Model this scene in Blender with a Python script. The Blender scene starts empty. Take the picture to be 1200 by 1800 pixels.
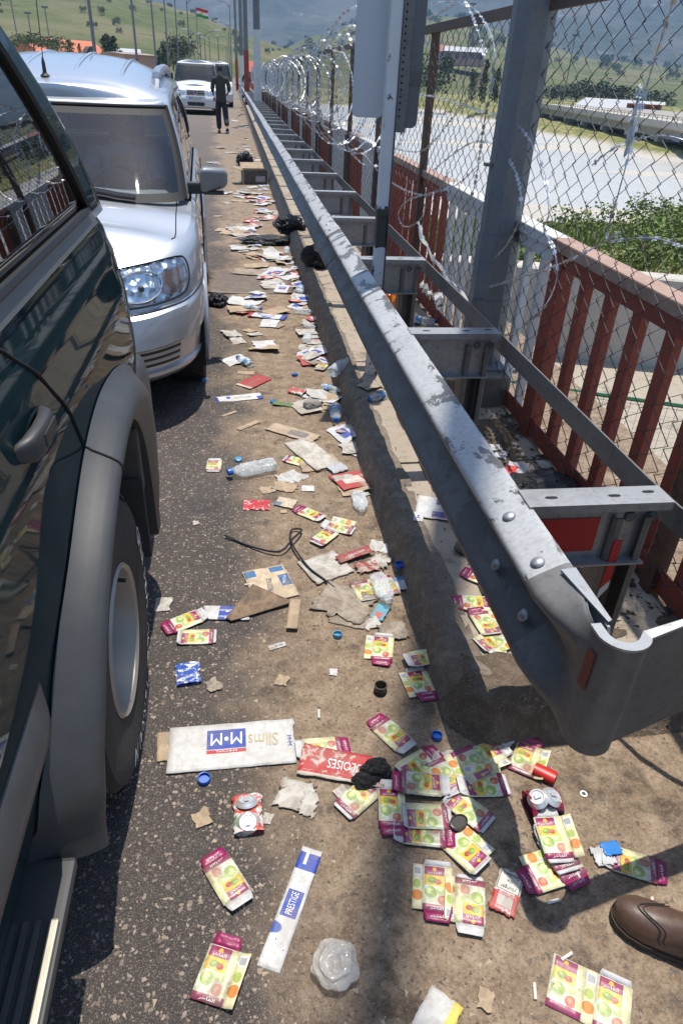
import bpy, bmesh, math, random
from mathutils import Vector, Matrix, noise
random.seed(7)
R = math.radians
scene = bpy.context.scene
col = scene.collection

# ------------------------------------------------------------------ camera
CAM_H = 1.62
CAM_ROWS = None
def _norm(v):
    l = math.sqrt(sum(a*a for a in v)); return [a/l for a in v]
def _cross(a, b): return [a[1]*b[2]-a[2]*b[1], a[2]*b[0]-a[0]*b[2], a[0]*b[1]-a[1]*b[0]]
_f = 1200.0
_vx, _vy = 408-600, 125-900            # where the road direction vanishes
_nx = -100.0
_ny = (-_f*_f - _vx*_nx)/_vy
_yw = _norm([_vx, _vy, _f]); _dn = _norm([_nx, _ny, _f]); _zw = [-a for a in _dn]; _xw = _cross(_yw, _zw)
ROWS = (_xw, _yw, _zw)                  # world axes expressed in camera axes
cam_data = bpy.data.cameras.new('camera'); cam = bpy.data.objects.new('camera', cam_data); col.objects.link(cam)
cam_data.sensor_fit = 'HORIZONTAL'; cam_data.sensor_width = 24.0; cam_data.lens = 24.0
cam_data.clip_start = 0.05; cam_data.clip_end = 20000
cx = Vector([r[0] for r in ROWS]); cy = -Vector([r[1] for r in ROWS]); cz = -Vector([r[2] for r in ROWS])
mw = Matrix((cx, cy, cz)).transposed().to_4x4(); mw.translation = Vector((0, 0, CAM_H))
cam.matrix_world = mw
scene.camera = cam
def ray(px, py):
    v = (px-600, py-900, _f)
    return Vector([sum(r[k]*v[k] for k in range(3)) for r in ROWS])
def G(px, py, z=0.0):                   # point on the level z seen at a pixel
    d = ray(px, py); t = (z-CAM_H)/d.z
    return Vector((d.x*t, d.y*t, z))
def AX(px, py, X):
    d = ray(px, py); t = X/d.x
    return Vector((X, d.y*t, CAM_H+d.z*t))
def AY(px, py, Y):
    d = ray(px, py); t = Y/d.y
    return Vector((d.x*t, Y, CAM_H+d.z*t))

# ------------------------------------------------------------------ light
SUN = Vector((0.069, 0.185, 1.0)).normalized()
world = bpy.data.worlds.new('World'); scene.world = world; world.use_nodes = True
wn = world.node_tree; bg = wn.nodes['Background']
sky = wn.nodes.new('ShaderNodeTexSky'); sky.sky_type = 'NISHITA'; sky.sun_disc = False
sky.sun_elevation = math.asin(SUN.z); sky.sun_rotation = math.atan2(SUN.x, SUN.y)
sky.altitude = 400; sky.air_density = 1.0; sky.dust_density = 1.2
wn.links.new(sky.outputs[0], bg.inputs[0]); bg.inputs[1].default_value = 0.15
sd = bpy.data.lights.new('sun', 'SUN'); sd.energy = 4.6; sd.angle = R(0.53); sd.color = (1.0, 0.94, 0.84)
sun = bpy.data.objects.new('sun', sd); col.objects.link(sun)
sun.rotation_euler = SUN.to_track_quat('Z', 'Y').to_euler(); sun.location = (3, 8, 30)
scene.view_settings.view_transform = 'Standard'; scene.view_settings.look = 'None'
scene.view_settings.exposure = 0.55; scene.view_settings.gamma = 1.0
scene.view_settings.use_curve_mapping = False
scene.cycles.max_bounces = 6; scene.cycles.transparent_max_bounces = 24
scene.cycles.volume_bounces = 0
scene.cycles.sample_clamp_indirect = 6.0

# ------------------------------------------------------------------ helpers
def tag(o, label=None, cat=None, group=None, kind=None):
    if label: o['label'] = label
    if cat: o['category'] = cat
    if group: o['group'] = group
    if kind: o['kind'] = kind
    return o
def empty(name, loc=(0, 0, 0), rz=0.0):
    o = bpy.data.objects.new(name, None); col.objects.link(o)
    o.location = loc; o.rotation_euler = (0, 0, rz); o.empty_display_size = 0.1
    return o
def link(name, me, parent=None, loc=(0, 0, 0), rot=(0, 0, 0)):
    o = bpy.data.objects.new(name, me); col.objects.link(o)
    o.location = loc; o.rotation_euler = rot
    if parent is not None: o.parent = parent
    return o
def mesh(name, V, F, mat, smooth=False, uv=None):
    me = bpy.data.meshes.new(name); me.from_pydata([tuple(v) for v in V], [], F); me.update()
    if mat is not None:
        for m in (mat if isinstance(mat, (list, tuple)) else [mat]): me.materials.append(m)
    if smooth: me.polygons.foreach_set('use_smooth', [True]*len(me.polygons))
    if uv is not None:
        ul = me.uv_layers.new(name='UVMap')
        for lp in me.loops: ul.data[lp.index].uv = uv[lp.vertex_index]
    return me
def obj(name, V, F, mat, parent=None, smooth=False, uv=None, loc=(0, 0, 0), rot=(0, 0, 0)):
    return link(name, mesh(name, V, F, mat, smooth, uv), parent, loc, rot)
class MB:
    """collects shapes that make ONE part"""
    def __init__(s): s.V = []; s.F = []
    def add(s, V, F):
        n = len(s.V); s.V += [tuple(v) for v in V]; s.F += [tuple(i+n for i in f) for f in F]; return s
    def box(s, a, b):
        x0, y0, z0 = a; x1, y1, z1 = b
        return s.add([(x0,y0,z0),(x1,y0,z0),(x1,y1,z0),(x0,y1,z0),(x0,y0,z1),(x1,y0,z1),(x1,y1,z1),(x0,y1,z1)],
            [(0,3,2,1),(4,5,6,7),(0,1,5,4),(1,2,6,5),(2,3,7,6),(3,0,4,7)])
    def bbox(s, a, b, r):
        """box with chamfered edges"""
        bm = bmesh.new(); bmesh.ops.create_cube(bm, size=1)
        c = [(p+q)/2 for p, q in zip(a, b)]; d = [abs(q-p) for p, q in zip(a, b)]
        for v in bm.verts: v.co = Vector([c[k]+v.co[k]*d[k] for k in range(3)])
        bmesh.ops.bevel(bm, geom=bm.edges[:], offset=r, segments=2, affect='EDGES', profile=0.6)
        return s.bm(bm)
    def bm(s, bm):
        bm.verts.index_update()
        s.add([v.co[:] for v in bm.verts], [[v.index for v in f.verts] for f in bm.faces]); bm.free(); return s
    def tube(s, P, r, n=6, caps=True, closed=False):
        P = [Vector(p) for p in P]; m = len(P); rr = r if isinstance(r, (list, tuple)) else [r]*m
        V = []; up = Vector((0, 0, 1)); last = None
        for i, p in enumerate(P):
            t = (P[min(i+1, m-1)]-P[max(i-1, 0)])
            if closed: t = P[(i+1) % m]-P[i-1]
            if t.length < 1e-9: t = Vector((0, 0, 1))
            t.normalize()
            if last is None:
                a = t.cross(up if abs(t.z) < 0.95 else Vector((1, 0, 0))).normalized()
            else:
                a = (last - t*last.dot(t))
                a = a.normalized() if a.length > 1e-6 else t.orthogonal().normalized()
            last = a; b = t.cross(a)
            for k in range(n):
                th = 2*math.pi*k/n
                V.append(p+(a*math.cos(th)+b*math.sin(th))*rr[i])
        F = []
        for i in range(m if closed else m-1):
            j = (i+1) % m
            for k in range(n): F.append((i*n+k, i*n+(k+1) % n, j*n+(k+1) % n, j*n+k))
        if caps and not closed: F += [tuple(range(n-1, -1, -1)), tuple((m-1)*n+k for k in range(n))]
        return s.add(V, F)
    def lathe(s, prof, n=20, axis=None, origin=(0, 0, 0)):
        """prof = [(r, h)]; axis maps (x, y, h) by a 3x3 or None for z-up"""
        V = []
        for r, h in prof:
            for k in range(n):
                th = 2*math.pi*k/n; v = Vector((r*math.cos(th), r*math.sin(th), h))
                if axis is not None: v = axis @ v
                V.append(v+Vector(origin))
        F = []
        for i in range(len(prof)-1):
            for k in range(n): F.append((i*n+k, i*n+(k+1) % n, (i+1)*n+(k+1) % n, (i+1)*n+k))
        return s.add(V, F)
    def grid(s, fn, nu, nv, flip=False):
        V = [fn(i/nu, j/nv) for j in range(nv+1) for i in range(nu+1)]
        F = []
        for j in range(nv):
            for i in range(nu):
                a = j*(nu+1)+i; q = (a, a+1, a+nu+2, a+nu+1); F.append(q[::-1] if flip else q)
        return s.add(V, F)
    def prism(s, poly, d0, d1, fn):
        """poly in 2d extruded between d0 and d1; fn(u, v, d) -> point"""
        n = len(poly); V = [fn(u, v, d0) for u, v in poly]+[fn(u, v, d1) for u, v in poly]
        F = [tuple(range(n-1, -1, -1)), tuple(range(n, 2*n))]
        for k in range(n): F.append((k, (k+1) % n, n+(k+1) % n, n+k))
        return s.add(V, F)
    def build(s, name, mat, parent=None, smooth=False, loc=(0, 0, 0), rot=(0, 0, 0), fix=True):
        me = mesh(name, s.V, s.F, mat, smooth)
        if fix:
            bm = bmesh.new(); bm.from_mesh(me); bmesh.ops.recalc_face_normals(bm, faces=bm.faces[:]); bm.to_mesh(me); bm.free()
        if smooth:
            try: me.set_sharp_from_angle(angle=R(38))
            except Exception: pass
        return link(name, me, parent, loc, rot)
def copy_tree(o, parent=None):
    c = o.copy(); col.objects.link(c); c.parent = parent
    for ch in o.children: copy_tree(ch, c)
    return c
def nz(x, y, z=0.0, s=1.0): return noise.noise(Vector((x*s, y*s, z*s)))

# ------------------------------------------------------------------ material helpers
class NT:
    def __init__(s, name):
        s.m = bpy.data.materials.new(name); s.m.use_nodes = True; s.t = s.m.node_tree
        s.b = s.t.nodes['Principled BSDF']; s.out = s.t.nodes['Material Output']
        s._c = {}
    def n(s, ty, **kw):
        nd = s.t.nodes.new(ty)
        for k, v in kw.items(): setattr(nd, k, v)
        return nd
    def l(s, a, b): s.t.links.new(a, b)
    def set(s, sock, v):
        if hasattr(v, 'node'): s.l(v, sock)
        else: sock.default_value = v
    def coord(s, which='Object'):
        if which not in s._c: s._c[which] = s.n('ShaderNodeTexCoord').outputs[which]
        return s._c[which]
    def xyz(s, which='Object'):
        k = 'xyz'+which
        if k not in s._c:
            nd = s.n('ShaderNodeSeparateXYZ'); s.l(s.coord(which), nd.inputs[0]); s._c[k] = nd.outputs
        return s._c[k]
    def math(s, op, a, b=None, c=None, clamp=False):
        nd = s.n('ShaderNodeMath', operation=op, use_clamp=clamp)
        for i, v in enumerate((a, b, c)):
            if v is not None: s.set(nd.inputs[i], v)
        return nd.outputs[0]
    def noise(s, scale, detail=4, rough=0.55, which='Object', dim='3D', dist=0.0, vec=None):
        nd = s.n('ShaderNodeTexNoise', noise_dimensions=dim)
        nd.inputs['Scale'].default_value = scale; nd.inputs['Detail'].default_value = detail
        nd.inputs['Roughness'].default_value = rough; nd.inputs['Distortion'].default_value = dist
        s.l(vec if vec is not None else s.coord(which), nd.inputs['Vector'])
        return nd.outputs['Fac']
    def voro(s, scale, feature='F1', out='Distance', which='Object', rand=1.0, vec=None):
        nd = s.n('ShaderNodeTexVoronoi', feature=feature)
        nd.inputs['Scale'].default_value = scale
        nd.inputs['Randomness'].default_value = rand
        s.l(vec if vec is not None else s.coord(which), nd.inputs['Vector'])
        return nd.outputs[out]
    def ramp(s, fac, stops, interp='LINEAR'):
        nd = s.n('ShaderNodeValToRGB'); cr = nd.color_ramp; cr.interpolation = interp
        while len(cr.elements) < len(stops): cr.elements.new(0.5)
        for e, (p, c) in zip(cr.elements, stops):
            e.position = p; e.color = (c, c, c, 1) if isinstance(c, (int, float)) else (*c[:3], 1)
        s.l(fac, nd.inputs[0]); return nd.outputs[0]
    def step(s, v, a, b):
        nd = s.n('ShaderNodeMapRange', clamp=True)
        s.set(nd.inputs[0], v); nd.inputs[1].default_value = a; nd.inputs[2].default_value = b
        nd.inputs[3].default_value = 0; nd.inputs[4].default_value = 1; return nd.outputs[0]
    def mix(s, f, a, b, blend='MIX'):
        nd = s.n('ShaderNodeMix', data_type='RGBA', blend_type=blend)
        s.set(nd.inputs[0], f)
        for i, v in ((6, a), (7, b)):
            if isinstance(v, (tuple, list)): v = (*v[:3], 1)
            s.set(nd.inputs[i], v)
        return nd.outputs[2]
    def bump(s, h, strength=0.3, dist=0.01, prev=None):
        nd = s.n('ShaderNodeBump'); nd.inputs['Strength'].default_value = strength; nd.inputs['Distance'].default_value = dist
        s.l(h, nd.inputs['Height'])
        if prev is not None: s.l(prev, nd.inputs['Normal'])
        return nd.outputs[0]
    def fin(s, color=None, rough=None, metal=None, normal=None, **kw):
        b = s.b.inputs
        if color is not None: s.set(b['Base Color'], (*color[:3], 1) if isinstance(color, (tuple, list)) else color)
        if rough is not None: s.set(b['Roughness'], rough)
        if metal is not None: s.set(b['Metallic'], metal)
        if normal is not None: s.l(normal, b['Normal'])
        for k, v in kw.items(): s.set(b[k.replace('_', ' ')], v)
        return s.m
    # flat print: masks on the UV map
    def rect(s, u0, v0, u1, v1):
        u, v = s.xyz('UV')[0], s.xyz('UV')[1]
        a = s.math('MULTIPLY', s.math('GREATER_THAN', u, u0), s.math('LESS_THAN', u, u1))
        b = s.math('MULTIPLY', s.math('GREATER_THAN', v, v0), s.math('LESS_THAN', v, v1))
        return s.math('MULTIPLY', a, b)
    def ell(s, cu, cv, ru, rv, soft=0.12):
        u, v = s.xyz('UV')[0], s.xyz('UV')[1]
        a = s.math('MULTIPLY', s.math('SUBTRACT', u, cu), 1/ru); b = s.math('MULTIPLY', s.math('SUBTRACT', v, cv), 1/rv)
        d = s.math('ADD', s.math('MULTIPLY', a, a), s.math('MULTIPLY', b, b))
        return s.step(d, 1.0, 1.0-soft)
def plain(name, color, rough=0.6, metal=0.0, var=0.12, scale=8.0, bump=0.0, **kw):
    t = NT(name); nf = t.noise(scale, 5, 0.6)
    c = t.mix(nf, tuple(a*(1-var) for a in color), tuple(min(1, a*(1+var)) for a in color))
    nrm = t.bump(t.noise(scale*6, 4), bump, 0.01) if bump else None
    return t.fin(c, rough, metal, nrm, **kw)
# ================================================================== THE SETTING
# ---- road: asphalt with pale aggregate, dirt washed over its right side
def road_material():
    t = NT('road_surface'); o = t.coord('Object'); x, y, z = t.xyz('Object')
    vn = t.n('ShaderNodeTexVoronoi'); vn.inputs['Scale'].default_value = 92; wv = t.n('ShaderNodeVectorMath', operation='ADD'); wn_ = t.n('ShaderNodeTexNoise'); wn_.inputs['Scale'].default_value = 55; wn_.inputs['Detail'].default_value = 1; t.l(o, wn_.inputs['Vector']); sc_ = t.n('ShaderNodeVectorMath', operation='SCALE'); sc_.inputs['Scale'].default_value = 0.016; t.l(wn_.outputs['Color'], sc_.inputs[0]); t.l(o, wv.inputs[0]); t.l(sc_.outputs[0], wv.inputs[1]); t.l(wv.outputs[0], vn.inputs['Vector']); stone_d, stone_c = vn.outputs['Distance'], vn.outputs['Color']; dn0 = t.noise(1.3, 3, 0.6)
    sr = t.n('ShaderNodeSeparateColor'); t.l(stone_c, sr.inputs[0])
    warp = t.noise(160, 2)
    d2 = t.math('ADD', stone_d, t.math('MULTIPLY', t.math('SUBTRACT', warp, 0.5), 0.55))
    size = t.math('MULTIPLY', t.math('POWER', sr.outputs[0], 1.7), 0.52)
    stones = t.step(t.math('SUBTRACT', size, d2), -0.03, 0.03)
    fine_d = t.math('ADD', t.voro(230), t.math('MULTIPLY', t.math('SUBTRACT', warp, 0.5), 0.4))
    fine = t.math('MULTIPLY', t.step(fine_d, 0.34, 0.26), 0.7)
    big = dn0
    binder = t.mix(big, (0.026, 0.0225, 0.0215), (0.072, 0.063, 0.058))
    binder = t.mix(t.math('MULTIPLY', t.step(t.noise(330, 2, 0.7), 0.45, 0.75), 0.75), binder, (0.13, 0.11, 0.095))
    scol = t.mix(sr.outputs[1], (0.34, 0.27, 0.21), (0.15, 0.12, 0.10))
    asph = t.mix(fine, binder, (0.23, 0.185, 0.15))
    asph = t.mix(stones, asph, scol)
    # wet looking dark oil spots
    oil = t.step(t.noise(2.6, 3, 0.65), 0.60, 0.70)
    asph = t.mix(t.math('MULTIPLY', oil, 0.55), asph, (0.018, 0.017, 0.017))
    # dirt
    d1 = t.noise(14, 5, 0.7); dn = t.noise(3.1, 4, 0.6)
    dirt = t.mix(dn, (0.150, 0.101, 0.064), (0.285, 0.207, 0.138))
    dirt = t.mix(t.step(d1, 0.42, 0.66), dirt, (0.34, 0.258, 0.18))
    dirt = t.mix(t.math('MULTIPLY', t.step(t.noise(5.2, 3, 0.7), 0.55, 0.66), 0.7), dirt, (0.052, 0.038, 0.028))
    chips = t.step(t.math('ADD', t.voro(150), t.math('MULTIPLY', t.math('SUBTRACT', warp, 0.5), 0.5)), 0.20, 0.12)
    dirt = t.mix(t.math('MULTIPLY', chips, 0.6), dirt, (0.34, 0.28, 0.21))
    fg = t.noise(95, 4, 0.8)
    dirt = t.mix(t.step(fg, 0.38, 0.52), t.mix(0.38, dirt, (0.030, 0.022, 0.016)), dirt); dirt = t.mix(t.math('MULTIPLY', t.step(fg, 0.54, 0.68), 0.5), dirt, (0.33, 0.265, 0.20))
    # the verge: how far the dirt reaches (a shape of its own, wider near the camera)
    e = t.noise(1.15, 3, 0.62); e2 = t.noise(6.5, 4, 0.65)
    edge = t.math('ADD', t.math('MULTIPLY', t.math('SUBTRACT', e, 0.5), 0.9), t.math('MULTIPLY', t.math('SUBTRACT', e2, 0.5), 0.30))
    lim = t.math('SUBTRACT', 0.04, t.math('MULTIPLY', t.step(y, 1.2, 6.0), 0.20))
    lim = t.math('SUBTRACT', lim, t.math('MULTIPLY', t.step(y, 6.0, 40.0), 0.9))
    m = t.step(t.math('ADD', t.math('SUBTRACT', x, lim), edge), -0.10, 0.16)
    left = t.math('MULTIPLY', t.step(t.noise(0.9, 4, 0.7), 0.56, 0.75), 0.5)     # thin dust out on the lane
    m2 = t.math('MAXIMUM', m, left)
    m2 = t.math('MULTIPLY', m2, t.math('SUBTRACT', 1.0, t.math('MULTIPLY', stones, t.math('MULTIPLY', 0.55, t.step(x, 0.35, 0.0)))))
    colr = t.mix(m2, asph, dirt)
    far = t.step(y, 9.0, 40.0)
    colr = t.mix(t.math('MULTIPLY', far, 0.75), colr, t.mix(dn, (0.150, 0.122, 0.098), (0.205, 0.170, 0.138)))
    nb = t.bump(t.noise(17, 3, 0.6), 0.55, 0.02); nb = t.bump(t.noise(85, 3, 0.78), 1.0, 0.008, nb)
    ro = t.math('SUBTRACT', 0.86, t.math('MULTIPLY', oil, 0.30))
    t.b.inputs['Specular IOR Level'].default_value = 0.35
    return t.fin(colr, ro, 0.0, nb)
ROAD = road_material()
def dirt_material(name, a, b, c, sc=1.0, grit=0.6):
    t = NT(name); n1 = t.noise(5*sc, 7, 0.66); n2 = t.noise(26*sc, 6, 0.7)
    k = t.mix(n1, a, b); k = t.mix(t.step(n2, 0.45, 0.72), k, c)
    chips = t.step(t.math('ADD', t.voro(95*sc), t.math('MULTIPLY', t.noise(150, 2), 0.3)), 0.36, 0.26)
    k = t.mix(t.math('MULTIPLY', chips, grit), k, tuple(min(1, v*1.8) for v in c))
    nb = t.bump(n2, 1.0, 0.03); nb = t.bump(t.noise(140, 5, 0.7), 0.6, 0.004, nb)
    return t.fin(k, 0.93, 0, nb, Specular_IOR_Level=0.2)
DIRT = dirt_material('dry_dirt', (0.105, 0.078, 0.056), (0.195, 0.150, 0.110), (0.26, 0.208, 0.155))
KERBM = dirt_material('dirty_kerb_concrete', (0.15, 0.118, 0.090), (0.25, 0.205, 0.160), (0.32, 0.27, 0.215), 0.8, 0.25)
def concrete(name, a, b, stain=(0.10, 0.085, 0.07), sc=1.0):
    t = NT(name); n1 = t.noise(1.6*sc, 6, 0.6); n2 = t.noise(18*sc, 6, 0.65)
    k = t.mix(n1, a, b); k = t.mix(t.math('MULTIPLY', t.step(n2, 0.52, 0.72), 0.45), k, stain)
    k = t.mix(t.math('MULTIPLY', t.step(t.noise(3.4*sc, 8, 0.75), 0.56, 0.66), 0.6), k, stain)
    nb = t.bump(t.noise(60*sc, 6, 0.7), 0.4, 0.004)
    return t.fin(k, 0.9, 0, nb, Specular_IOR_Level=0.25)
SIDEM = concrete('sandy_pavement', (0.27, 0.222, 0.170), (0.40, 0.340, 0.270), (0.115, 0.088, 0.066))
WALLM = concrete('pale_concrete', (0.40, 0.365, 0.315), (0.52, 0.480, 0.420), (0.30, 0.265, 0.225), 0.7)

# road sheet: flat, very slightly uneven near the camera
def road_z(x, y):
    if y > 9 or x < -0.6: return 0.0
    k = min(1, (x+0.6)/0.5)*min(1, (9-y)/2)
    return k*(0.010*nz(x, y, 0, 2.2)+0.006*nz(x, y, 5, 7.0))
mb = MB()
xs = [-10, -6, -3, -1.5, -0.6]+[-0.6+0.06*i for i in range(1, 47)]
ys = [-6, -2, 0]+[0.06*i for i in range(1, 90)]+[5.4+0.2*i for i in range(1, 18)]+[9.2, 14, 30, 60, 120, 240]
V = [(x, y, road_z(x, y)) for y in ys for x in xs]; nx_ = len(xs)
F = [(j*nx_+i, j*nx_+i+1, (j+1)*nx_+i+1, (j+1)*nx_+i) for j in range(len(ys)-1) for i in range(nx_-1)]
mb.add(V, F); tag(mb.build('road', ROAD, smooth=True), kind='structure')

# kerb: lumpy, caked in dirt, ends in a rounded corner near the camera
KY0 = 1.30
def kerb_profile(u, y):
    # (x, z) across the kerb, u 0..1 from the road to the pavement joint
    b = 0.585-0.0016*(y-3.0)
    pts = [(-0.035, -0.02), (-0.010, 0.018), (0.006, 0.065), (0.022, 0.104), (0.050, 0.124), (0.085, 0.131), (0.118, 0.128)]
    k = u*(len(pts)-1); i = min(int(k), len(pts)-2); f = k-i
    x = pts[i][0]*(1-f)+pts[i+1][0]*f; z = pts[i][1]*(1-f)+pts[i+1][1]*f
    return b+x, z
mb = MB()
yk = [KY0+0.05*i for i in range(110)]; yk += [yk[-1]+0.4*i for i in range(1, 40)]+[28, 40, 70, 130]
def kfn(u, v):
    y = yk[min(int(round(v*(len(yk)-1))), len(yk)-1)]
    x, z = kerb_profile(u, y)
    if y < 8: x += 0.018*nz(x, y, 3, 4.5)+0.010*nz(x, y, 7, 17); z += (0.014*nz(x, y, 1, 9)+0.006*nz(x, y, 2, 30))*min(1, u*2)
    if y < 8 and ((y-1.62) % 0.86) < 0.05: x += 0.014*(1-0.5*u); z -= 0.012*u
    r = (y-KY0)/0.16
    if r < 1: x += 0.12*(1-math.sqrt(max(0, 1-(1-r)**2)))*(1-u*0.6); z *= 0.55+0.45*min(1, r*2)
    return (x, y, z)
mb.grid(kfn, 12, len(yk)-1)
# the end of the kerb turns right under the rail
def kend(u, v):
    x = 0.70+v*0.75; zz = kerb_profile(u, 2)[1]; d = kerb_profile(u, 2)[0]-0.585
    return (x, KY0+d+0.012*nz(x, u, 4, 6), zz*0.9+0.010*nz(x, u*2, 9, 9)*u)
mb.grid(kend, 8, 16)
tag(mb.build('kerb', KERBM, smooth=True), kind='structure')

# pavement behind the kerb, in cast slabs with open joints
pv = tag(empty('pavement', (0.70, KY0, 0.1)), kind='structure')
jy = KY0+0.10; sl = 0
while jy < 60:
    L = 1.333 if jy < 22 else 6.0
    mb = MB(); n = 8 if jy < 10 else 1
    x0 = 0.690-0.0016*(jy-3)
    mb.grid(lambda u, v: (x0+u*0.72, jy+0.006+v*(L-0.012), 0.118+(0.010*nz(x0+u*0.72, jy+v*L, 2, 5) if n > 1 else 0)), n, 2*n)
    mb.grid(lambda u, v: (x0+u*0.72, jy+0.006+0*v, 0.118-0.08*v), n, 1)
    o = mb.build('slab', SIDEM, smooth=True, fix=True); o.parent = pv; o.matrix_parent_inverse = Matrix.Translation((-0.70, -KY0, -0.1))
    jy += L; sl += 1
mb = MB(); mb.box((0.62, 1.34, -0.3), (1.50, 240, 0.095)); mb.build('bedding', DIRT, pv).matrix_parent_inverse = Matrix.Translation((-0.70, -KY0, -0.1))
# loose soil heaped along the kerb foot and behind the rail
mb = MB()
def soil(u, v):
    x = 0.80+u*0.68; y = 1.42+v*2.5
    return (x, y, 0.112+0.035*max(0, nz(x, y, 3, 4.2)+0.25)+0.012*nz(x, y, 8, 20))
mb.grid(soil, 34, 100); tag(mb.build('soil', dirt_material('dark_soil', (0.070, 0.052, 0.038), (0.15, 0.115, 0.082), (0.21, 0.17, 0.125)), smooth=True), kind='structure')

# earth washed over the end of the kerb
mb = MB()
def ramp(u, v):
    x = 0.50+u*1.0; y = 1.10+v*0.36; e = 0.60-0.02*nz(x, y, 3, 6)
    fy = max(0, min(1, (y-1.20-0.03*nz(x, 2, 1, 5))/0.12)); fx = max(0, min(1, (x-0.555-0.03*nz(y, 3, 1, 7)-0.10*(1-fy))/0.10))
    fy = fy*fy*(3-2*fy); fx = fx*fx*(3-2*fx)
    return (x, y, -0.006+0.140*fx*fy+0.012*nz(x, y, 6, 14)*fx*fy+0.006*nz(x, y, 9, 40))
mb.grid(ramp, 60, 26); tag(mb.build('earth_ramp', DIRT, smooth=True), kind='structure')
# lower yard right of the fence
PAVEL = concrete('sandy_yard', (0.30, 0.262, 0.205), (0.40, 0.350, 0.280))
mb = MB(); mb.grid(lambda u, v: (1.50+u*10, -4+v*10.2, -0.5+0.02*nz(u*10, v*10, 0, 1)), 24, 24)
tag(mb.build('yard', PAVEL, smooth=True), kind='structure')
mb = MB(); mb.box((1.46, -4, -0.52), (1.53, 6.2, 0.085)); tag(mb.build('retaining_edge', WALLM), kind='structure')
# brick pavers in the yard close to the fence
pav = tag(empty('paving', (1.6, 1.5, -0.5)), kind='structure')
BR = [plain('paver_tone_%d' % k, c, 0.9, var=0.2, scale=30, bump=0.3) for k, c in enumerate([(0.30, 0.21, 0.155), (0.36, 0.27, 0.20), (0.25, 0.185, 0.14)])]
bms = []
for k in range(3):
    mb = MB(); mb.bbox((0.003, 0.003, 0), (0.197, 0.097, 0.03), 0.006); bms.append(mesh('brick', mb.V, mb.F, BR[k]))
for a in range(11):
    for b in range(12):
        x = 1.56+a*0.2+(0.1 if b % 2 else 0); y = 1.25+b*0.1
        o = link('brick', random.choice(bms), pav, (x-1.6, y-1.5, 0.012+random.uniform(-.003, .004)), (0, 0, random.uniform(-.02, .02)))

# ---- terrain: river valley to the right of the bridge
def near_shore(x): return 40+0.40*x+5*nz(x, 1.5, 0, 0.06)
def valley_z(x, y):
    ns = near_shore(x); bed = -6.02+0.20*nz(x, y, 0, 0.05)+0.10*nz(x*0.35, y, 4, 0.22)+0.05*nz(x, y, 4, 0.7)
    bank = -0.35-5.4*max(0, min(1, (y-6.5)/max(6, ns-6.5)))**0.85+0.20*nz(x, y, 8, 0.25)
    if y < ns: z = max(bank, bed)
    else: z = bed
    xr = 58+0.02*y+6*nz(1, y, 3, 0.03)
    if x > xr: z = max(z, -5.9+min(1.05, (x-xr)*1.2)+0.35*nz(x, y, 2, 0.12))
    yf = 236+0.10*x+6*nz(x, 3, 9, 0.02)
    if y > yf: z = max(z, -5.9+min(3.4, (y-yf)*0.30)+0.35*nz(x, y, 6, 0.1))
    return z
def valley_material():
    t = NT('valley_ground'); x, y, z = t.xyz('Object')
    n1 = t.noise(0.10, 6, 0.6); n2 = t.noise(1.3, 7, 0.7)
    gravel = t.mix(n2, (0.34, 0.31, 0.265), (0.54, 0.50, 0.44))
    gravel = t.mix(t.math('MULTIPLY', t.step(t.voro(3.0), 0.35, 0.2), 0.5), gravel, (0.52, 0.49, 0.44))
    grass = t.mix(n2, (0.085, 0.105, 0.028), (0.20, 0.205, 0.07))
    grass = t.mix(t.step(t.noise(0.35, 5, 0.6), 0.45, 0.62), grass, (0.30, 0.255, 0.125))
    k = t.mix(t.step(t.math('ADD', z, t.math('MULTIPLY', t.math('SUBTRACT', n2, 0.5), 0.9)), -5.75, -5.2), gravel, grass)
    return t.fin(k, 0.95, 0, t.bump(n2, 0.8, 0.25), Specular_IOR_Level=0.15)
mb = MB(); xs = [1.55, 3, 5]+[5+2.2*i for i in range(1, 75)]; ys = [6.2, 7, 8]+[8+2.2*i for i in range(1, 150)]
V = [(x, y, valley_z(x, y)) for y in ys for x in xs]; nx_ = len(xs)
F = [(j*nx_+i, j*nx_+i+1, (j+1)*nx_+i+1, (j+1)*nx_+i) for j in range(len(ys)-1) for i in range(nx_-1)]
mb.add(V, F); tag(mb.build('river_valley', valley_material(), smooth=True), kind='structure')
def water_material():
    t = NT('silty_water'); n = t.noise(0.25, 4); w = t.noise(1.6, 5, 0.6)
    c = t.mix(n, (0.44, 0.43, 0.40), (0.55, 0.54, 0.50))
    return t.fin(c, 0.24, 0, t.bump(w, 0.55, 0.14), IOR=1.33)
mb = MB(); mb.add([(-60, 20, -5.98), (200, 20, -5.98), (200, 360, -5.98), (-60, 360, -5.98)], [(0, 1, 2, 3)])
tag(mb.build('river', water_material()), kind='structure')
def hill_material(name, g1, g2, dry, rock, sc):
    t = NT(name); n1 = t.noise(0.006*sc, 6, 0.6); n2 = t.noise(0.035*sc, 8, 0.68); n3 = t.noise(0.25*sc, 5, 0.7)
    k = t.mix(t.step(n2, 0.35, 0.65), g1, g2); k = t.mix(t.step(n1, 0.44, 0.62), k, dry)
    k = t.mix(t.math('MULTIPLY', t.step(t.noise(0.02*sc, 9, 0.75, dist=0.6), 0.585, 0.64), 0.85), k, rock)
    k = t.mix(t.math('MULTIPLY', t.step(n3, 0.55, 0.75), 0.35), k, rock)
    return t.fin(k, 0.97, 0, t.bump(n2, 0.7, 8/sc), Specular_IOR_Level=0.1)
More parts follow.
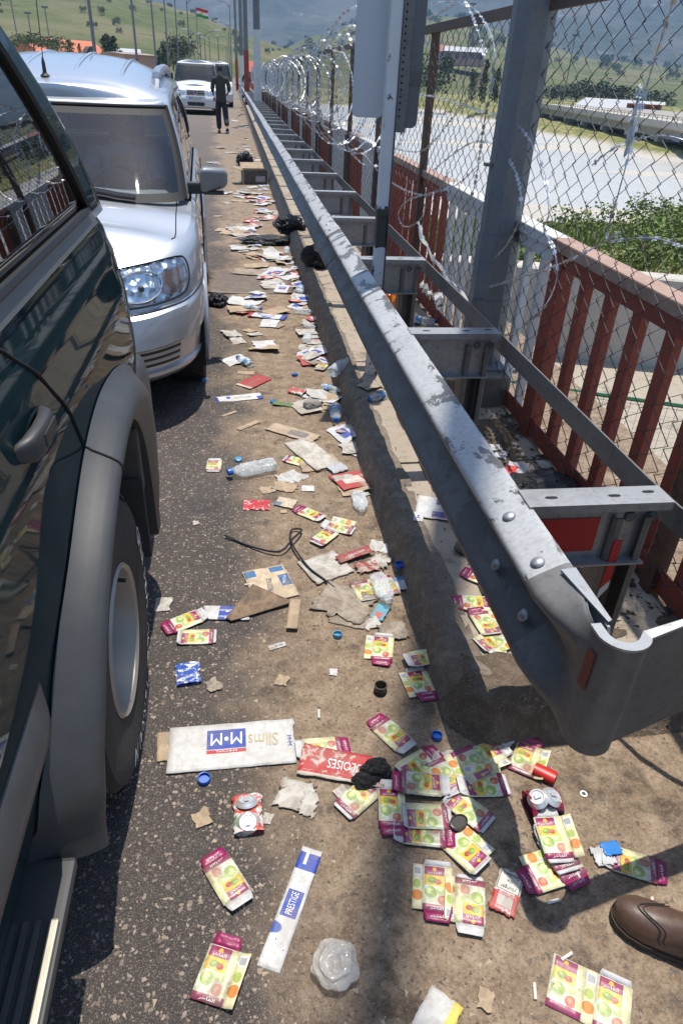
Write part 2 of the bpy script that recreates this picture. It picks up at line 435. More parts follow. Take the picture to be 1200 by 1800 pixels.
mb = MB(); mb.add([(-9000, -4000, -6.6), (9000, -4000, -6.6), (9000, 12000, -6.6), (-9000, 12000, -6.6)], [(0, 1, 2, 3)])
tag(mb.build('ground', hill_material('plain_grass', (0.09, 0.11, 0.035), (0.15, 0.16, 0.055), (0.24, 0.21, 0.11), (0.16, 0.13, 0.09), 6)), kind='structure')
def interp(tab, v):
    if v <= tab[0][0]: return tab[0][1]
    for (a, p), (b, q) in zip(tab, tab[1:]):
        if v <= b:
            f = (v-a)/(b-a); f = f*f*(3-2*f); return p*(1-f)+q*f
    return tab[-1][1]
def ridge(name, crest, D, r0, mat, rough, nA=170, nR=46, back=0.5, seed=0, base=-6.0):
    """hill range whose skyline follows bearings and heights measured from the bridge"""
    tab = []
    for px, py in crest:
        d = ray(px, py); h = math.hypot(d.x, d.y)
        tab.append((math.atan2(d.x, d.y), CAM_H+D*d.z/h))
    a0, a1 = tab[0][0], tab[-1][0]
    def P(u, v):
        az = a0+(a1-a0)*u; H = interp(tab, az)-base
        f = v/(1-back*0.5); r = r0+(D-r0)*f
        if f <= 1: s = f*f*(3-2*f)*0.55+f*0.45
        else: s = max(0, 1-((f-1)/ (1/(1-back*0.5)-1))**2)
        q = Vector((math.sin(az)*r, math.cos(az)*r, seed*37.0))
        n = noise.fractal(q/(D*0.16), 1.0, 2.1, 7)*rough*H*s**0.5*(1 if f < 1 else 0.6)
        g = abs(noise.noise(q/(D*0.07)))*rough*0.8*H*s*(1-s*0.7)
        return (q.x, q.y, base+H*s+n*min(1, f*2)*(1-0.75*max(0, 1-abs(f-1)*5))-g)
    mb = MB(); mb.grid(P, nA, nR); o = mb.build(name, mat, smooth=True); o.data.set_sharp_from_angle(angle=R(180)); tag(o, kind='structure'); return P
GRASSY = hill_material('grassy_hill', (0.070, 0.092, 0.026), (0.120, 0.134, 0.045), (0.165, 0.148, 0.075), (0.060, 0.055, 0.042), 2.4)
hillA = ridge('hill', [(-500, -80), (-250, -60), (0, -40), (160, -25), (270, 4), (330, 20), (400, 46), (450, 66), (500, 82), (560, 96), (640, 112)], 760, 250, GRASSY, 0.10, seed=1)
hillB = ridge('hill', [(380, 116), (440, 98), (480, 88), (560, 62), (620, 44), (700, 46), (740, 29), (800, 31), (850, 48), (900, 64), (960, 82), (1050, 104), (1200, 118), (1400, 130), (1700, 140)], 1500, 420, GRASSY, 0.09, seed=2)
MOUNT = hill_material('mountain_scrub', (0.040, 0.052, 0.036), (0.080, 0.082, 0.066), (0.11, 0.105, 0.092), (0.20, 0.19, 0.18), 0.8)
ridge('mountain', [(-600, -60), (0, -170), (300, -150), (520, -190), (760, -150), (1000, -260), (1300, -230), (1700, -80), (2600, 60)], 4200, 1500, MOUNT, 0.17, nA=260, nR=80, seed=3)
# ================================================================== GUARD RAIL
def galv(name, a=(0.30, 0.31, 0.32), b=(0.44, 0.45, 0.46), dirt=(0.16, 0.135, 0.11), metal=0.75, rough=0.5):
    t = NT(name); n1 = t.noise(7, 6, 0.6); n2 = t.noise(45, 6, 0.7)
    k = t.mix(n1, a, b); k = t.mix(t.math('MULTIPLY', t.step(n2, 0.50, 0.70), 0.5), k, dirt)
    k = t.mix(t.math('MULTIPLY', t.step(t.noise(2.2, 7, 0.7), 0.52, 0.68), 0.55), k, dirt)
    ro = t.math('ADD', rough-0.1, t.math('MULTIPLY', n2, 0.25))
    return t.fin(k, ro, metal, t.bump(n2, 0.12, 0.003))
GALV = galv('galvanised_steel'); GALVD = galv('dull_steel', (0.125, 0.121, 0.117), (0.20, 0.195, 0.19), (0.085, 0.072, 0.058), 0.35, 0.55)
GALVB = galv('weathered_steel', (0.085, 0.083, 0.082), (0.15, 0.146, 0.143), (0.06, 0.05, 0.042), 0.4, 0.6)
def rail_paint():
    t = NT('chipped_white_paint'); x, y, z = t.xyz('Object')
    vec = t.n('ShaderNodeMapping'); t.l(t.coord('Object'), vec.inputs[0]); vec.inputs['Scale'].default_value = (1, 0.55, 1)
    n1 = t.noise(11, 9, 0.72, vec=vec.outputs[0], dist=0.4); n2 = t.noise(2.0, 3); n3 = t.noise(70, 5, 0.7)
    edge = t.step(t.math('ABSOLUTE', t.math('SUBTRACT', z, 0.718)), 0.014, 0.030)       # worn along the arris
    thr = t.math('ADD', n1, t.math('ADD', t.math('MULTIPLY', t.math('SUBTRACT', n2, 0.5), 0.30), t.math('MULTIPLY', edge, 0.075)))
    chip = t.step(thr, 0.572, 0.586)
    # rubbed dark bands across the rail
    wv = t.n('ShaderNodeMapping'); t.l(t.coord('Object'), wv.inputs[0]); wv.inputs['Scale'].default_value = (0.5, 3.2, 0.5); wv.inputs['Rotation'].default_value = (0, 0, 0.5)
    band = t.step(t.noise(1.9, 4, 0.55, vec=wv.outputs[0], dist=0.25), 0.625, 0.640)
    white = t.mix(t.noise(5, 6, 0.65), (0.29, 0.295, 0.30), (0.48, 0.49, 0.495))
    white = t.mix(t.math('MULTIPLY', t.step(n3, 0.45, 0.70), 0.5), white, (0.20, 0.18, 0.16))
    bare = t.mix(n3, (0.055, 0.055, 0.056), (0.16, 0.155, 0.15))
    grey = t.mix(n1, (0.22, 0.22, 0.22), (0.33, 0.33, 0.33))
    low = t.step(z, 0.690, 0.683)                                         # lower wave bare and dirty, shade below the crest also in its dark colour
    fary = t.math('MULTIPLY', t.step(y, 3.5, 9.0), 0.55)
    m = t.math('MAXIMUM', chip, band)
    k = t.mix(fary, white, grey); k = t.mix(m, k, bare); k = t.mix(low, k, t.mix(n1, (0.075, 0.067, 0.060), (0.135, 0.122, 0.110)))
    return t.fin(k, t.math('SUBTRACT', 0.55, t.math('MULTIPLY', m, 0.1)), 0.0, t.bump(t.math('SUBTRACT', 1.0, m), 0.5, 0.0015))
RAILP = rail_paint()
RX0, RX1, RZ = 0.605, 0.690, 0.745     # front crest, back, top of the W beam
WP = [(0.69, 0.745), (0.686, 0.7445), (0.674, 0.7395), (0.648, 0.7265), (0.622, 0.713), (0.6105, 0.706), (0.6055, 0.6985), (0.605, 0.689), (0.609, 0.68), (0.618, 0.671), (0.648, 0.643), (0.672, 0.621), (0.68, 0.61), (0.683, 0.595), (0.68, 0.58), (0.672, 0.569), (0.648, 0.547), (0.618, 0.519), (0.609, 0.51), (0.605, 0.501), (0.6055, 0.4915), (0.6105, 0.484), (0.622, 0.477), (0.648, 0.4635), (0.674, 0.4505), (0.686, 0.4455), (0.69, 0.445)]
def wbeam(y0, y1, off=0.0, n=14):
    P = [(x, z) for x, z in WP]; Q = [(x+0.006, z) for x, z in WP]
    mb = MB(); m = len(P)
    for ring in (P, Q):
        mb.grid(lambda u, v: (ring[int(round(u*(m-1)))][0]-off+0.004*nz(0, y0+(y1-y0)*v, 6, 1.4), y0+(y1-y0)*v,
                              ring[int(round(u*(m-1)))][1]+0.004*nz(1, y0+(y1-y0)*v, 2, 1.1)), m-1, n)
    return mb
rail = tag(empty('guard_rail', (0.65, 1.0, 0)), 'grey steel guard rail with chipped white top running along the littered kerb', 'guard rail')
RI = Matrix.Translation((-0.65, -1.0, 0))
def rp(mb, name, mat, smooth=False):
    o = mb.build(name, mat, rail, smooth=smooth); o.matrix_parent_inverse = RI; return o
BY = [1.385+1.333*k for k in range(0, 70)]
ye = 1.075; ends = [ye]
while ye < 92:
    L = 4.0 if ye < 20 else 24.0
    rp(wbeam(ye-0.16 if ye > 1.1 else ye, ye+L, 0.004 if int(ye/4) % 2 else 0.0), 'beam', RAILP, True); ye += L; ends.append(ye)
# bolts
def dome(mb, c, n, r=0.017):
    q = Vector(n).to_track_quat('Z', 'Y').to_matrix()
    mb.lathe([(r, 0), (r*0.92, r*0.22), (r*0.6, r*0.42), (0.0001, r*0.5)], 12, q, c)
for y in (1.155, 1.345, 5.02, 5.21):
    mb = MB(); dome(mb, (0.640, y, 0.7220), (-0.46, 0, 0.89)); rp(mb, 'bolt', GALV, True)
for y in (1.16, 1.36):
    mb = MB(); dome(mb, (0.640, y, 0.563), (-1, 0, 0.6)); rp(mb, 'bolt', GALV, True)
# brackets, posts, strap
def bracket(y):
    mb = MB(); x0, x1 = 0.688, 1.075; w = 0.042; t = 0.006
    prof = [(-w, -0.016), (-w, 0), (w, 0), (w, -t), (-w+t, -t), (-w+t, -0.2+t), (w*0.6, -0.2+t), (w*0.6, -0.2), (-w, -0.2)]
    # channel: top flange, web on the near side, bottom flange
    mb.box((x0, y-w, RZ-t+0.004), (x1, y+w, RZ+0.004))
    mb.box((x0+0.001, y-w, RZ-0.02), (x1-0.001, y-w+t, RZ-t+0.004)); mb.box((x0+0.02, y-0.010, RZ-0.185), (x1-0.03, y-0.004, RZ-0.003))
    mb.box((x0+0.02, y-w, RZ-0.191), (x1-0.03, y+0.02, RZ-0.185))
    return mb
def slot(c, a=0.017, b=0.006):
    n = 14; V = []
    for k in range(n):
        th = 2*math.pi*k/n; V.append((c[0]+a*math.copysign(abs(math.cos(th))**0.6, math.cos(th)), c[1]+b*math.sin(th), c[2]))
    return V, [tuple(range(n))]
BLACK = plain('black_void', (0.012, 0.011, 0.010), 0.9)
def gpost(y):
    """rolled C post with lips and a ridged back"""
    mb = MB()
    P = [(0.958, y-0.050), (0.942, y-0.050), (0.934, y-0.042), (0.934, y+0.03), (0.946, y+0.044), (0.975, y+0.030), (1.000, y+0.030), (1.026, y+0.044), (1.042, y+0.03), (1.042, y-0.042), (1.034, y-0.05), (1.018, y-0.05)]
    Q = [(0.958, y-0.044), (0.944, y-0.044), (0.940, y-0.040), (0.940, y+0.028), (0.948, y+0.037), (0.974, y+0.024), (1.001, y+0.024), (1.025, y+0.037), (1.036, y+0.028), (1.036, y-0.040), (1.032, y-0.044), (1.018, y-0.044)]
    loop = P+Q[::-1]; mb.prism(loop, 0.02, RZ-0.05, lambda u, v, d: (u, v, d)); return mb
REDR = NT('red_reflector'); REDR = REDR.fin((0.42, 0.018, 0.02), 0.35, 0, None)
WHR = plain('white_reflector', (0.6, 0.6, 0.6), 0.4)
for k, y in enumerate(BY):
    if k < 3:
        rp(bracket(y), 'bracket', GALV); rp(gpost(y+0.02), 'post', GALVD)
        for xx in (0.76, 0.93, 1.03):
            V, F = slot((xx, y-0.002 if xx < 1 else y+0.012, RZ+0.0050)); o = obj('slot', V, F, BLACK, rail); o.matrix_parent_inverse = RI
        for xx in (0.985, 1.045):
            mb = MB(); dome(mb, (xx, y-0.012, RZ-0.055), (0, -1, 0), 0.016); rp(mb, 'bolt', GALVD, True)
    else:
        o = bpy.data.objects.new('bracket', BR0); col.objects.link(o); o.parent = rail; o.matrix_parent_inverse = RI; o.location.y = y-BY[2]
        o = bpy.data.objects.new('post', PO0); col.objects.link(o); o.parent = rail; o.matrix_parent_inverse = RI; o.location.y = y-BY[2]
    if k == 2:
        BR0 = [c for c in rail.children if c.name.startswith('bracket')][-1].data
        PO0 = [c for c in rail.children if c.name.startswith('post')][-1].data
mb = MB(); y = BY[0]; mb.box((0.735, y-0.0125, 0.585), (0.905, y-0.0105, 0.690)); rp(mb, 'reflector', REDR)
mb = MB(); mb.prism([(0.948, 0.63), (0.972, 0.63), (0.972, 0.50), (0.948, 0.47)], y-0.034, y-0.0315, lambda u, v, d: (u, d, v)); rp(mb, 'reflector', REDR)
mb = MB(); mb.prism([(0.948, 0.467), (0.972, 0.497), (0.972, 0.47), (0.948, 0.43)], y-0.034, y-0.0315, lambda u, v, d: (u, d, v)); rp(mb, 'reflector', WHR)
# rear strap: flat bar, curving down at the near end
sp = [(1.098, 92), (1.098, 30), (1.098, 12), (1.098, 6), (1.098, 3), (1.098, 1.5), (1.105, 1.36), (1.14, 1.27), (1.20, 1.19), (1.26, 1.12)]
mb = MB()
mb.grid(lambda u, v: (sp[int(round(v*9))][0], sp[int(round(v*9))][1], 0.725-0.075*u-(0.0 if v < 0.6 else 0.06*((v-0.6)/0.4)**2)), 1, 9)
mb.grid(lambda u, v: (sp[int(round(v*9))][0]+0.006, sp[int(round(v*9))][1]+0.003, 0.725-0.075*u-(0.0 if v < 0.6 else 0.06*((v-0.6)/0.4)**2)), 1, 9)
mb.grid(lambda u, v: (sp[int(round(v*9))][0]+0.006*u, sp[int(round(v*9))][1]+0.003*u, 0.725-(0.0 if v < 0.6 else 0.06*((v-0.6)/0.4)**2)), 1, 9)
rp(mb, 'strap', GALVD)
# bullnose terminal: the W flattens, wraps round a nose and runs off to the right as a plate
def term_path():
    P = [(0.0, 1.12), (0.0, 1.075), (0.002, 1.02), (0.006, 0.97), (0.012, 0.93)]
    x0 = 0.648
    pts = [(x0+a, b) for a, b in P]; cxn, cyn, r = x0+0.012+0.052, 0.905, 0.052
    for k in range(1, 13):
        th = math.pi+k*(math.pi*0.86)/12; pts.append((cxn+r*math.cos(th), cyn+r*math.sin(th)))
    ex, ey = pts[-1]
    for k in range(1, 6): pts.append((ex+0.085*k, ey+0.021*k))
    return pts
tp = term_path(); mW = len(WP)
def term(off):
    mb = MB()
    def fn(u, v):
        i = int(round(v*(len(tp)-1))); j = int(round(u*(mW-1))); x, y = tp[i]
        f = max(0, min(1, (1.075-y)/0.17)) if i < 5 else 1.0
        f = f*f*(3-2*f); wx, wz = WP[j]
        d = (wx-0.648)*(1-f)
        a = tp[max(0, i-1)]; b = tp[min(len(tp)-1, i+1)]; tx, ty = b[0]-a[0], b[1]-a[1]; l = math.hypot(tx, ty); nxx, nyy = ty/l, -tx/l   # outward
        if i < 5: nxx, nyy = -1, 0
        zc = 0.595+(wz-0.595)*(1.0+0.0*f)-0.012*f
        if i >= 16: zc += 0.012*(i-16)
        return (x+d+nxx*(-off), y+nyy*(-off), zc)
    mb.grid(fn, mW-1, len(tp)-1); return mb
mb = term(0.0); b2 = term(0.006); mb.add(b2.V, b2.F); rp(mb, 'terminal', GALVD, True)
mb = MB(); lip = []
for i in range(4, len(tp)):
    x, y = tp[i]; lip.append((x, y))
V = []; F = []
for i in range(len(lip)):
    a = lip[max(0, i-1)]; b = lip[min(len(lip)-1, i+1)]; tx, ty = b[0]-a[0], b[1]-a[1]; l = math.hypot(tx, ty); nxx, nyy = -ty/l, tx/l
    k = i+4; z = 0.734+(0.012*(k-16) if k >= 16 else 0)
    w = 0.019 if k < 17 else 0.012
    V += [(lip[i][0]-nxx*0.003, lip[i][1]-nyy*0.003, z), (lip[i][0]+nxx*w, lip[i][1]+nyy*w, z), (lip[i][0]+nxx*w, lip[i][1]+nyy*w, z+0.006), (lip[i][0]-nxx*0.003, lip[i][1]-nyy*0.003, z+0.006)]
for i in range(len(lip)-1):
    for k in range(4): F.append((4*i+k, 4*i+(k+1) % 4, 4*i+4+(k+1) % 4, 4*i+4+k))
mb.add(V, F); rp(mb, 'rim', GALV)
# raised fin where the beam is pinched into the nose
mb = MB(); mb.prism([(1.10, 0.742), (0.92, 0.738), (0.90, 0.70), (1.07, 0.70)], 0.688, 0.694, lambda u, v, d: (d, u, v)); mb.prism([(0.664, 1.095), (0.70, 1.10), (0.70, 0.93), (0.69, 0.925)], 0.742, 0.747, lambda u, v, d: (u, v, d)); rp(mb, 'fin', GALV)
mb = MB(); mb.grid(lambda u, v: (0.6545+0.003*u*0, 0.905+0.02*u, 0.60+0.085*v), 2, 2)
OLDRED = plain('faded_red_tape', (0.20, 0.035, 0.025), 0.6, var=0.5, scale=60)
mb = MB(); mb.add([(0.6585, 0.9135, 0.595), (0.6618, 0.889, 0.595), (0.6618, 0.889, 0.695), (0.6585, 0.9135, 0.695)], [(0, 1, 2, 3)])
for i, v in enumerate(mb.V): mb.V[i] = (v[0]-0.0025, v[1]-0.001, v[2])
rp(mb, 'tape', OLDRED)

# ================================================================== RAILING AND CHAIN LINK
FX = 1.45
def painted(name, a, b, rust=(0.14, 0.06, 0.03), amt=0.5):
    t = NT(name); n1 = t.noise(3, 5); n2 = t.noise(22, 8, 0.72)
    k = t.mix(n1, a, b); k = t.mix(t.math('MULTIPLY', t.step(n2, 0.56, 0.66), amt), k, rust)
    k = t.mix(t.math('MULTIPLY', t.step(t.noise(60, 4, 0.7), 0.60, 0.70), 0.4), k, (0.30, 0.26, 0.22))
    return t.fin(k, 0.6, 0, t.bump(n2, 0.25, 0.003))
RED = painted('red_railing_paint', (0.20, 0.034, 0.020), (0.31, 0.062, 0.035)); WHITE = painted('white_railing_paint', (0.50, 0.50, 0.49), (0.66, 0.66, 0.65), (0.25, 0.17, 0.12), 0.35)
RUST = painted('rusty_angle_iron', (0.060, 0.033, 0.022), (0.105, 0.058, 0.036), (0.20, 0.10, 0.05), 0.45)
BEAMT = painted('dusty_beam_paint', (0.24, 0.115, 0.08), (0.46, 0.33, 0.25), (0.50, 0.40, 0.31), 0.7)
def is_red(y):
    seg = [(-9, 3.10, 1), (3.10, 4.95, 0), (4.95, 7.10, 1), (7.10, 8.75, 0), (8.75, 9.9, 1)]
    for a, b, r in seg:
        if a <= y < b: return r
    return int((y-9.9)/1.6) % 2
railing = tag(empty('railing', (FX, 3, 0.1)), 'red and white barred metal railing with wide dusty top beam behind the guard rail', 'railing')
FI = Matrix.Translation((-FX, -3, -0.1))
def fp(mb, name, mat, smooth=False):
    o = mb.build(name, mat, railing, smooth=smooth); o.matrix_parent_inverse = FI; return o
segs = [(0.9, 3.10), (3.10, 4.95), (4.95, 7.10), (7.10, 8.75), (8.75, 9.9)]+[(9.9+1.6*k, 11.5+1.6*k) for k in range(34)]
for a, b in segs:
    m = is_red((a+b)/2)
    mb = MB(); mb.bbox((FX-0.045, a+0.001, 1.005), (FX+0.045, b-0.001, 1.055), 0.006); fp(mb, 'top_beam', BEAMT if m else WHITE)
    mb = MB(); mb.box((FX-0.028, a+0.001, 0.945), (FX-0.022, b-0.001, 1.004)); fp(mb, 'apron', RED if m else WHITE)
    if a < 9.9:
        mb = MB(); mb.box((FX-0.03, a+0.001, 0.135), (FX-0.024, b-0.001, 0.225)); fp(mb, 'bottom_rail', RED)
barm = {}
def bar_mesh(red, far):
    key = (red, far)
    if key not in barm:
        mb = MB(); w_ = 0.029 if red else 0.021; mb.bbox((-0.020, -w_, 0.12), (0.020, w_, 1.0), 0.004); barm[key] = mesh('bar', mb.V, mb.F, RED if red else WHITE)
    return barm[key]
yb = 0.95; nb_ = 0
while yb < 42:
    red = is_red(yb)
    o = bpy.data.objects.new('bar', bar_mesh(red, 0)); col.objects.link(o); o.parent = railing; o.location = (0, yb-3, 0-0.1+0.0)
    o.rotation_euler = (0, 0, random.uniform(-.05, .05)); nb_ += 1
    yb += 0.228 if red or yb < 3 else 0.205
mb = MB(); mb.bbox((FX-0.04, 2.965, 0.10), (FX+0.03, 3.075, 1.0), 0.005); fp(mb, 'post', RED)
for y in (7.1, 9.9, 13.1, 16.3, 19.5, 22.7): 
    mb = MB(); mb.bbox((FX-0.04, y-0.05, 0.10), (FX+0.03, y+0.05, 1.0), 0.005); fp(mb, 'post', RUST)

# chain link
WIRE = plain('dark_wire', (0.035, 0.033, 0.032), 0.6, 0.2, 0.4, 40)
link_f = tag(empty('chain_link_fence', (FX-0.06, 3, 0.1)), 'chain link fence on rusty angle iron posts rising above the red and white railing', 'fence')
CX = FX-0.062; CI = Matrix.Translation((-(FX-0.06), -3, -0.1))
def cp(mb, name, mat, smooth=False):
    o = mb.build(name, mat, link_f, smooth=smooth, fix=False); o.matrix_parent_inverse = CI; return o
PY = [1.75, 3.72, 5.68, 7.65, 9.6]+[11.5+1.95*k for k in range(20)]
for y in PY:
    mb = MB(); mb.box((CX+0.006, y-0.03, 0.10), (CX+0.012, y+0.03, 1.93)); mb.box((CX+0.012, y-0.03, 0.10), (CX+0.055, y-0.024, 1.93)); cp(mb, 'post', RUST)
for a, b in zip([-0.4]+PY, PY):
    mb = MB(); mb.box((CX-0.022, a+0.001, 1.905), (CX+0.003, b-0.001, 1.955)); cp(mb, 'top_rail', RUST)
def wires(y0, y1, pitch, step, r, sides, amp):
    mb = MB(); n = int((y1-y0)/pitch)
    for k in range(n+1):
        yc = y0+k*pitch; P = []; z = 0.16+0.02*random.random(); s = 1 if k % 2 else -1; j = 0
        while z < 1.93:
            dx = 0.010*nz(yc, z, 1, 1.6)+(0.004 if (j+k) % 2 else -0.004)
            P.append((CX+dx, yc+s*pitch*0.56*(1 if j % 2 else -1)+amp*nz(yc, z, 9, 2.3), z+amp*0.8*nz(yc, z, 4, 2.0))); z += step; j += 1
        mb.tube(P, r, sides, caps=False)
    return mb
for i, (a, b) in enumerate(zip([-0.2]+PY[:8], PY[:8])):
    cp(wires(a+0.03, b-0.03, 0.066, 0.050, 0.0021, 4 if b < 6 else 3, 0.030), 'mesh_panel', WIRE, True)
for a, b in zip(PY[7:], PY[8:]):
    cp(wires(a+0.03, b-0.03, 0.075, 0.055, 0.0018, 3, 0.01), 'mesh_panel', WIRE)

# razor wire coils
RAZ = plain('razor_steel', (0.50, 0.51, 0.52), 0.42, 0.7, 0.2, 30)
def razor(P, name, root, r=0.0019, bl=0.030, bh=0.011, gap=0.042, sides=5):
    mb = MB(); mb.tube(P, r, sides); o = mb.build('strand', RAZ, root, smooth=True, fix=False)
    acc = 0; V = []; F = []
    for a, b in zip(P, P[1:]):
        a = Vector(a); b = Vector(b); L = (b-a).length; t = (b-a)/max(L, 1e-6); s = gap-acc
        while s < L:
            c = a+t*s; sd_ = t.orthogonal().normalized(); th = random.uniform(0, 6.28); sd_ = Matrix.Rotation(th, 3, t) @ sd_
            n = len(V); up = t.cross(sd_)*0.0012
            V += [c-t*bl*0.22-sd_*r*.3, c-t*bl*0.5+sd_*bh, c+t*bl*0.5+sd_*bh, c+t*bl*0.22-sd_*r*.3, c-t*bl*0.5-sd_*bh, c+t*bl*0.5-sd_*bh]
            V[n:] = [v for v in V[n:]]
            F += [(n, n+3, n+2, n+1), (n, n+4, n+5, n+3)]
            s += gap
        acc = (L-(s-gap)) if s > gap else acc+L
        acc = acc % gap
    o2 = obj('barbs', V, F, RAZ, root); o2['kind'] = 'stuff'
def coil_root(label): 
    o = empty('razor_wire', (0, 0, 0)); tag(o, label, 'razor wire'); return o
def spline(pts, n=10):
    P = [Vector(p) for p in pts]; out = []
    for i in range(len(P)-1):
        a = P[max(0, i-1)]; b = P[i]; c = P[i+1]; d = P[min(len(P)-1, i+2)]
        for k in range(n):
            t = k/n; out.append(0.5*((2*b)+(c-a)*t+(2*a-5*b+4*c-d)*t*t+(3*b-a-3*c+d)*t**3))
    out.append(P[-1]); return out
# ================================================================== VEHICLES
def car_paint(name, color, metal=0.6, rough=0.35, dust=0.25, dcol=(0.24, 0.21, 0.17), coat=0.9, spec=0.5):
    t = NT(name); x, y, z = t.xyz('Object')
    n = t.noise(6, 6, 0.65); n2 = t.noise(90, 4, 0.7); low = t.step(z, 0.95, 0.15)
    dm = t.math('MULTIPLY', t.math('ADD', t.step(n, 0.35, 0.8), t.math('MULTIPLY', low, 0.9)), dust)
    sp = t.math('MULTIPLY', t.step(t.voro(38), 0.10, 0.06), 0.8*min(1, dust*4))
    dm = t.math('MAXIMUM', dm, t.math('MULTIPLY', sp, t.step(t.noise(3, 2), 0.48, 0.6)), clamp=True)
    k = t.mix(dm, color, dcol)
    return t.fin(k, t.math('ADD', rough, t.math('MULTIPLY', dm, 0.5)), metal*(1-dust*0.5), None, Coat_Weight=coat, Specular_IOR_Level=spec, Coat_Roughness=t.math('ADD', 0.03, t.math('MULTIPLY', dm, 0.35)))
GLASSD = None
def car_glass(name, tint, dark):
    t = NT(name); tr = t.n('ShaderNodeBsdfTransparent'); tr.inputs[0].default_value = (*tint, 1)
    gl = t.n('ShaderNodeBsdfGlossy'); gl.inputs['Roughness'].default_value = 0.012; gl.inputs['Color'].default_value = (0.95, 0.97, 1.0, 1)
    lw = t.n('ShaderNodeLayerWeight'); lw.inputs[0].default_value = 0.5; mx = t.n('ShaderNodeMixShader')
    f = t.math('ADD', t.math('MULTIPLY', t.math('POWER', lw.outputs['Facing'], 4.0), 0.85), dark+0.035, clamp=True)
    t.l(f, mx.inputs[0]); t.l(tr.outputs[0], mx.inputs[1]); t.l(gl.outputs[0], mx.inputs[2]); t.l(mx.outputs[0], t.out.inputs[0])
    return t.m
SCREEN = car_glass('windscreen_glass', (0.82, 0.90, 0.90), 0.02); TINT = car_glass('tinted_glass', (0.05, 0.06, 0.065), 0.06)
PLAST = plain('grey_plastic_cladding', (0.040, 0.041, 0.043), 0.5, 0, 0.35, 14, 0.0); PLASTD = plain('dusty_black_plastic', (0.030, 0.030, 0.031), 0.6, 0, 0.4, 14)
RUBBER = plain('tyre_rubber', (0.024, 0.023, 0.022), 0.85, 0, 0.5, 12, 0.3); RUBDUST = plain('dusty_rubber', (0.075, 0.066, 0.056), 0.9, 0, 0.4, 16)
CHROME = plain('chrome', (0.62, 0.62, 0.63), 0.12, 1.0, 0.05); ALLOY = plain('alloy_rim', (0.42, 0.41, 0.40), 0.42, 0.8, 0.15, 9)
INTER = plain('dark_interior', (0.022, 0.022, 0.024), 0.8); SEATM = plain('grey_seat_cloth', (0.055, 0.056, 0.062), 0.9, 0, 0.3, 50)
LETTER = plain('tyre_letter_white', (0.60, 0.59, 0.57), 0.8, 0, 0.2, 30)

def half_ring(hw, yf, yr, axf, ayf, axr, ayr, nf=10, nc=12, ns=60, nr=6, pw=2.4):
    """right half of a rounded plan outline from the front centre to the rear centre: (x, y, segment)"""
    P = []
    for k in range(nf): P.append(((hw-axf)*k/nf, yf, 'f'))
    for k in range(nc):
        th = math.pi/2*k/nc; P.append((hw-axf+axf*math.sin(th)**(2/pw), yf+ayf*(1-math.cos(th)**(2/pw)), 'cf'))
    for k in range(ns): P.append((hw, yf+ayf+(yr-ayr-yf-ayf)*k/ns, 's'))
    for k in range(nc):
        th = math.pi/2*k/nc; P.append((hw-axr+axr*math.cos(th)**(2/pw), yr-ayr+ayr*math.sin(th)**(2/pw), 'cr'))
    for k in range(nr+1): P.append(((hw-axr)*(1-k/nr), yr, 'r'))
    return P
class Shell:
    """ring loft made of named parts; both sides mirrored about x = 0"""
    def __init__(s, rings): s.rings = rings; s.n = len(rings[0]); s.parts = {}
    def carve(s, key, arches=()):
        snap = {}
        def vert(i, j, sx):
            x, y, z = s.rings[j][i][:3]; return (x*sx, y, z)
        for sx in (1, -1):
            for j in range(len(s.rings)-1):
                for i in range(s.n-1):
                    q = [(i, j), (i+1, j), (i+1, j+1), (i, j+1)]
                    c = [sum(s.rings[b][a][k] for a, b in q)/4 for k in range(3)]
                    seg = s.rings[j][i][3]; cut = False
                    for (wy, wz, wr) in arches:
                        if seg in ('s', 'cf', 'cr') and math.hypot(c[1]-wy, c[2]-wz) < wr and c[0] > 0.5: cut = True
                    if cut: continue
                    k = key(seg, c[0], c[1], c[2], i, j, sx)
                    if k is None: continue
                    mb = s.parts.setdefault(k, MB()); V = []
                    for a, b in q:
                        x, y, z = s.rings[b][a][:3]
                        for (wy, wz, wr) in arches:
                            d = math.hypot(y-wy, z-wz)
                            if x > 0.5 and d < wr: y = wy+(y-wy)*wr/max(d, 1e-4); z = wz+(z-wz)*wr/max(d, 1e-4)
                        V.append((x*sx, y, z))
                    mb.add(V, [(0, 1, 2, 3) if sx > 0 else (3, 2, 1, 0)])
        return s.parts
def finish(mb, name, mat, parent, thick=0.0, sharp=30):
    me = mesh(name, mb.V, mb.F, mat, True); bm = bmesh.new(); bm.from_mesh(me)
    bmesh.ops.remove_doubles(bm, verts=bm.verts[:], dist=0.0006)
    bmesh.ops.recalc_face_normals(bm, faces=bm.faces[:]); bm.to_mesh(me); bm.free()
    me.polygons.foreach_set('use_smooth', [True]*len(me.polygons)); me.set_sharp_from_angle(angle=R(sharp))
    o = link(name, me, parent)
    if thick: md = o.modifiers.new('thickness', 'SOLIDIFY'); md.thickness = thick; md.offset = -1
    return o
def cap(half, zc, n=10, i0=0, i1=None, pw=2):
    """surface bridging the right half of a ring to its mirror image"""
    i1 = len(half)-1 if i1 is None else i1; mb = MB(); L = half[i0:i1+1]
    def fn(u, v):
        x, y, z = L[int(round(v*(len(L)-1)))][:3]; s = 2*u-1
        return (x*s, y, z+zc(y)*(1-abs(s)**pw)*min(1, abs(x)/0.3))
    mb.grid(fn, n, len(L)-1); return mb
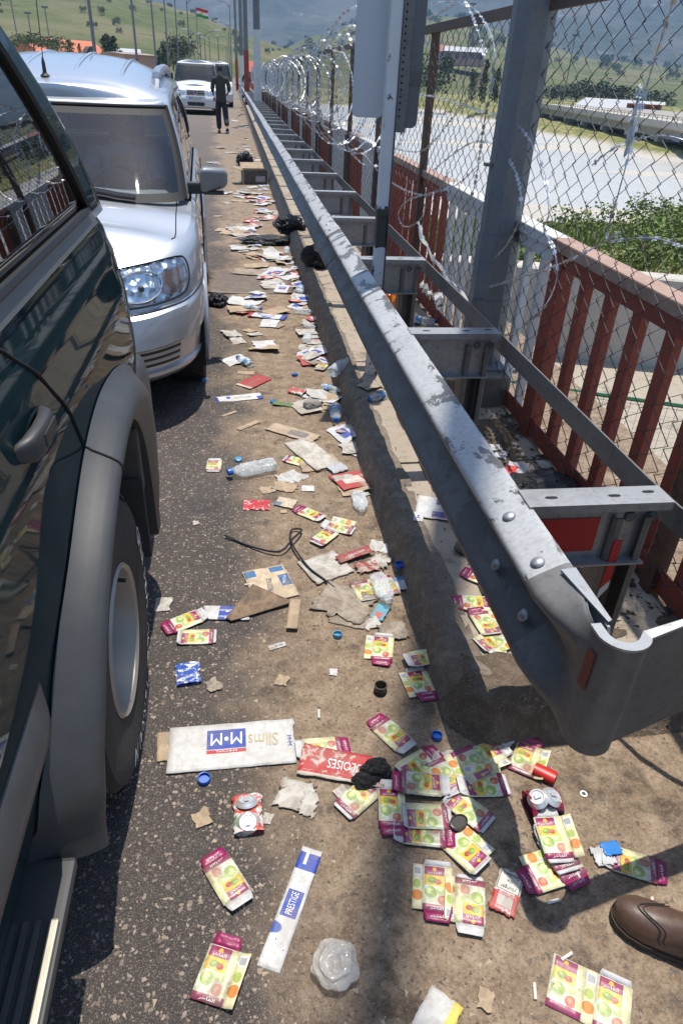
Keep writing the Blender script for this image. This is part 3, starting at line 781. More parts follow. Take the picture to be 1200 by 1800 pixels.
def wheel(root, cxy, r, w, side, rimr, name='wheel', letters=None, tread=46, rimmat=None):
    """tyre with tread blocks, dished rim with holes, hub and valve; outer face toward side*x"""
    x, y, z = cxy
    q = Matrix(((0, 0, side), (0, 1, 0), (1, 0, 0)))
    tyre = MB(); prof = [(rimr*0.98, -w*0.42), (rimr*1.02, -w*0.5), (r*0.80, -w*0.56), (r*0.93, -w*0.53), (r*0.985, -w*0.44), (r, -w*0.3), (r, w*0.3), (r*0.985, w*0.44), (r*0.93, w*0.53), (r*0.80, w*0.56), (rimr*1.04, w*0.5), (rimr*0.98, w*0.42)]
    tyre.lathe(prof, 56, q, (x, y, z)); wo = tyre.build('wheel', RUBBER, root, smooth=True)
    if tread:
        tb = MB()
        for k in range(tread):
            th = 2*math.pi*k/tread
            for row, (c, hw_) in enumerate(((-0.36, 0.11), (-0.12, 0.10), (0.12, 0.10), (0.36, 0.11))):
                a0 = th+(math.pi/tread)*(row % 2); a1 = a0+2*math.pi/tread*0.62; V = []
                sh = 0.35*math.pi/tread*(1 if row > 1 else -1)
                for rr in (r*0.985, r*1.018 if abs(c) < 0.3 else r*1.006):
                    for (aa, cc) in ((a0, c-hw_), (a1, c-hw_), (a1+sh, c+hw_), (a0+sh, c+hw_)):
                        V.append(q @ Vector((rr*math.cos(aa), rr*math.sin(aa), cc*w))+Vector((x, y, z)))
                tb.add(V, [(4, 5, 6, 7), (0, 1, 5, 4), (1, 2, 6, 5), (2, 3, 7, 6), (3, 0, 4, 7)])
        tb.build('tread', RUBBER, wo)['kind'] = 'stuff'
    rim = MB(); rim.lathe([(rimr*1.03, w*0.50), (rimr*1.0, w*0.53), (rimr*0.95, w*0.50), (rimr*0.90, w*0.30), (rimr*0.86, w*0.05), (rimr*0.66, w*0.16), (rimr*0.42, w*0.20), (rimr*0.32, w*0.16), (rimr*0.30, w*0.30), (0.001, w*0.31)], 48, q, (x, y, z))
    rim.build('rim', rimmat or ALLOY, wo, smooth=True)
    hl = MB(); nh = 6
    for k in range(nh):
        th = 2*math.pi*k/nh+0.3; c = q @ Vector((rimr*0.74*math.cos(th), rimr*0.74*math.sin(th), w*0.122))
        t1 = q @ Vector((math.cos(th), math.sin(th), 0.14)); t2 = q @ Vector((-math.sin(th), math.cos(th), 0)); V = []
        for m in range(12):
            a = 2*math.pi*m/12; V.append(Vector((x, y, z))+c+t1*rimr*0.10*math.cos(a)+t2*rimr*0.19*math.sin(a)+(q @ Vector((0, 0, 0.010))))
        hl.add(V, [tuple(range(12))])
    ro_ = hl.build('rim_holes', BLACK, wo, fix=False); ro_['kind'] = 'stuff'
    vv = MB(); a = 0.9; c0 = q @ Vector((rimr*0.84*math.cos(a), rimr*0.84*math.sin(a), w*0.2)); c1 = q @ Vector((rimr*0.80*math.cos(a), rimr*0.80*math.sin(a), w*0.5))
    vv.tube([Vector((x, y, z))+c0, Vector((x, y, z))+c1], 0.0055, 8); vv.build('valve', RUBBER, wo)
    if letters:
        txt, a0 = letters
        lm = MB()
        for n, ch in enumerate(txt):
            me = text_mesh(ch, 0.072)
            th = a0-n*0.135
            for f in me[1]:
                V = []
                for vi in f:
                    u, v = me[0][vi]; rr = r*0.835+v-0.025; aa = th-(u/(r*0.83))
                    V.append(Vector((x, y, z))+q @ Vector((rr*math.sin(aa)*-1 if side < 0 else rr*math.sin(aa), rr*math.cos(aa), w*0.562-abs(rr-r*0.80)*0.10+0.0022)))
                lm.add(V, [tuple(range(len(V)))])
        lo = lm.build('lettering', LETTER, wo, fix=False); lo['kind'] = 'stuff'
    return wo
_txt = {}
def text_mesh(s, size, font=None):
    key = (s, size)
    if key in _txt: return _txt[key]
    cu = bpy.data.curves.new('t', 'FONT'); cu.body = s; cu.size = size; cu.resolution_u = 2
    o = bpy.data.objects.new('t', cu); col.objects.link(o); dg = bpy.context.evaluated_depsgraph_get(); dg.update()
    me = o.evaluated_get(dg).to_mesh(); V = [(v.co.x, v.co.y) for v in me.vertices]; F = [tuple(p.vertices) for p in me.polygons]
    o.evaluated_get(dg).to_mesh_clear(); bpy.data.objects.remove(o); bpy.data.curves.remove(cu)
    _txt[key] = (V, F); return _txt[key]
def text_width(s, size): 
    V = text_mesh(s, size)[0]; return max(v[0] for v in V)
def tubeline(P, r, name, mat, parent, n=5):
    mb = MB(); mb.tube(P, r, n); return mb.build(name, mat, parent, smooth=True, fix=False)

# ------------------------------------------------------------------ dark green off-roader on the left, facing the camera's back
SUVP = car_paint('dark_green_metallic', (0.0055, 0.0175, 0.0220), 0.0, 0.40, 0.085, (0.11, 0.125, 0.125), 0.50, 0.0)
SX = -1.275                                             # its centre line
suv = tag(empty('off_roader', (SX, 0.2, 0)), 'dark green muddy off-roader with grey wheel arch cladding filling the left edge', 'car')
WY, WZ, WR = 1.36, 0.378, 0.378
HWS = 0.915
def prof_suv(t):
    """inset of the flank at height fraction t"""
    tab = [(0, 0.10), (0.10, 0.045), (0.30, 0.018), (0.52, 0.0), (0.72, 0.006), (0.86, 0.022), (0.95, 0.040), (1, 0.058)]
    return interp(tab, t)
SB, ST = 0.34, 1.235
def suv_ring(t):
    z = SB+(ST-SB)*t; i = prof_suv(t)
    rr = [(x, y, z, s) for x, y, s in half_ring(HWS-i, -2.05+i*2, 2.60-i*1.2-0.06*max(0, t-0.45)**1.5, 0.34, 0.25, 0.26, 0.30, 8, 12, 120, 6)]
    return rr
rings = [suv_ring(k/26) for k in range(27)]
sh = Shell(rings)
parts = sh.carve(lambda seg, x, y, z, i, j, sx: 'body', [(1.43, 0.40, 0.44), (WY-2.65, WZ+0.02, 0.455)])
body = finish(parts['body'], 'body', SUVP, suv)
# underside
finish(cap(rings[0], lambda y: 0.0, 4), 'floor_pan', BLACK, suv)
# hood / front deck
hb = [p for p in rings[-1]]; ih = max(i for i, p in enumerate(hb) if p[1] < -0.85)
finish(cap(hb, lambda y: 0.05, 10, 0, ih), 'bonnet', SUVP, suv)
# greenhouse
def gh_ring(t, hw0, hw1, yf0, yf1, yr0, yr1, z0, z1, bulge=0.02, axf=0.16, ayf=0.10, axr=0.14, ayr=0.12, nf=8, nc=8, ns=90, nr=6):
    b = bulge*math.sin(math.pi*t)
    z = z0+(z1-z0)*t
    return [(x, y, z, s) for x, y, s in half_ring(hw0+(hw1-hw0)*t+b, yf0+(yf1-yf0)*t-b*0.5, yr0+(yr1-yr0)*t+b, axf, ayf, axr, ayr, nf, nc, ns, nr)]
g = [gh_ring(k/14, 0.858, 0.735, -0.88, -0.10, 2.50, 2.00, ST, 1.755) for k in range(15)]
def suvkey(seg, x, y, z, i, j, sx):
    t = (z-ST)/(1.755-ST); fr = -0.88+0.78*t; re = 2.50-0.50*t
    if seg == 's':
        u = (y-(fr+0.10))/(re-fr-0.22)
        if 1 <= j <= 11:
            if 0.04 < u < 0.33 or 0.36 < u < 0.56: return ('side_window', sx, u > 0.345)
            if 0.595 < u < 0.935: return ('quarter_window', sx)
        return 'pillar'
    if 1 <= j <= 12 and seg in ('f', 'r'): return 'windscreen' if seg == 'f' else 'rear_window'
    return 'pillar'
sg = Shell(g); parts = sg.carve(suvkey)
for k in parts:
    nm = k if isinstance(k, str) else k[0]
    finish(parts[k], nm, SUVP if nm == 'pillar' else TINT, suv, 0.004 if nm != 'pillar' else 0.012)
finish(cap(g[-1], lambda y: 0.045, 12), 'roof', SUVP, suv)
# belt weatherstrip and window frames (rubber + satin trim)
def flank(y, z, off=0.0):
    t = (z-SB)/(ST-SB); return HWS-prof_suv(max(0, min(1, t)))+off
TRIMM = plain('satin_trim', (0.20, 0.20, 0.205), 0.35, 0.7, 0.2, 20)
for sx in (1, -1):
    mb = MB(); mb.grid(lambda u, v: (sx*(0.852+0.020*(1-u)), -0.75+v*2.96, ST-0.004+0.042*u), 2, 40); finish(mb, 'belt_trim', TRIMM, suv)
def gpt(u, t, off=0.006):
    """point on the glasshouse side at fraction u along and t up"""
    hw = 0.858-0.123*t+0.02*math.sin(math.pi*t); fr = -0.88+0.78*t; re = 2.50-0.50*t
    return (hw+off, fr+0.10+u*(re-fr-0.22), ST+(1.755-ST)*t)
for (a, b) in ((0.595, 0.935), (0.36, 0.56), (0.04, 0.33)):
    fr_ = [gpt(a+(b-a)*k/8, 0.075) for k in range(9)]+[gpt(b+0.004, 0.075+0.77*k/8) for k in range(9)]+[gpt(b+(a-b)*k/8, 0.855) for k in range(9)]+[gpt(a-0.004, 0.855-0.78*k/8) for k in range(9)]
    tubeline(fr_, 0.011, 'window_seal', plain('window_rubber', (0.012, 0.012, 0.013), 0.5), suv, 6)
# arch cladding: flared ring round the rear wheel on both sides, running down into the sill
def arch_clad(wy, sx, r0=0.452, r1=0.57):
    mb = MB()
    def fn(u, v):
        th = R(-32)+v*R(244)          # from the rear bottom over the top to the front bottom
        rr = r0+(r1-r0)*u*(1.0+(0.10 if v > 0.5 else 0.0)*(v-0.5)*2)
        y = wy+rr*math.cos(th)*1.02; z = WZ+0.02+rr*math.sin(th)
        if u == 1 and v > 0.8: y -= 0.05*(v-0.8)*5
        z = max(z, 0.27); base = flank(y, max(z, SB+0.02))
        fl = [0.045, 0.052, 0.055, 0.052, 0.046, 0.036, 0.022, 0.010, 0.004][int(round(u*8))]
        return (sx*(base+fl), y, z)
    mb.grid(fn, 8, 56)
    def inner(u, v):
        x, y, z = fn(0, v); return (x-sx*0.22*u, y, z)
    mb.grid(inner, 3, 56); return mb
LIP = [(1.99, 0.27), (1.985, 0.45), (1.955, 0.62), (1.87, 0.745), (1.74, 0.815), (1.58, 0.835), (1.42, 0.815), (1.26, 0.765), (1.11, 0.675), (0.99, 0.56), (0.90, 0.43), (0.86, 0.29)]
OUT = [(2.28, 0.36), (2.30, 0.52), (2.28, 0.68), (2.20, 0.79), (1.98, 0.880), (1.70, 0.915), (1.45, 0.885), (1.24, 0.815), (1.08, 0.725), (0.95, 0.615), (0.84, 0.48), (0.78, 0.33)]
def clad2(sx):
    L = spline([(a, b, 0) for a, b in LIP], 5); O = spline([(a, b, 0) for a, b in OUT], 5); mb = MB(); n = len(L)
    fl = [0.060, 0.076, 0.082, 0.080, 0.072, 0.056, 0.036, 0.016, 0.003]
    def fn(u, v):
        i = int(round(v*(n-1))); k = int(round(u*8)); p = L[i].lerp(O[i], u**0.9)
        base = flank(p.x, max(p.y, SB+0.02))
        return (sx*(HWS-0.004+fl[k] if u < 0.5 else sx*0+max(base, (HWS-0.004)*(1-(u-0.5)*2)+base*(u-0.5)*2)+fl[k])*(1 if u < 0.5 else sx)*(1 if u < 0.5 else 1), p.x, p.y)
    def fn2(u, v):
        i = int(round(v*(n-1))); k = int(round(u*8)); p = L[i].lerp(O[i], u**0.9); base = flank(p.x, max(p.y, SB+0.02))
        return (sx*((HWS-0.004)*(1-u)+base*u+fl[k]), p.x, p.y)
    mb.grid(fn2, 8, n-1)
    mb.grid(lambda u, v: (fn2(0, v)[0]-sx*0.20*u, fn2(0, v)[1], fn2(0, v)[2]), 3, n-1); return mb
for sx in (1, -1): finish(clad2(sx), 'arch_cladding', PLAST, suv, 0, 50)
# the joint where the door carries its piece of the cladding
def cpt(i, u): 
    L = Vector((*LIP[i], 0)); O = Vector((*OUT[i], 0)); p = L.lerp(O, u**0.9); fl = [0.060, 0.076, 0.082, 0.080, 0.072, 0.056, 0.036, 0.016, 0.003]
    return ((HWS-0.004)*(1-u)+flank(p.x, max(p.y, SB+0.02))*u+fl[int(round(u*8))]+0.001, p.x, p.y)
tubeline([cpt(6, k/8) for k in range(9)], 0.0035, 'cladding_joint', plain('joint_black', (0.004, 0.004, 0.004), 0.9), suv)
for sx in (1, -1): finish(arch_clad(WY-2.65, sx), 'arch_cladding', PLAST, suv, 0, 50)
# wheel wells
for wy in (WY, WY-2.65):
    for sx in (1, -1):
        mb = MB(); mb.grid(lambda u, v: (sx*(0.83-0.42*u), wy+0.46*math.cos(R(-30)+v*R(240)), WZ+0.02+0.46*math.sin(R(-30)+v*R(240))), 2, 24)
        mb.grid(lambda u, v: (sx*0.41, wy-0.46+0.92*u, 0.1+0.78*v), 1, 1); finish(mb, 'wheel_well', BLACK, suv)
for wy in (WY, WY-2.65):
    for sx in (1, -1): wheel(suv, (sx*0.828, wy, WZ), WR, 0.245, sx, 0.192, letters=('CRUISER ALL TERRAIN', 0.5) if sx > 0 else None, rimmat=plain('dusty_rim', (0.34, 0.31, 0.27), 0.5, 0.55, 0.15, 9))
# mud flap behind the rear wheel
mb = MB(); mb.bbox((0.70, 1.86, 0.27), (0.962, 1.872, 0.56), 0.004); fo = mb.build('mud_flap', PLASTD, suv)
mb = MB(); mb.bbox((0.72, 1.885, 0.50), (0.958, 1.93, 0.72), 0.008); mb.build('splash_shield', RUBDUST, suv)
# rear bumper
bp = half_ring(0.925, 1.2, 2.66, 0.2, 0.2, 0.22, 0.26, 6, 10, 60, 6); bp = [p for p in bp if p[1] > 2.24 and p[2] != 'f']
mb = MB(); pr = [(0.030, 0.44), (0.0, 0.47), (-0.010, 0.54), (-0.010, 0.64), (0.0, 0.705), (0.03, 0.735), (0.07, 0.74)]
for sx in (1, -1): mb.grid(lambda u, v: (sx*(bp[int(round(u*(len(bp)-1)))][0]-pr[int(round(v*6))][0]*(1 if bp[int(round(u*(len(bp)-1)))][0] > 0.5 else 0)), bp[int(round(u*(len(bp)-1)))][1]-pr[int(round(v*6))][0], pr[int(round(v*6))][1]), len(bp)-1, 6)
finish(mb, 'rear_bumper', PLAST, suv, 0, 50)
# running board, side moulding, door gaps, handle
mb = MB(); mb.bbox((0.78, -0.62, 0.315), (0.930, 0.80, 0.345), 0.010); sb_ = mb.build('running_board', PLAST, suv)
for k in range(5):
    mb = MB(); mb.box((0.80+k*0.021, -0.60, 0.346), (0.811+k*0.021, 0.68, 0.3525)); mb.build('rib', plain('worn_aluminium', (0.12, 0.12, 0.118), 0.5, 0.6, 0.3, 40), sb_)
mb = MB(); mb.bbox((0.908, -0.60, 0.342), (0.924, 0.68, 0.356), 0.004); mb.build('edge_strip', plain('worn_trim', (0.36, 0.34, 0.28), 0.5, 0.6, 0.35, 25), sb_)
mb = MB()
pr = [(0.0, 0.605), (0.024, 0.625), (0.033, 0.655), (0.030, 0.685), (0.0, 0.715)]
mb.grid(lambda u, v: (flank(0, pr[int(round(u*4))][1])+pr[int(round(u*4))][0]*(1 if v < 0.97 else (1-v)*30), -0.7+v*1.60, pr[int(round(u*4))][1]+0.0), 4, 40); finish(mb, 'side_moulding', PLAST, suv, 0, 60)
GAP = plain('panel_gap', (0.004, 0.004, 0.004), 0.9)
gp = [(0.24+0.98, 1.19), (1.235, 1.12), (1.26, 1.04), (1.31, 0.97), (1.355, 0.92), (1.40, 0.86)]
gp = [(1.13, 1.245), (1.19, 1.20), (1.29, 1.12), (1.37, 1.03), (1.42, 0.95), (1.45, 0.885)]
tubeline([(flank(y, z, 0.0005), y, z) for y, z in [(a.x, a.y) for a in spline([(p[0], p[1], 0) for p in gp], 6)]], 0.0042, 'door_gap', GAP, suv)
tubeline([(flank(0.28, z, 0.0005), 0.28, z) for z in [0.36+0.84*k/12 for k in range(13)]], 0.004, 'door_gap', GAP, suv)
tubeline([(0.875-prof_suv(0.77)+0.0005, y, SB+(ST-SB)*0.77) for y in [-1.0+3.2*k/20 for k in range(21)]], 0.0022, 'crease', GAP, suv) if False else None
# pull handle with its scooped recess
hz_ = 1.06; hx = flank(1.0, hz_)
mb = MB(); mb.lathe([(0.0001, 0.0012), (0.045, 0.002), (0.056, 0.003), (0.062, 0.0005)], 28, Matrix(((0, 0, 1), (1.55, 0, 0), (0, 0.74, 0))), (hx, 1.185, hz_-0.018)); finish(mb, 'door_handle_recess', plain('recess_paint', (0.010, 0.022, 0.027), 0.22, 0.4), suv)
mb = MB(); hp = [(1.065, 0.000, 0.010), (1.073, 0.018, 0.018), (1.09, 0.029, 0.024), (1.13, 0.034, 0.026), (1.18, 0.033, 0.025), (1.215, 0.027, 0.022), (1.238, 0.015, 0.015), (1.245, 0.000, 0.007)]
def hfn(u, v):
    i = int(round(v*(len(hp)-1))); y, d, h = hp[i]; th = 2*math.pi*u
    return (hx+max(-0.002, d-0.013+0.013*math.copysign(abs(math.cos(th))**0.5, math.cos(th))), y, hz_+0.004+h*math.copysign(abs(math.sin(th))**0.55, math.sin(th)))
mb.grid(hfn, 20, len(hp)-1); ho = finish(mb, 'door_handle', PLAST, suv, 0, 60)
mb = MB(); mb.bbox((hx+0.0315, 1.125, hz_-0.010), (hx+0.0352, 1.205, hz_+0.016), 0.0015); mb.build('grip_inset', PLASTD, ho)
# interior mass seen through the tint
mb = MB(); mb.bbox((-0.66, 0.5, 0.6), (0.66, 0.72, 1.28), 0.05); mb.bbox((-0.66, 1.45, 0.6), (0.66, 1.62, 1.22), 0.05); mb.build('seats', SEATM, suv)
mb = MB(); mb.bbox((-0.72, -1.0, 0.9), (0.72, -0.6, 1.15), 0.05); mb.build('dashboard', INTER, suv)
mb = MB(); mb.box((-0.74, -0.8, 0.42), (0.74, 2.5, 0.46)); mb.build('cabin_floor', INTER, suv)
# tail lamp, front lamps, mirrors
for sx in (1, -1):
    mb = MB(); mb.bbox((sx*0.70-0.07, 2.585, 0.85), (sx*0.70+0.07, 2.63, 1.12), 0.012); mb.build('tail_lamp', plain('red_lens', (0.35, 0.01, 0.01), 0.2), suv)
    mb = MB(); mb.bbox((sx*0.62-0.13, -2.06, 0.78), (sx*0.62+0.13, -2.0, 0.93), 0.02); mb.build('headlamp', plain('lamp_lens', (0.5, 0.5, 0.5), 0.1), suv)
    mb = MB(); mb.bbox((sx*1.0-0.09, -0.78, 1.15), (sx*1.0+0.09, -0.62, 1.33), 0.03); mb.build('mirror', PLAST, suv)
SINV = 0.2
for o in suv.children_recursive:
    if o.parent == suv: o.location.y -= SINV
GAPB = plain('ceramic_black', (0.008, 0.008, 0.009), 0.7)
# ------------------------------------------------------------------ generic car with a rounded nose
def build_car(root, P):
    x0 = 0; hw = P['hw']; yf, yr = P['yf'], P['yr']; zb = P['zb']
    nR = len(P['rows'])
    def ztop(y): return interp(P['ztop'], y)
    def ring(t, ins, fy):
        out = []
        for x, y, s in half_ring(hw-ins, yf+fy, yr-fy*0.5-ins, P['axf'], P['ayf'], 0.30, 0.22, 14, 26, 100, 6):
            zt = ztop(y); out.append((x, y, zb+(zt-zb)*t, s))
        return out
    tt = sorted(P['rows']); rings = []
    for k in range(len(tt)-1):
        (t0, i0, f0), (t1, i1, f1) = tt[k], tt[k+1]; n = max(1, int(round((t1-t0)*30)))
        for m in range(n):
            f = m/n; rings.append(ring(t0+(t1-t0)*f, i0+(i1-i0)*f, f0+(f1-f0)*f))
    rings.append(ring(*tt[-1]))
    sh = Shell(rings); parts = sh.carve(lambda seg, x, y, z, i, j, sx: 'body', P['arches'])
    body = finish(parts['body'], 'body', P['paint'], root, 0, P.get('sharp', 32))
    finish(cap(rings[0], lambda y: 0, 4), 'floor_pan', BLACK, root)
    top = rings[-1]; ih = max(i for i, p in enumerate(top) if p[1] < P['cowl'] and p[3] in 'f cf s'.split())
    hood = finish(cap(top, lambda y: P['crown']*min(1, max(0.15, (y-yf)/0.5)), 24, 0, ih), 'bonnet', P['paint'], root)
    # glasshouse
    g0 = P['gh']; M = 12
    g = [gh_ring(k/M, *g0['hw'], *g0['yf'], *g0['yr'], g0['z'][0], g0['z'][1], g0.get('bulge', 0.02), *g0['corner'], nf=12, nc=16, ns=90) for k in range(M+1)]
    if 'rise' in P:
        g = [[(x, y, z+P['rise']*(k/M)*min(1, max(0, (y-g0['yf'][1]-0.1)/1.1))**0.7, s) for x, y, z, s in rr] for k, rr in enumerate(g)]
    ncf = 16
    def key(seg, x, y, z, i, j, sx):
        t = (z-g0['z'][0])/(g0['z'][1]-g0['z'][0])
        if seg in ('f', 'cf'):
            fi = i-12 if seg == 'cf' else -1
            if fi < ncf*g0['wsfrac'] and 0 <= j <= M-2: return 'screen_border' if (j == 0 or j == M-2 or fi >= ncf*g0['wsfrac']-2) else 'windscreen'
            return 'pillar'
        if seg == 's':
            fr = g0['yf'][0]+(g0['yf'][1]-g0['yf'][0])*t+g0['corner'][1]; re = g0['yr'][0]+(g0['yr'][1]-g0['yr'][0])*t-g0['corner'][3]
            u = (y-fr)/(re-fr)
            if 1 <= j <= M-3:
                for n, (a, b) in enumerate(g0['side']):
                    if a < u < b: return ('side_window', sx, n)
                if g0['side'][0][0] < u < g0['side'][-1][1]: return ('door_pillar', sx, u > g0['side'][1][0])
            return 'pillar'
        if seg == 'r' and 2 <= j <= M-3: return 'rear_window'
        return 'pillar'
    pt = Shell(g).carve(key)
    for k in pt:
        nm = k if isinstance(k, str) else k[0]
        finish(pt[k], nm, P['paint'] if nm == 'pillar' else GAPB if nm in ('screen_border', 'door_pillar') else (SCREEN if nm == 'windscreen' else TINT), root, 0.01 if nm == 'pillar' else 0.0)
    finish(cap(g[-1], P['roofcrown'] if callable(P['roofcrown']) else (lambda y: P['roofcrown']), 20, pw=3.2), 'roof', P['paint'], root)
    for (wy, wz, wr) in P['arches']:
        for sx in (1, -1):
            mb = MB(); mb.grid(lambda u, v: (sx*(hw-0.02-0.3*u), wy+wr*math.cos(R(-25)+v*R(230)), wz+wr*math.sin(R(-25)+v*R(230))), 2, 24); mb.grid(lambda u, v: (sx*(hw-0.33), wy-wr+2*wr*u, 0.12+(wr+wz-0.14)*v), 1, 1); finish(mb, 'wheel_well', BLACK, root)
            wheel(root, (sx*(hw-P['tyw']*0.5-0.035), wy, P['wr']), P['wr'], P['tyw'], sx, P['rim'], tread=P.get('tread', 0))
    return rings, g, top
def patch(rings, i0, i1, j0, j1, off, nu=16, nv=10, round_=0.18, sx=1, fj=None):
    """rounded patch lying on a ring shell, lifted by off along the plan normal"""
    def base(a, b):
        i = min(int(a), len(rings[0])-2); j = min(int(b), len(rings)-2); u, v = a-i, b-j
        q = [Vector(rings[jj][ii][:3]) for jj, ii in ((j, i), (j, i+1), (j+1, i), (j+1, i+1))]
        return q[0]*(1-u)*(1-v)+q[1]*u*(1-v)+q[2]*(1-u)*v+q[3]*u*v
    def fn(u, v):
        s, t = 2*u-1, 2*v-1                               # squircle so the corners are round
        a = s*(1-round_*t*t*abs(s)**2); b = t*(1-round_*s*s*abs(t)**2)
        uu, vv = (a+1)/2, (b+1)/2
        fi = i0+(i1-i0)*uu; fjv = j0+(j1-j0)*vv
        if fj: fjv = fj(uu, vv)
        p = base(fi, fjv); d = (base(min(fi+0.5, len(rings[0])-1.01), fjv)-base(max(fi-0.5, 0), fjv)); n = Vector((d.y, -d.x, 0)).normalized()
        p = p+n*off; return (p.x*sx, p.y, p.z)
    mb = MB(); mb.grid(fn, nu, nv)
    return mb, fn
SILVER = car_paint('silver_metallic', (0.47, 0.485, 0.51), 0.6, 0.34, 0.06)
wag = tag(empty('estate_car', (-1.07, 0, 0)), 'silver estate car with antenna parked facing the camera behind the dark off-roader', 'car')
SP = dict(hw=0.87, yf=3.36, yr=7.80, zb=0.20, axf=0.62, ayf=0.66, cowl=4.50, crown=0.075, rise=0.075, roofcrown=lambda y: 0.055+0.10*math.sin(max(0, min(1, (y-4.93)/2.57))*math.pi)**0.6, paint=SILVER, wr=0.305, tyw=0.185, rim=0.19, tread=40,
    ztop=[(3.36, 0.775), (3.60, 0.815), (3.90, 0.865), (4.25, 0.925), (4.6, 0.965), (5.5, 0.985), (7.8, 1.0)],
    rows=[(0.0, 0.10, 0.10), (0.06, 0.055, 0.035), (0.12, 0.035, 0.0), (0.155, 0.03, 0.002), (0.17, 0.034, 0.026), (0.36, 0.016, 0.030), (0.395, 0.006, -0.016), (0.50, 0.0, 0.002), (0.60, 0.004, 0.018), (0.635, 0.010, 0.022), (0.665, 0.012, 0.068), (0.80, 0.012, 0.105), (0.93, 0.020, 0.165), (0.98, 0.034, 0.21), (1.0, 0.055, 0.26)],
    arches=[(4.20, 0.31, 0.345), (6.98, 0.31, 0.345)],
    gh=dict(hw=(0.805, 0.695), yf=(4.26, 4.93), yr=(7.72, 7.50), z=(0.975, 1.455), bulge=0.018, corner=(0.52, 0.26, 0.12, 0.12), wsfrac=0.80, side=((0.05, 0.29), (0.32, 0.58), (0.61, 0.94))))
rings, gsil, topsil = build_car(wag, SP)
nj = len(rings)
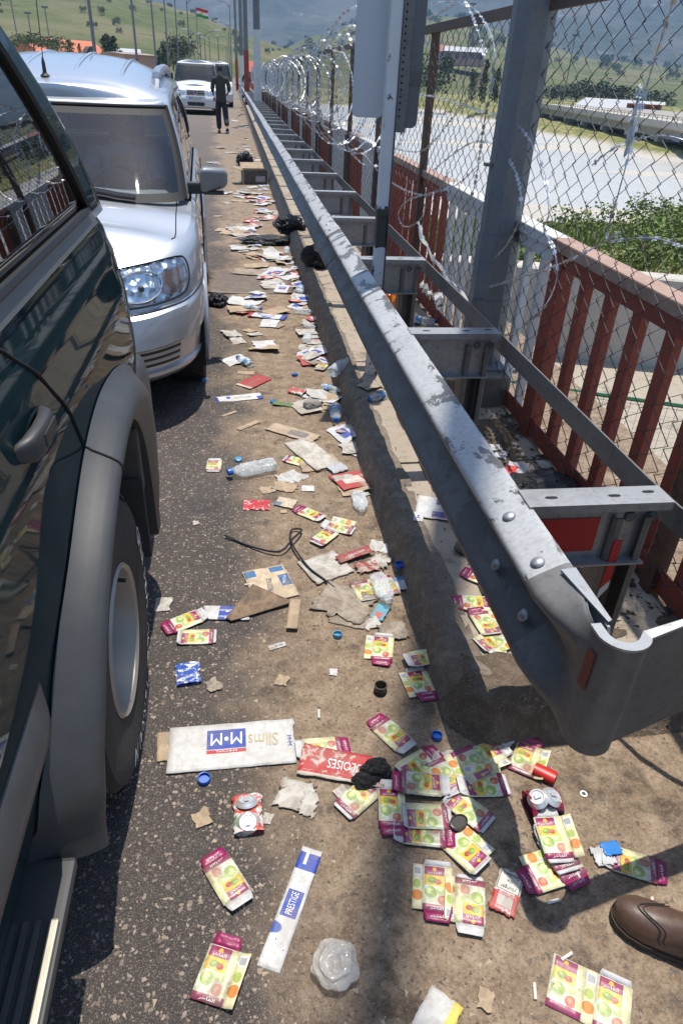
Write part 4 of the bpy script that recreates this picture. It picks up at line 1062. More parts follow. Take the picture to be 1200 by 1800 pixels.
# lamps
def jz(t):  # ring index of height fraction
    ts = []
    tt = sorted(SP['rows'])
    for k in range(len(tt)-1):
        n = max(1, int(round((tt[k+1][0]-tt[k][0])*30)))
        for m in range(n): ts.append(tt[k][0]+(tt[k+1][0]-tt[k][0])*m/n)
    ts.append(1.0)
    for i in range(len(ts)-1):
        if ts[i] <= t <= ts[i+1]: return i+(t-ts[i])/(ts[i+1]-ts[i])
    return len(ts)-1
LENS = car_glass('lamp_glass', (0.93, 0.95, 0.96), 0.02)
REFL = NT('lamp_reflector'); _v = REFL.voro(26); REFL = REFL.fin((0.80, 0.82, 0.84), 0.3, 1.0, REFL.bump(_v, 0.8, 0.02))
for sx in (1, -1):
    i0, i1 = 16.5, 31.0
    mb, fn = patch(rings, i0, i1, jz(0.70), jz(0.965), 0.014, 20, 12, 0.16, sx); lens = finish(mb, 'headlight', LENS, wag, 0.003)
    mb, fr = patch(rings, i0+0.1, i1-0.1, jz(0.705), jz(0.96), 0.003, 20, 12, 0.16, sx); finish(mb, 'reflector', REFL, lens)
    edge = [fn(k/20, 0) for k in range(21)]+[fn(1, k/12) for k in range(13)]+[fn(1-k/20, 1) for k in range(21)]+[fn(0, 1-k/12) for k in range(13)]
    tubeline(edge, 0.0045, 'lamp_seal', GAP, lens)
    mb, fd = patch(rings, 25.2, 30.0, jz(0.74), jz(0.90), 0.007, 10, 6, 0.1, sx); finish(mb, 'indicator', plain('indicator_lens', (0.30, 0.20, 0.17), 0.15, 0.4), lens)
    c = Vector(fr(0.36, 0.48)); ring_ = []
    for k in range(28):
        a = 2*math.pi*k/28; q = Vector(fn(0.36+0.235*math.cos(a), 0.50+0.40*math.sin(a))); ring_.append(q)
    mb = MB(); mb.tube(ring_, 0.006, 6, closed=True); mb.build('bowl_rim', CHROME, lens, smooth=True, fix=False)
    mb = MB(); bmx = bmesh.new(); bmesh.ops.create_uvsphere(bmx, u_segments=12, v_segments=8, radius=0.017)
    for v in bmx.verts: v.co += Vector(fr(0.37, 0.45))
    mb.bm(bmx); mb.build('bulb_cap', PLASTD, lens, smooth=True)
    mb, _ = patch(rings, 23.9, 24.7, jz(0.71), jz(0.95), 0.009, 4, 8, 0.0, sx); finish(mb, 'divider', plain('lamp_divider', (0.5, 0.5, 0.5), 0.2, 0.8), lens)
    # bumper seam, moulding ledge, vent slats
    tubeline([patch(rings, 0, 44, jz(0.655), jz(0.66), 0.001, 60, 1, 0, sx)[1](k/60, 0) for k in range(61)], 0.0035, 'bumper_seam', GAP, wag)
    for z_ in (0.20, 0.255, 0.31):
        mb, f1 = patch(rings, 0, 28.5, jz(z_), jz(z_+0.026), 0.0015, 30, 2, 0.0, sx); finish(mb, 'vent_gap', plain('vent_shadow', (0.030, 0.028, 0.028), 0.6), wag)
        mb, f2 = patch(rings, 0, 29, jz(z_+0.030), jz(z_+0.040), 0.006, 30, 2, 0.0, sx); finish(mb, 'vent_slat', SILVER, wag)
    mb, f3 = patch(rings, 0, 15, jz(0.70), jz(0.90), 0.004, 20, 6, 0.02, sx); finish(mb, 'grille', PLASTD, wag)
    # flank door lines, wheel arch lip
    fl = lambda y, z: (sx*(0.871+0.0005), y, z)
    for yy in (4.78, 5.92, 6.92): tubeline([(sx*0.8695, yy, 0.3+0.66*k/8) for k in range(9)], 0.004, 'door_gap', GAP, wag)
    for wy in (4.20, 6.98): tubeline([(sx*0.868, wy+0.350*math.cos(R(-15)+R(210)*k/30), 0.31+0.350*math.sin(R(-15)+R(210)*k/30)) for k in range(31)], 0.014, 'arch_lip', SILVER, wag, 6)
    for yy in (5.78, 6.85): 
        mb = MB(); mb.bbox((sx*0.885-0.016, yy-0.09, 0.845), (sx*0.885+0.016, yy+0.09, 0.875), 0.008); mb.build('door_handle', PLASTD, wag)
    mb = MB(); mb.bbox((sx*0.875-0.014, 4.62, 0.44), (sx*0.875+0.014, 6.6, 0.52), 0.01); mb.build('side_moulding', PLASTD, wag)
    # mirror
    mb = MB(); bmx = bmesh.new(); bmesh.ops.create_cube(bmx, size=1)
    for v in bmx.verts:
        out = (v.co.x+0.5); dz = 0.150 if out < 0.5 else 0.105; dy = 0.13 if out < 0.5 else 0.085
        v.co = Vector((sx*(0.872+0.165*out), 4.61+v.co.y*dy+0.035*out-0.03*(v.co.z > 0), 1.062+v.co.z*dz+(0.012 if out > 0.5 else 0)))
    bmesh.ops.bevel(bmx, geom=bmx.edges[:], offset=0.034, segments=4, affect='EDGES', profile=0.5); mb.bm(bmx)
    mo = finish(mb, 'mirror', plain('grey_mirror_shell', (0.20, 0.21, 0.225), 0.38, 0.1), wag, 0, 60)
    mb = MB(); mb.bbox((sx*0.95-0.062, 4.57, 0.985), (sx*0.95+0.062, 4.64, 1.003), 0.006); mb.build('mirror_base', PLASTD, mo)
    mb = MB(); mb.bbox((sx*0.845-0.05, 4.58, 0.985), (sx*0.845+0.05, 4.65, 1.05), 0.015); mb.build('mirror_arm', PLASTD, mo)
    # bonnet shut lines
    tubeline([(sx*(topsil_x-0.115+0.03*k/12), 3.72+0.72*k/12, interp(SP['ztop'], 3.72+0.72*k/12)+0.020+0.006*k/12) for k in range(13)], 0.003, 'bonnet_gap', GAP, wag) if False else None
def hood_pt(fx, y, off=0.0):
    """point on the bonnet at fraction fx of the half width"""
    best = min((p for p in topsil if p[3] in ('f', 'cf', 's')), key=lambda p: abs(p[1]-y))
    x, yy, z = best[:3]; return (x*fx, yy, z+SP['crown']*min(1, max(0.15, (yy-3.36)/0.5))*(1-fx*fx)*min(1, x/0.3)+off)
for sx in (1, -1):
    P = []
    for k in range(25):
        y = 3.86+0.615*k/24; best = min((p for p in topsil if p[3] in ('cf', 's')), key=lambda p: abs(p[1]-y)); q = hood_pt(min(0.985, 0.732/best[0]), y, 0.0008); P.append((q[0]*sx, q[1], q[2]))
    tubeline([P[k] for k in range(0, 25, 2)], 0.0032, 'bonnet_gap', GAP, wag)
# cowl, wipers, screen surround
mb = MB(); mb.grid(lambda u, v: ((2*u-1)*0.74, 4.24+0.20*(abs(2*u-1)**2.2)+0.13*v, 0.955+0.035*(1-(2*u-1)**2)+0.02*v), 24, 3); finish(mb, 'cowl', PLASTD, wag)
def ws_pt(fx, t, off=0.0):
    r = gsil[int(round(t*12))]; half = [p for p in r if p[3] in ('f', 'cf')]; X = abs(fx)*half[-1][0]
    a = min(half, key=lambda p: abs(p[0]-X)); n = Vector((0.15*fx, -0.58, 0.8)).normalized()
    return Vector((math.copysign(a[0], fx), a[1], a[2]))+n*off
for a0, b0 in (((0.62, 0.02), (-0.18, 0.19)), ((-0.05, 0.02), (-0.82, 0.17))):
    P = []
    for k in range(9):
        f = k/8; fx = a0[0]+(b0[0]-a0[0])*f; p = ws_pt(fx, 0.0, 0.0); q = ws_pt(fx, 1.0, 0.0); P.append(p.lerp(q, (a0[1]+(b0[1]-a0[1])*f))+Vector((0, -0.02, 0.022)))
    w = tubeline(P, [0.018]*4+[0.013]*5, 'wiper', PLASTD, wag, 6)
    tubeline([p+Vector((0, 0.006, -0.010)) for p in P[1:]], 0.005, 'wiper_blade', BLACK, w)
# antenna, roof ribs, roof rails
mb = MB(); mb.lathe([(0.03, 0), (0.028, 0.015), (0.012, 0.03), (0.010, 0.08), (0.006, 0.10), (0.003, 0.11)], 12, None, (0.0, 5.06, 1.535)); an = mb.build('antenna', PLASTD, wag, smooth=True)
tubeline([(0, 5.06, 1.60), (0.01, 5.10, 1.95), (0.02, 5.14, 2.30)], 0.0028, 'antenna_rod', PLASTD, an)
for fx in (-0.42, -0.15, 0.15, 0.42):
    tubeline([(fx, 5.16+2.2*k/10, 1.455+0.075*min(1, max(0, (0.13+2.2*k/10)/1.1))**0.7+SP['roofcrown'](5.16+2.2*k/10)*(1-abs(fx/0.695)**3.2)-0.003+(-0.014 if k in (0, 10) else 0)) for k in range(11)], 0.016, 'roof_rib', SILVER, wag, 8)
for sx in (1, -1):
    P = [(sx*0.62, 5.33, 1.49), (sx*0.625, 5.40, 1.545), (sx*0.63, 5.5, 1.59), (sx*0.635, 6.3, 1.615), (sx*0.635, 7.1, 1.60), (sx*0.625, 7.25, 1.52)]
    tubeline(spline(P, 5), 0.030, 'roof_rail', plain('rail_silver', (0.42, 0.43, 0.45), 0.3, 0.7), wag, 8)
    tubeline([(sx*gsil[t][25][0], gsil[t][25][1]-0.002, gsil[t][25][2]+0.002) for t in range(12)], 0.011, 'screen_seal', GAP, wag)
tubeline([(-gsil[11][k][0], gsil[11][k][1], gsil[11][k][2]+0.002) for k in range(25, 0, -1)]+[(gsil[11][k][0], gsil[11][k][1], gsil[11][k][2]+0.002) for k in range(26)], 0.010, 'screen_seal', GAP, wag)
# cabin
mb = MB(); mb.bbox((-0.70, 4.42, 0.70), (0.70, 4.86, 0.975), 0.05); mb.build('dashboard', plain('dash_grey', (0.14, 0.14, 0.145), 0.75), wag)
mb = MB(); mb.box((-0.78, 4.3, 0.30), (0.78, 7.6, 0.34)); mb.build('cabin_floor', INTER, wag)
for xs_ in (-0.37, 0.37):
    mb = MB(); mb.bbox((xs_-0.25, 5.30, 0.42), (xs_+0.25, 5.80, 0.60), 0.05); mb.bbox((xs_-0.24, 5.74, 0.55), (xs_+0.24, 5.88, 1.16), 0.05); mb.bbox((xs_-0.12, 5.80, 1.17), (xs_+0.12, 5.88, 1.34), 0.03); mb.build('seat', SEATM, wag)
mb = MB(); mb.bbox((-0.62, 6.55, 0.45), (0.62, 6.72, 1.12), 0.05); mb.build('rear_seat', SEATM, wag)
mb = MB(); mb.tube([(0.37+0.185*math.cos(2*math.pi*k/24), 5.02-0.09*math.sin(2*math.pi*k/24), 0.93+0.16*math.sin(2*math.pi*k/24)) for k in range(24)], 0.014, 6, closed=True); mb.tube([(0.37, 5.02, 0.93), (0.37, 4.8, 0.86)], 0.03, 8); mb.build('steering_wheel', INTER, wag, smooth=True)
mb = MB(); mb.bbox((-0.11, 4.97, 1.31), (0.11, 5.0, 1.37), 0.01); mb.build('rear_view_mirror', INTER, wag)
mb = MB(); mb.bbox((-0.26, 3.335, 0.42), (0.26, 3.350, 0.53), 0.003); mb.build('number_plate', plain('plate_white', (0.6, 0.6, 0.6), 0.4), wag)

_th = R(2.3); wag.rotation_euler.z = _th; wag.location = (-0.20-(0.87*math.cos(_th)-4.2*math.sin(_th)), 4.2-(0.87*math.sin(_th)+4.2*math.cos(_th)), 0)
# ------------------------------------------------------------------ white van far up the lane
WPAINT = car_paint('white_van_paint', (0.62, 0.63, 0.63), 0.0, 0.35, 0.06)
vx = AY(344, 150, 34.6).x
van = tag(empty('white_van', (vx, 0, 0)), 'white passenger van facing the camera behind the walking man', 'van')
VP = dict(hw=0.95, yf=34.0, yr=38.8, zb=0.24, axf=0.55, ayf=0.42, cowl=34.98, crown=0.10, roofcrown=0.09, paint=WPAINT, wr=0.33, tyw=0.2, rim=0.2,
    ztop=[(34.0, 0.98), (34.4, 1.06), (34.8, 1.14), (35.2, 1.18), (38.8, 1.2)],
    rows=[(0.0, 0.10, 0.10), (0.06, 0.04, 0.02), (0.20, 0.02, 0.0), (0.45, 0.0, 0.0), (0.55, 0.0, 0.03), (0.60, 0.0, 0.07), (0.85, 0.01, 0.14), (1.0, 0.06, 0.30)],
    arches=[(34.95, 0.34, 0.37), (37.95, 0.34, 0.37)],
    gh=dict(hw=(0.90, 0.76), yf=(34.72, 35.45), yr=(38.75, 38.65), z=(1.17, 1.88), bulge=0.03, corner=(0.45, 0.22, 0.14, 0.12), wsfrac=0.85, side=((0.05, 0.27), (0.31, 0.60), (0.63, 0.95))))
vr, vg, vt = build_car(van, VP)
nv_ = len(vr)
mb, f = patch(vr, 0, 13, nv_*0.60, nv_*0.80, 0.004, 10, 4, 0.05, 1); gA = finish(mb, 'grille', PLASTD, van)
mb, f = patch(vr, 0, 13, nv_*0.60, nv_*0.80, 0.004, 10, 4, 0.05, -1); finish(mb, 'grille', PLASTD, van)
for k in range(3):
    mb = MB(); mb.bbox((-0.40, 34.03+0.02*k, 0.735+0.075*k), (0.40, 34.06+0.02*k, 0.750+0.075*k), 0.004); mb.build('grille_bar', CHROME, van)
mb = MB(); mb.lathe([(0.0001, 0.0), (0.07, 0.0), (0.075, 0.012), (0.06, 0.02), (0.0001, 0.02)], 20, Matrix(((1, 0, 0), (0, 0, -1), (0, 1, 0))), (0, 34.03, 0.82)); em = mb.build('emblem', CHROME, van)
mb = MB(); mb.lathe([(0.0001, 0.021), (0.055, 0.021)], 20, Matrix(((1, 0, 0), (0, 0, -1), (0, 1, 0))), (0, 34.03, 0.82)); mb.build('emblem_disc', plain('emblem_red', (0.22, 0.02, 0.06), 0.3), em)
mb, f = patch(vr, 0, 13, nv_*0.12, nv_*0.30, 0.004, 10, 3, 0.05, 1); finish(mb, 'lower_grille', PLASTD, van)
mb, f = patch(vr, 0, 13, nv_*0.12, nv_*0.30, 0.004, 10, 3, 0.05, -1); finish(mb, 'lower_grille', PLASTD, van)
np_ = empty('x') if False else None
mb = MB(); mb.bbox((-0.26, 33.965, 0.555), (0.26, 33.985, 0.665), 0.003); pl_ = mb.build('number_plate', plain('van_plate', (0.65, 0.65, 0.63), 0.4), van)
mb = MB(); mb.box((-0.255, 33.962, 0.562), (-0.215, 33.9645, 0.658)); mb.build('plate_band', plain('plate_blue', (0.02, 0.06, 0.3), 0.4), pl_)
tv, tf = text_mesh('73 SJ 107', 0.10); tw = max(v[0] for v in tv)
obj('plate_text', [(-0.20+(u)*0.43/tw, 33.9630, 0.572+v*1.05) for u, v in tv], [f[::-1] for f in tf], BLACK, pl_)
for sx in (1, -1):
    mb, f = patch(vr, 15, 31, nv_*0.62, nv_*0.94, 0.012, 12, 8, 0.25, sx); hl = finish(mb, 'headlight', LENS, van, 0.003)
    mb, f = patch(vr, 15.1, 30.9, nv_*0.63, nv_*0.93, 0.003, 12, 8, 0.25, sx); finish(mb, 'reflector', REFL, hl)
    mb = MB(); bmx = bmesh.new(); bmesh.ops.create_uvsphere(bmx, u_segments=10, v_segments=6, radius=0.05)
    for v in bmx.verts: v.co = Vector((v.co.x+sx*0.60, 34.10+v.co.y*0.3, v.co.z+0.46))
    mb.bm(bmx); mb.build('fog_lamp', PLASTD, van, smooth=True)
    mb = MB(); mb.bbox((sx*1.05-0.10, 35.10, 1.22), (sx*1.05+0.10, 35.24, 1.48), 0.05); mb.build('mirror', PLASTD, van)
mb = MB(); mb.bbox((-0.8, 35.0, 0.9), (0.8, 35.5, 1.17), 0.05); mb.build('dashboard', INTER, van)
mb = MB(); mb.bbox((-0.75, 36.0, 0.5), (0.75, 36.2, 1.55), 0.08); mb.build('seats', SEATM, van)
mb = MB(); mb.box((-0.35, 34.20, 0), (0.35, 34.2, 0)) if False else None
# vehicle tailing the van, and others further up the queue
def far_car(name, label, x, y, paint, hgt=1.45, hw=0.85, L=4.3, cat='car'):
    r = tag(empty(name, (x, y, 0)), label, cat)
    P = dict(hw=hw, yf=0, yr=L, zb=0.22, axf=0.5, ayf=0.4, cowl=1.05, crown=0.06, roofcrown=0.06, paint=paint, wr=0.31, tyw=0.19, rim=0.19,
        ztop=[(0, 0.72), (0.5, 0.85), (1.0, 0.93), (L, 0.98)] if hgt < 1.8 else [(0, 0.95), (0.5, 1.05), (1.0, 1.15), (L, 1.2)],
        rows=[(0.0, 0.10, 0.10), (0.1, 0.02, 0.02), (0.5, 0.0, 0.0), (0.6, 0.0, 0.05), (0.9, 0.02, 0.14), (1.0, 0.05, 0.22)],
        arches=[(0.85, 0.32, 0.34), (L-0.85, 0.32, 0.34)],
        gh=dict(hw=(hw-0.06, hw-0.22), yf=(0.9, 1.6), yr=(L-0.08, L-0.35), z=(0.94 if hgt < 1.8 else 1.15, hgt-0.06), bulge=0.02, corner=(0.4, 0.2, 0.12, 0.1), wsfrac=0.85, side=((0.05, 0.3), (0.33, 0.6), (0.63, 0.93))))
    build_car(r, P); return r
far_car('white_truck', 'second white van half hidden behind the first one', vx+0.62, 42.5, WPAINT, 2.05, 0.95, 5.2, 'van')
far_car('dark_car', 'dark car between the silver estate and the white van', -4.25, 24.0, car_paint('black_car_paint', (0.012, 0.013, 0.015), 0.3, 0.3, 0.05), 1.5)
far_car('grey_car', 'grey car whose roof shows above the silver estate', -6.6, 17.0, car_paint('grey_car_paint', (0.10, 0.11, 0.12), 0.5, 0.3, 0.08), 1.62)
# ================================================================== STREET FURNITURE BY THE FENCE
lp = tag(empty('lamp_post', (1.335, 3.60, 0.10)), 'thick octagonal grey steel lamp post standing before the chain link fence', 'lamp post')
POST = galv('zinc_post', (0.135, 0.142, 0.150), (0.20, 0.208, 0.217), (0.11, 0.108, 0.106), 0.25, 0.55)
def octa(z0, z1, r0, r1, n=8, rot=0.35):
    mb = MB(); V = []
    for z, r in ((z0, r0), (z1, r1)):
        for k in range(n): V.append((r*math.cos(2*math.pi*k/n+rot), r*math.sin(2*math.pi*k/n+rot), z))
    mb.add(V, [(k, (k+1) % n, n+(k+1) % n, n+k) for k in range(n)]+[tuple(range(n-1, -1, -1)), tuple(range(n, 2*n))]); return mb
octa(0.20, 17.5, 0.102, 0.070).build('shaft', POST, lp)
octa(0.20, 0.88, 0.109, 0.108).build('sleeve', POST, lp); octa(0.20, 0.555, 0.113, 0.1125).build('base_sleeve', POST, lp)
mb = MB(); mb.bbox((-0.17, -0.17, 0.18), (0.17, 0.17, 0.205), 0.004); mb.build('base_plate', POST, lp)
mb = MB(); mb.box((-0.128, -0.022, 1.185), (-0.085, 0.022, 1.20)); mb.build('clamp', GALVD, lp)
mb = MB(); mb.bbox((-0.2, -0.2, 17.4), (0.2, 0.2, 17.6), 0.04); mb.build('lantern', POST, lp)
pb = MB(); pb.bbox((1.08, 3.34, 0.08), (1.44, 3.86, 0.29), 0.012); tag(pb.build('plinth', concrete('rough_plinth', (0.14, 0.12, 0.10), (0.22, 0.19, 0.16))), 'rough concrete plinth under the octagonal lamp post', 'plinth')

# traffic sign seen from behind: white post with peeling paint, perforated channel, two plates
def flaky_white():
    t = NT('peeling_post_paint'); x, y, z = t.xyz('Object'); n = t.noise(16, 8, 0.75, dist=0.5)
    band = t.math('MULTIPLY', t.step(z, 0.84, 0.855), t.step(z, 1.065, 1.04))
    low = t.step(z, 0.86, 0.80); thr = t.math('ADD', n, t.math('ADD', t.math('MULTIPLY', band, 0.26), t.math('MULTIPLY', low, 0.085)))
    m = t.step(thr, 0.62, 0.64); w = t.mix(t.noise(5, 4), (0.50, 0.51, 0.53), (0.66, 0.67, 0.68))
    return t.fin(t.mix(m, w, t.mix(t.noise(40, 3), (0.018, 0.018, 0.02), (0.06, 0.058, 0.055))), 0.5, 0, t.bump(m, 0.4, 0.002))
FW = flaky_white()
PX, PYs = 0.775, 3.86
sg_ = tag(empty('road_sign', (PX, PYs, 0.1)), 'road sign seen from behind on a flaking white post beside the guard rail', 'sign')
SI = Matrix.Translation((-PX, -PYs, -0.1))
def spx(mb, name, mat, smooth=False):
    o = mb.build(name, mat, sg_, smooth=smooth); o.matrix_parent_inverse = SI; return o
mb = MB(); mb.bbox((PX-0.038, PYs-0.020, 0.05), (PX+0.020, PYs+0.045, 2.9), 0.007); spx(mb, 'post', FW)
mb = MB(); mb.bbox((PX-0.042, PYs-0.03, 1.005), (PX+0.030, PYs+0.055, 1.05), 0.01); spx(mb, 'clamp', FW)
mb = MB(); mb.box((PX+0.0215, PYs-0.030, 0.10), (PX+0.0245, PYs+0.05, 2.9)); mb.box((PX+0.0245, PYs-0.030, 1.40), (PX+0.070, PYs-0.027, 2.9)); ch = spx(mb, 'channel', GALVD)
mb = MB()
for k in range(46):
    z = 1.47+k*0.028; V, F = [], []
    for m in range(8): V.append((PX+0.034+0.0052*math.cos(2*math.pi*m/8), PYs-0.0308, z+0.0052*math.sin(2*math.pi*m/8)))
    mb.add(V, [tuple(range(8))])
o = mb.build('punched_holes', BLACK, ch, fix=False); o['kind'] = 'stuff'
def plate(x0, x1, z0, z1, y, r=0.03):
    P = []
    for cx_, cz_, a in ((x1-r, z0+r, -90), (x1-r, z1-r, 0), (x0+r, z1-r, 90), (x0+r, z0+r, 180)):
        for k in range(6): th = R(a+90*k/5); P.append((cx_+r*math.cos(th), cz_+r*math.sin(th)))
    mb = MB(); mb.prism(P, y, y+0.003, lambda u, v, d: (u, d, v)); return mb
spx(plate(0.585, 0.742, 1.455, 2.6, PYs+0.05), 'plate', plain('sign_back_white', (0.46, 0.48, 0.52), 0.45, 0.1, 0.06, 3))
spx(plate(0.792, 0.905, 1.42, 2.6, PYs-0.02), 'plate', plain('sign_back_grey', (0.13, 0.135, 0.145), 0.5, 0.3, 0.25, 4))
mb = MB(); mb.box((0.840, PYs-0.0245, 1.60), (0.907, PYs-0.021, 1.66)); spx(mb, 'bracket', GALVB)

# rest of the yard: concrete wall and green wire mesh panel
wa, wb = Vector((1.62, 6.28, 0)), Vector((6.2, 4.70, 0))
mb = MB(); d = (wb-wa).normalized(); nn = Vector((-d.y, d.x, 0))
mb.prism([(-0.55, 0.0), (0.27, 0.0), (0.285, 0.02), (0.285, 0.22), (0.27, 0.24), (-0.55, 0.24)], 0, (wb-wa).length, lambda u, v, k: wa+d*k+nn*v+Vector((0, 0, u)))
tag(mb.build('concrete_wall', WALLM), 'low pale concrete wall in front of the grassy river bank', 'wall')
GREEN = plain('green_mesh_paint', (0.030, 0.115, 0.055), 0.5, 0, 0.2, 30)
gm = tag(empty('mesh_panel_fence', (2.0, 3.85, -0.5)), 'low green welded mesh panel standing behind the red railing', 'fence')
ga, gb = Vector((1.60, 4.05, -0.5)), Vector((4.4, 2.85, -0.5)); gd = (gb-ga); gl_ = gd.length; gd.normalize()
def gpl(mb, name, m=GREEN): o = mb.build(name, m, gm, smooth=False, fix=False); o.matrix_parent_inverse = Matrix.Translation((-2.0, -3.85, 0.5)); return o
for zz in (0.03, 0.50): mb = MB(); mb.tube([ga+Vector((0, 0, zz)), gb+Vector((0, 0, zz))], 0.013, 6); gpl(mb, 'rail')
for k in range(5): mb = MB(); q = ga+gd*(gl_*k/4); mb.tube([q, q+Vector((0, 0, 0.52))], 0.016, 6); gpl(mb, 'post')
mb = MB()
for k in range(int(gl_/0.055)): q = ga+gd*(0.055*k); mb.tube([q+Vector((0, 0, 0.03)), q+Vector((0, 0, 0.50))], 0.0016, 3, caps=False)
for k in range(9): mb.tube([ga+Vector((0, 0, 0.03+0.055*k)), gb+Vector((0, 0, 0.03+0.055*k))], 0.0016, 3, caps=False)
gpl(mb, 'wires', plain('thin_grey_wire', (0.10, 0.12, 0.10), 0.5, 0.3))['kind'] = 'stuff'

# ------------------------------------------------------------------ razor wire
def px_strand(pts, X=1.27, amp=0.04, n=12):
    P = [AX(a, b, X+amp*random.uniform(-1, 1)) for a, b in pts]; return spline(P, n)
near = [
 ([(640, 118), (690, 62), (730, 40), (770, 22), (800, 5), (830, -20)], 'razor wire strand rising to the top edge right of the road sign'),
 ([(735, 62), (712, 76), (699, 111), (696, 155), (696, 194), (689, 253), (700, 262), (735, 266), (760, 250), (800, 200), (838, 150), (850, 100), (835, 40), (812, -10)], 'razor wire loop hanging down beside the grey sign plate'),
 ([(682, 211), (715, 174), (749, 167), (799, 180), (854, 197), (900, 214), (930, 244), (955, 300), (964, 374), (955, 401), (974, 440), (977, 495), (947, 550), (892, 588), (845, 592)], 'long razor wire arc crossing in front of the lamp post'),
 ([(790, 300), (762, 340), (718, 336), (672, 308), (640, 270)], 'short razor wire strand between sign post and railing'),
 ([(840, 290), (800, 326), (760, 338), (716, 352), (700, 375), (708, 396), (728, 394), (745, 372), (748, 330)], 'small razor wire curl over the red railing'),
 ([(1190, -20), (1137, 148), (1095, 308), (1068, 407), (1071, 423), (1112, 418), (1160, 420), (1215, 440)], 'straight razor wire strand down the right hand mesh'),
 ([(733, 11), (782, 2), (826, 11), (848, 33), (868, 80), (865, 140), (850, 220), (835, 320), (815, 385)], 'razor wire hook curling over the fence top rail'),
 ([(735, 395), (760, 450), (800, 496), (826, 511), (925, 484), (1013, 451), (1090, 407)], 'slack razor wire strand low in front of the white bars'),
 ([(1040, 290), (1075, 262), (1115, 245), (1165, 238), (1215, 250)], 'razor wire arc at the right edge of the mesh'),
 ([(760, 300), (790, 275), (830, 250), (870, 255), (905, 300), (915, 370), (890, 430), (850, 470)], 'razor wire loop just behind the lamp post'),
]
for pts, lab in near:
    r = coil_root(lab); razor(px_strand(pts), 'x', r, 0.0023, 0.026, 0.0085, 0.034)
# the long coil lying along the top of the fence
def helix(y0, y1, r0, r1, pitch, ph, cx0, cz0, seed):
    P = []; y = y0; th = ph; random.seed(seed)
    while y < y1:
        f = (y-y0)/(y1-y0); r = (r0+(r1-r0)*f)*(1+0.28*nz(y, seed, 0, 1.1)); 
        P.append((cx0+0.10*nz(y, 2, seed, 0.7)+r*math.cos(th)*0.72, y+0.12*math.sin(th*1.0)+0.25*nz(y, th*0.1, 5, 0.9), cz0+0.10*nz(y, 9, seed, 0.6)+r*math.sin(th)*(1.0 if y > 9 else 1.15)))
        th += 0.30; y += pitch*0.30/(2*math.pi)*(1+0.5*nz(y, 3, seed, 0.8))
    return P
r = coil_root('tangled bright razor wire coil along the fence beyond the road sign'); razor(helix(5.9, 15.0, 0.46, 0.40, 0.80, 0.5, 1.14, 1.56, 3), 'x', r, 0.0028, 0.034, 0.0110, 0.044, 4)
r = coil_root('second bright razor wire coil tangled with the first beyond the sign'); razor(helix(6.3, 16.0, 0.40, 0.36, 1.05, 2.4, 1.06, 1.50, 8), 'x', r, 0.0028, 0.034, 0.0110, 0.044, 4)
r = coil_root('distant end of the razor wire coil dwindling along the fence'); razor(helix(14.5, 40.0, 0.38, 0.36, 0.50, 0.0, 1.15, 1.50, 5), 'x', r, 0.0055, 0.05, 0.016, 0.075, 3)
random.seed(11)
# rags and film caught on the wire
FILM = NT('clear_film'); _tr = FILM.n('ShaderNodeBsdfTransparent'); _mx = FILM.n('ShaderNodeMixShader'); FILM.fin((0.62, 0.62, 0.60), 0.25, 0); _mx.inputs[0].default_value = 0.38
FILM.l(_tr.outputs[0], _mx.inputs[1]); FILM.l(FILM.b.outputs[0], _mx.inputs[2]); FILM.l(_mx.outputs[0], FILM.out.inputs[0]); FILM = FILM.m
def strip(name, label, cat, pts, w, mat, X=1.25, amp=0.02, n=8):
    P = px_strand(pts, X, 0.0, n); m = len(P); mb = MB()
    def fn(u, v):
        i = int(round(v*(m-1))); p = P[i]; k = (u-0.5)*w*(1+0.5*nz(i*0.3, 1, 3, 1))
        return (p.x+amp*nz(u*4, v*9, 2, 1.0), p.y+k, p.z+amp*nz(u*3, v*11, 7, 1.0))
    mb.grid(fn, 5, m-1); o = mb.build(name, mat, smooth=True, fix=False); md = o.modifiers.new('thickness', 'SOLIDIFY'); md.thickness = 0.0012
    return tag(o, label, cat)
strip('plastic_film', 'clear plastic film trailing from razor wire down to the rail strap', 'plastic', [(735, 392), (752, 440), (790, 490), (828, 545), (855, 580)], 0.085, FILM, 1.20, 0.03)
strip('rag', 'torn white rag caught on the razor wire at the right', 'rag', [(1124, 150), (1116, 190), (1108, 230), (1098, 272)], 0.016, plain('white_rag', (0.55, 0.55, 0.56), 0.9), 1.26, 0.02)
strip('rag', 'small grey rag hanging under the grey sign plate', 'rag', [(722, 203), (712, 213), (706, 222), (704, 236)], 0.05, plain('grey_rag', (0.30, 0.29, 0.27), 0.9), 1.27, 0.02)
strip('plastic_film', 'crumpled clear plastic scrap on the strap below the razor curl', 'plastic', [(742, 500), (752, 512), (768, 522), (770, 535)], 0.10, FILM, 1.12, 0.05)

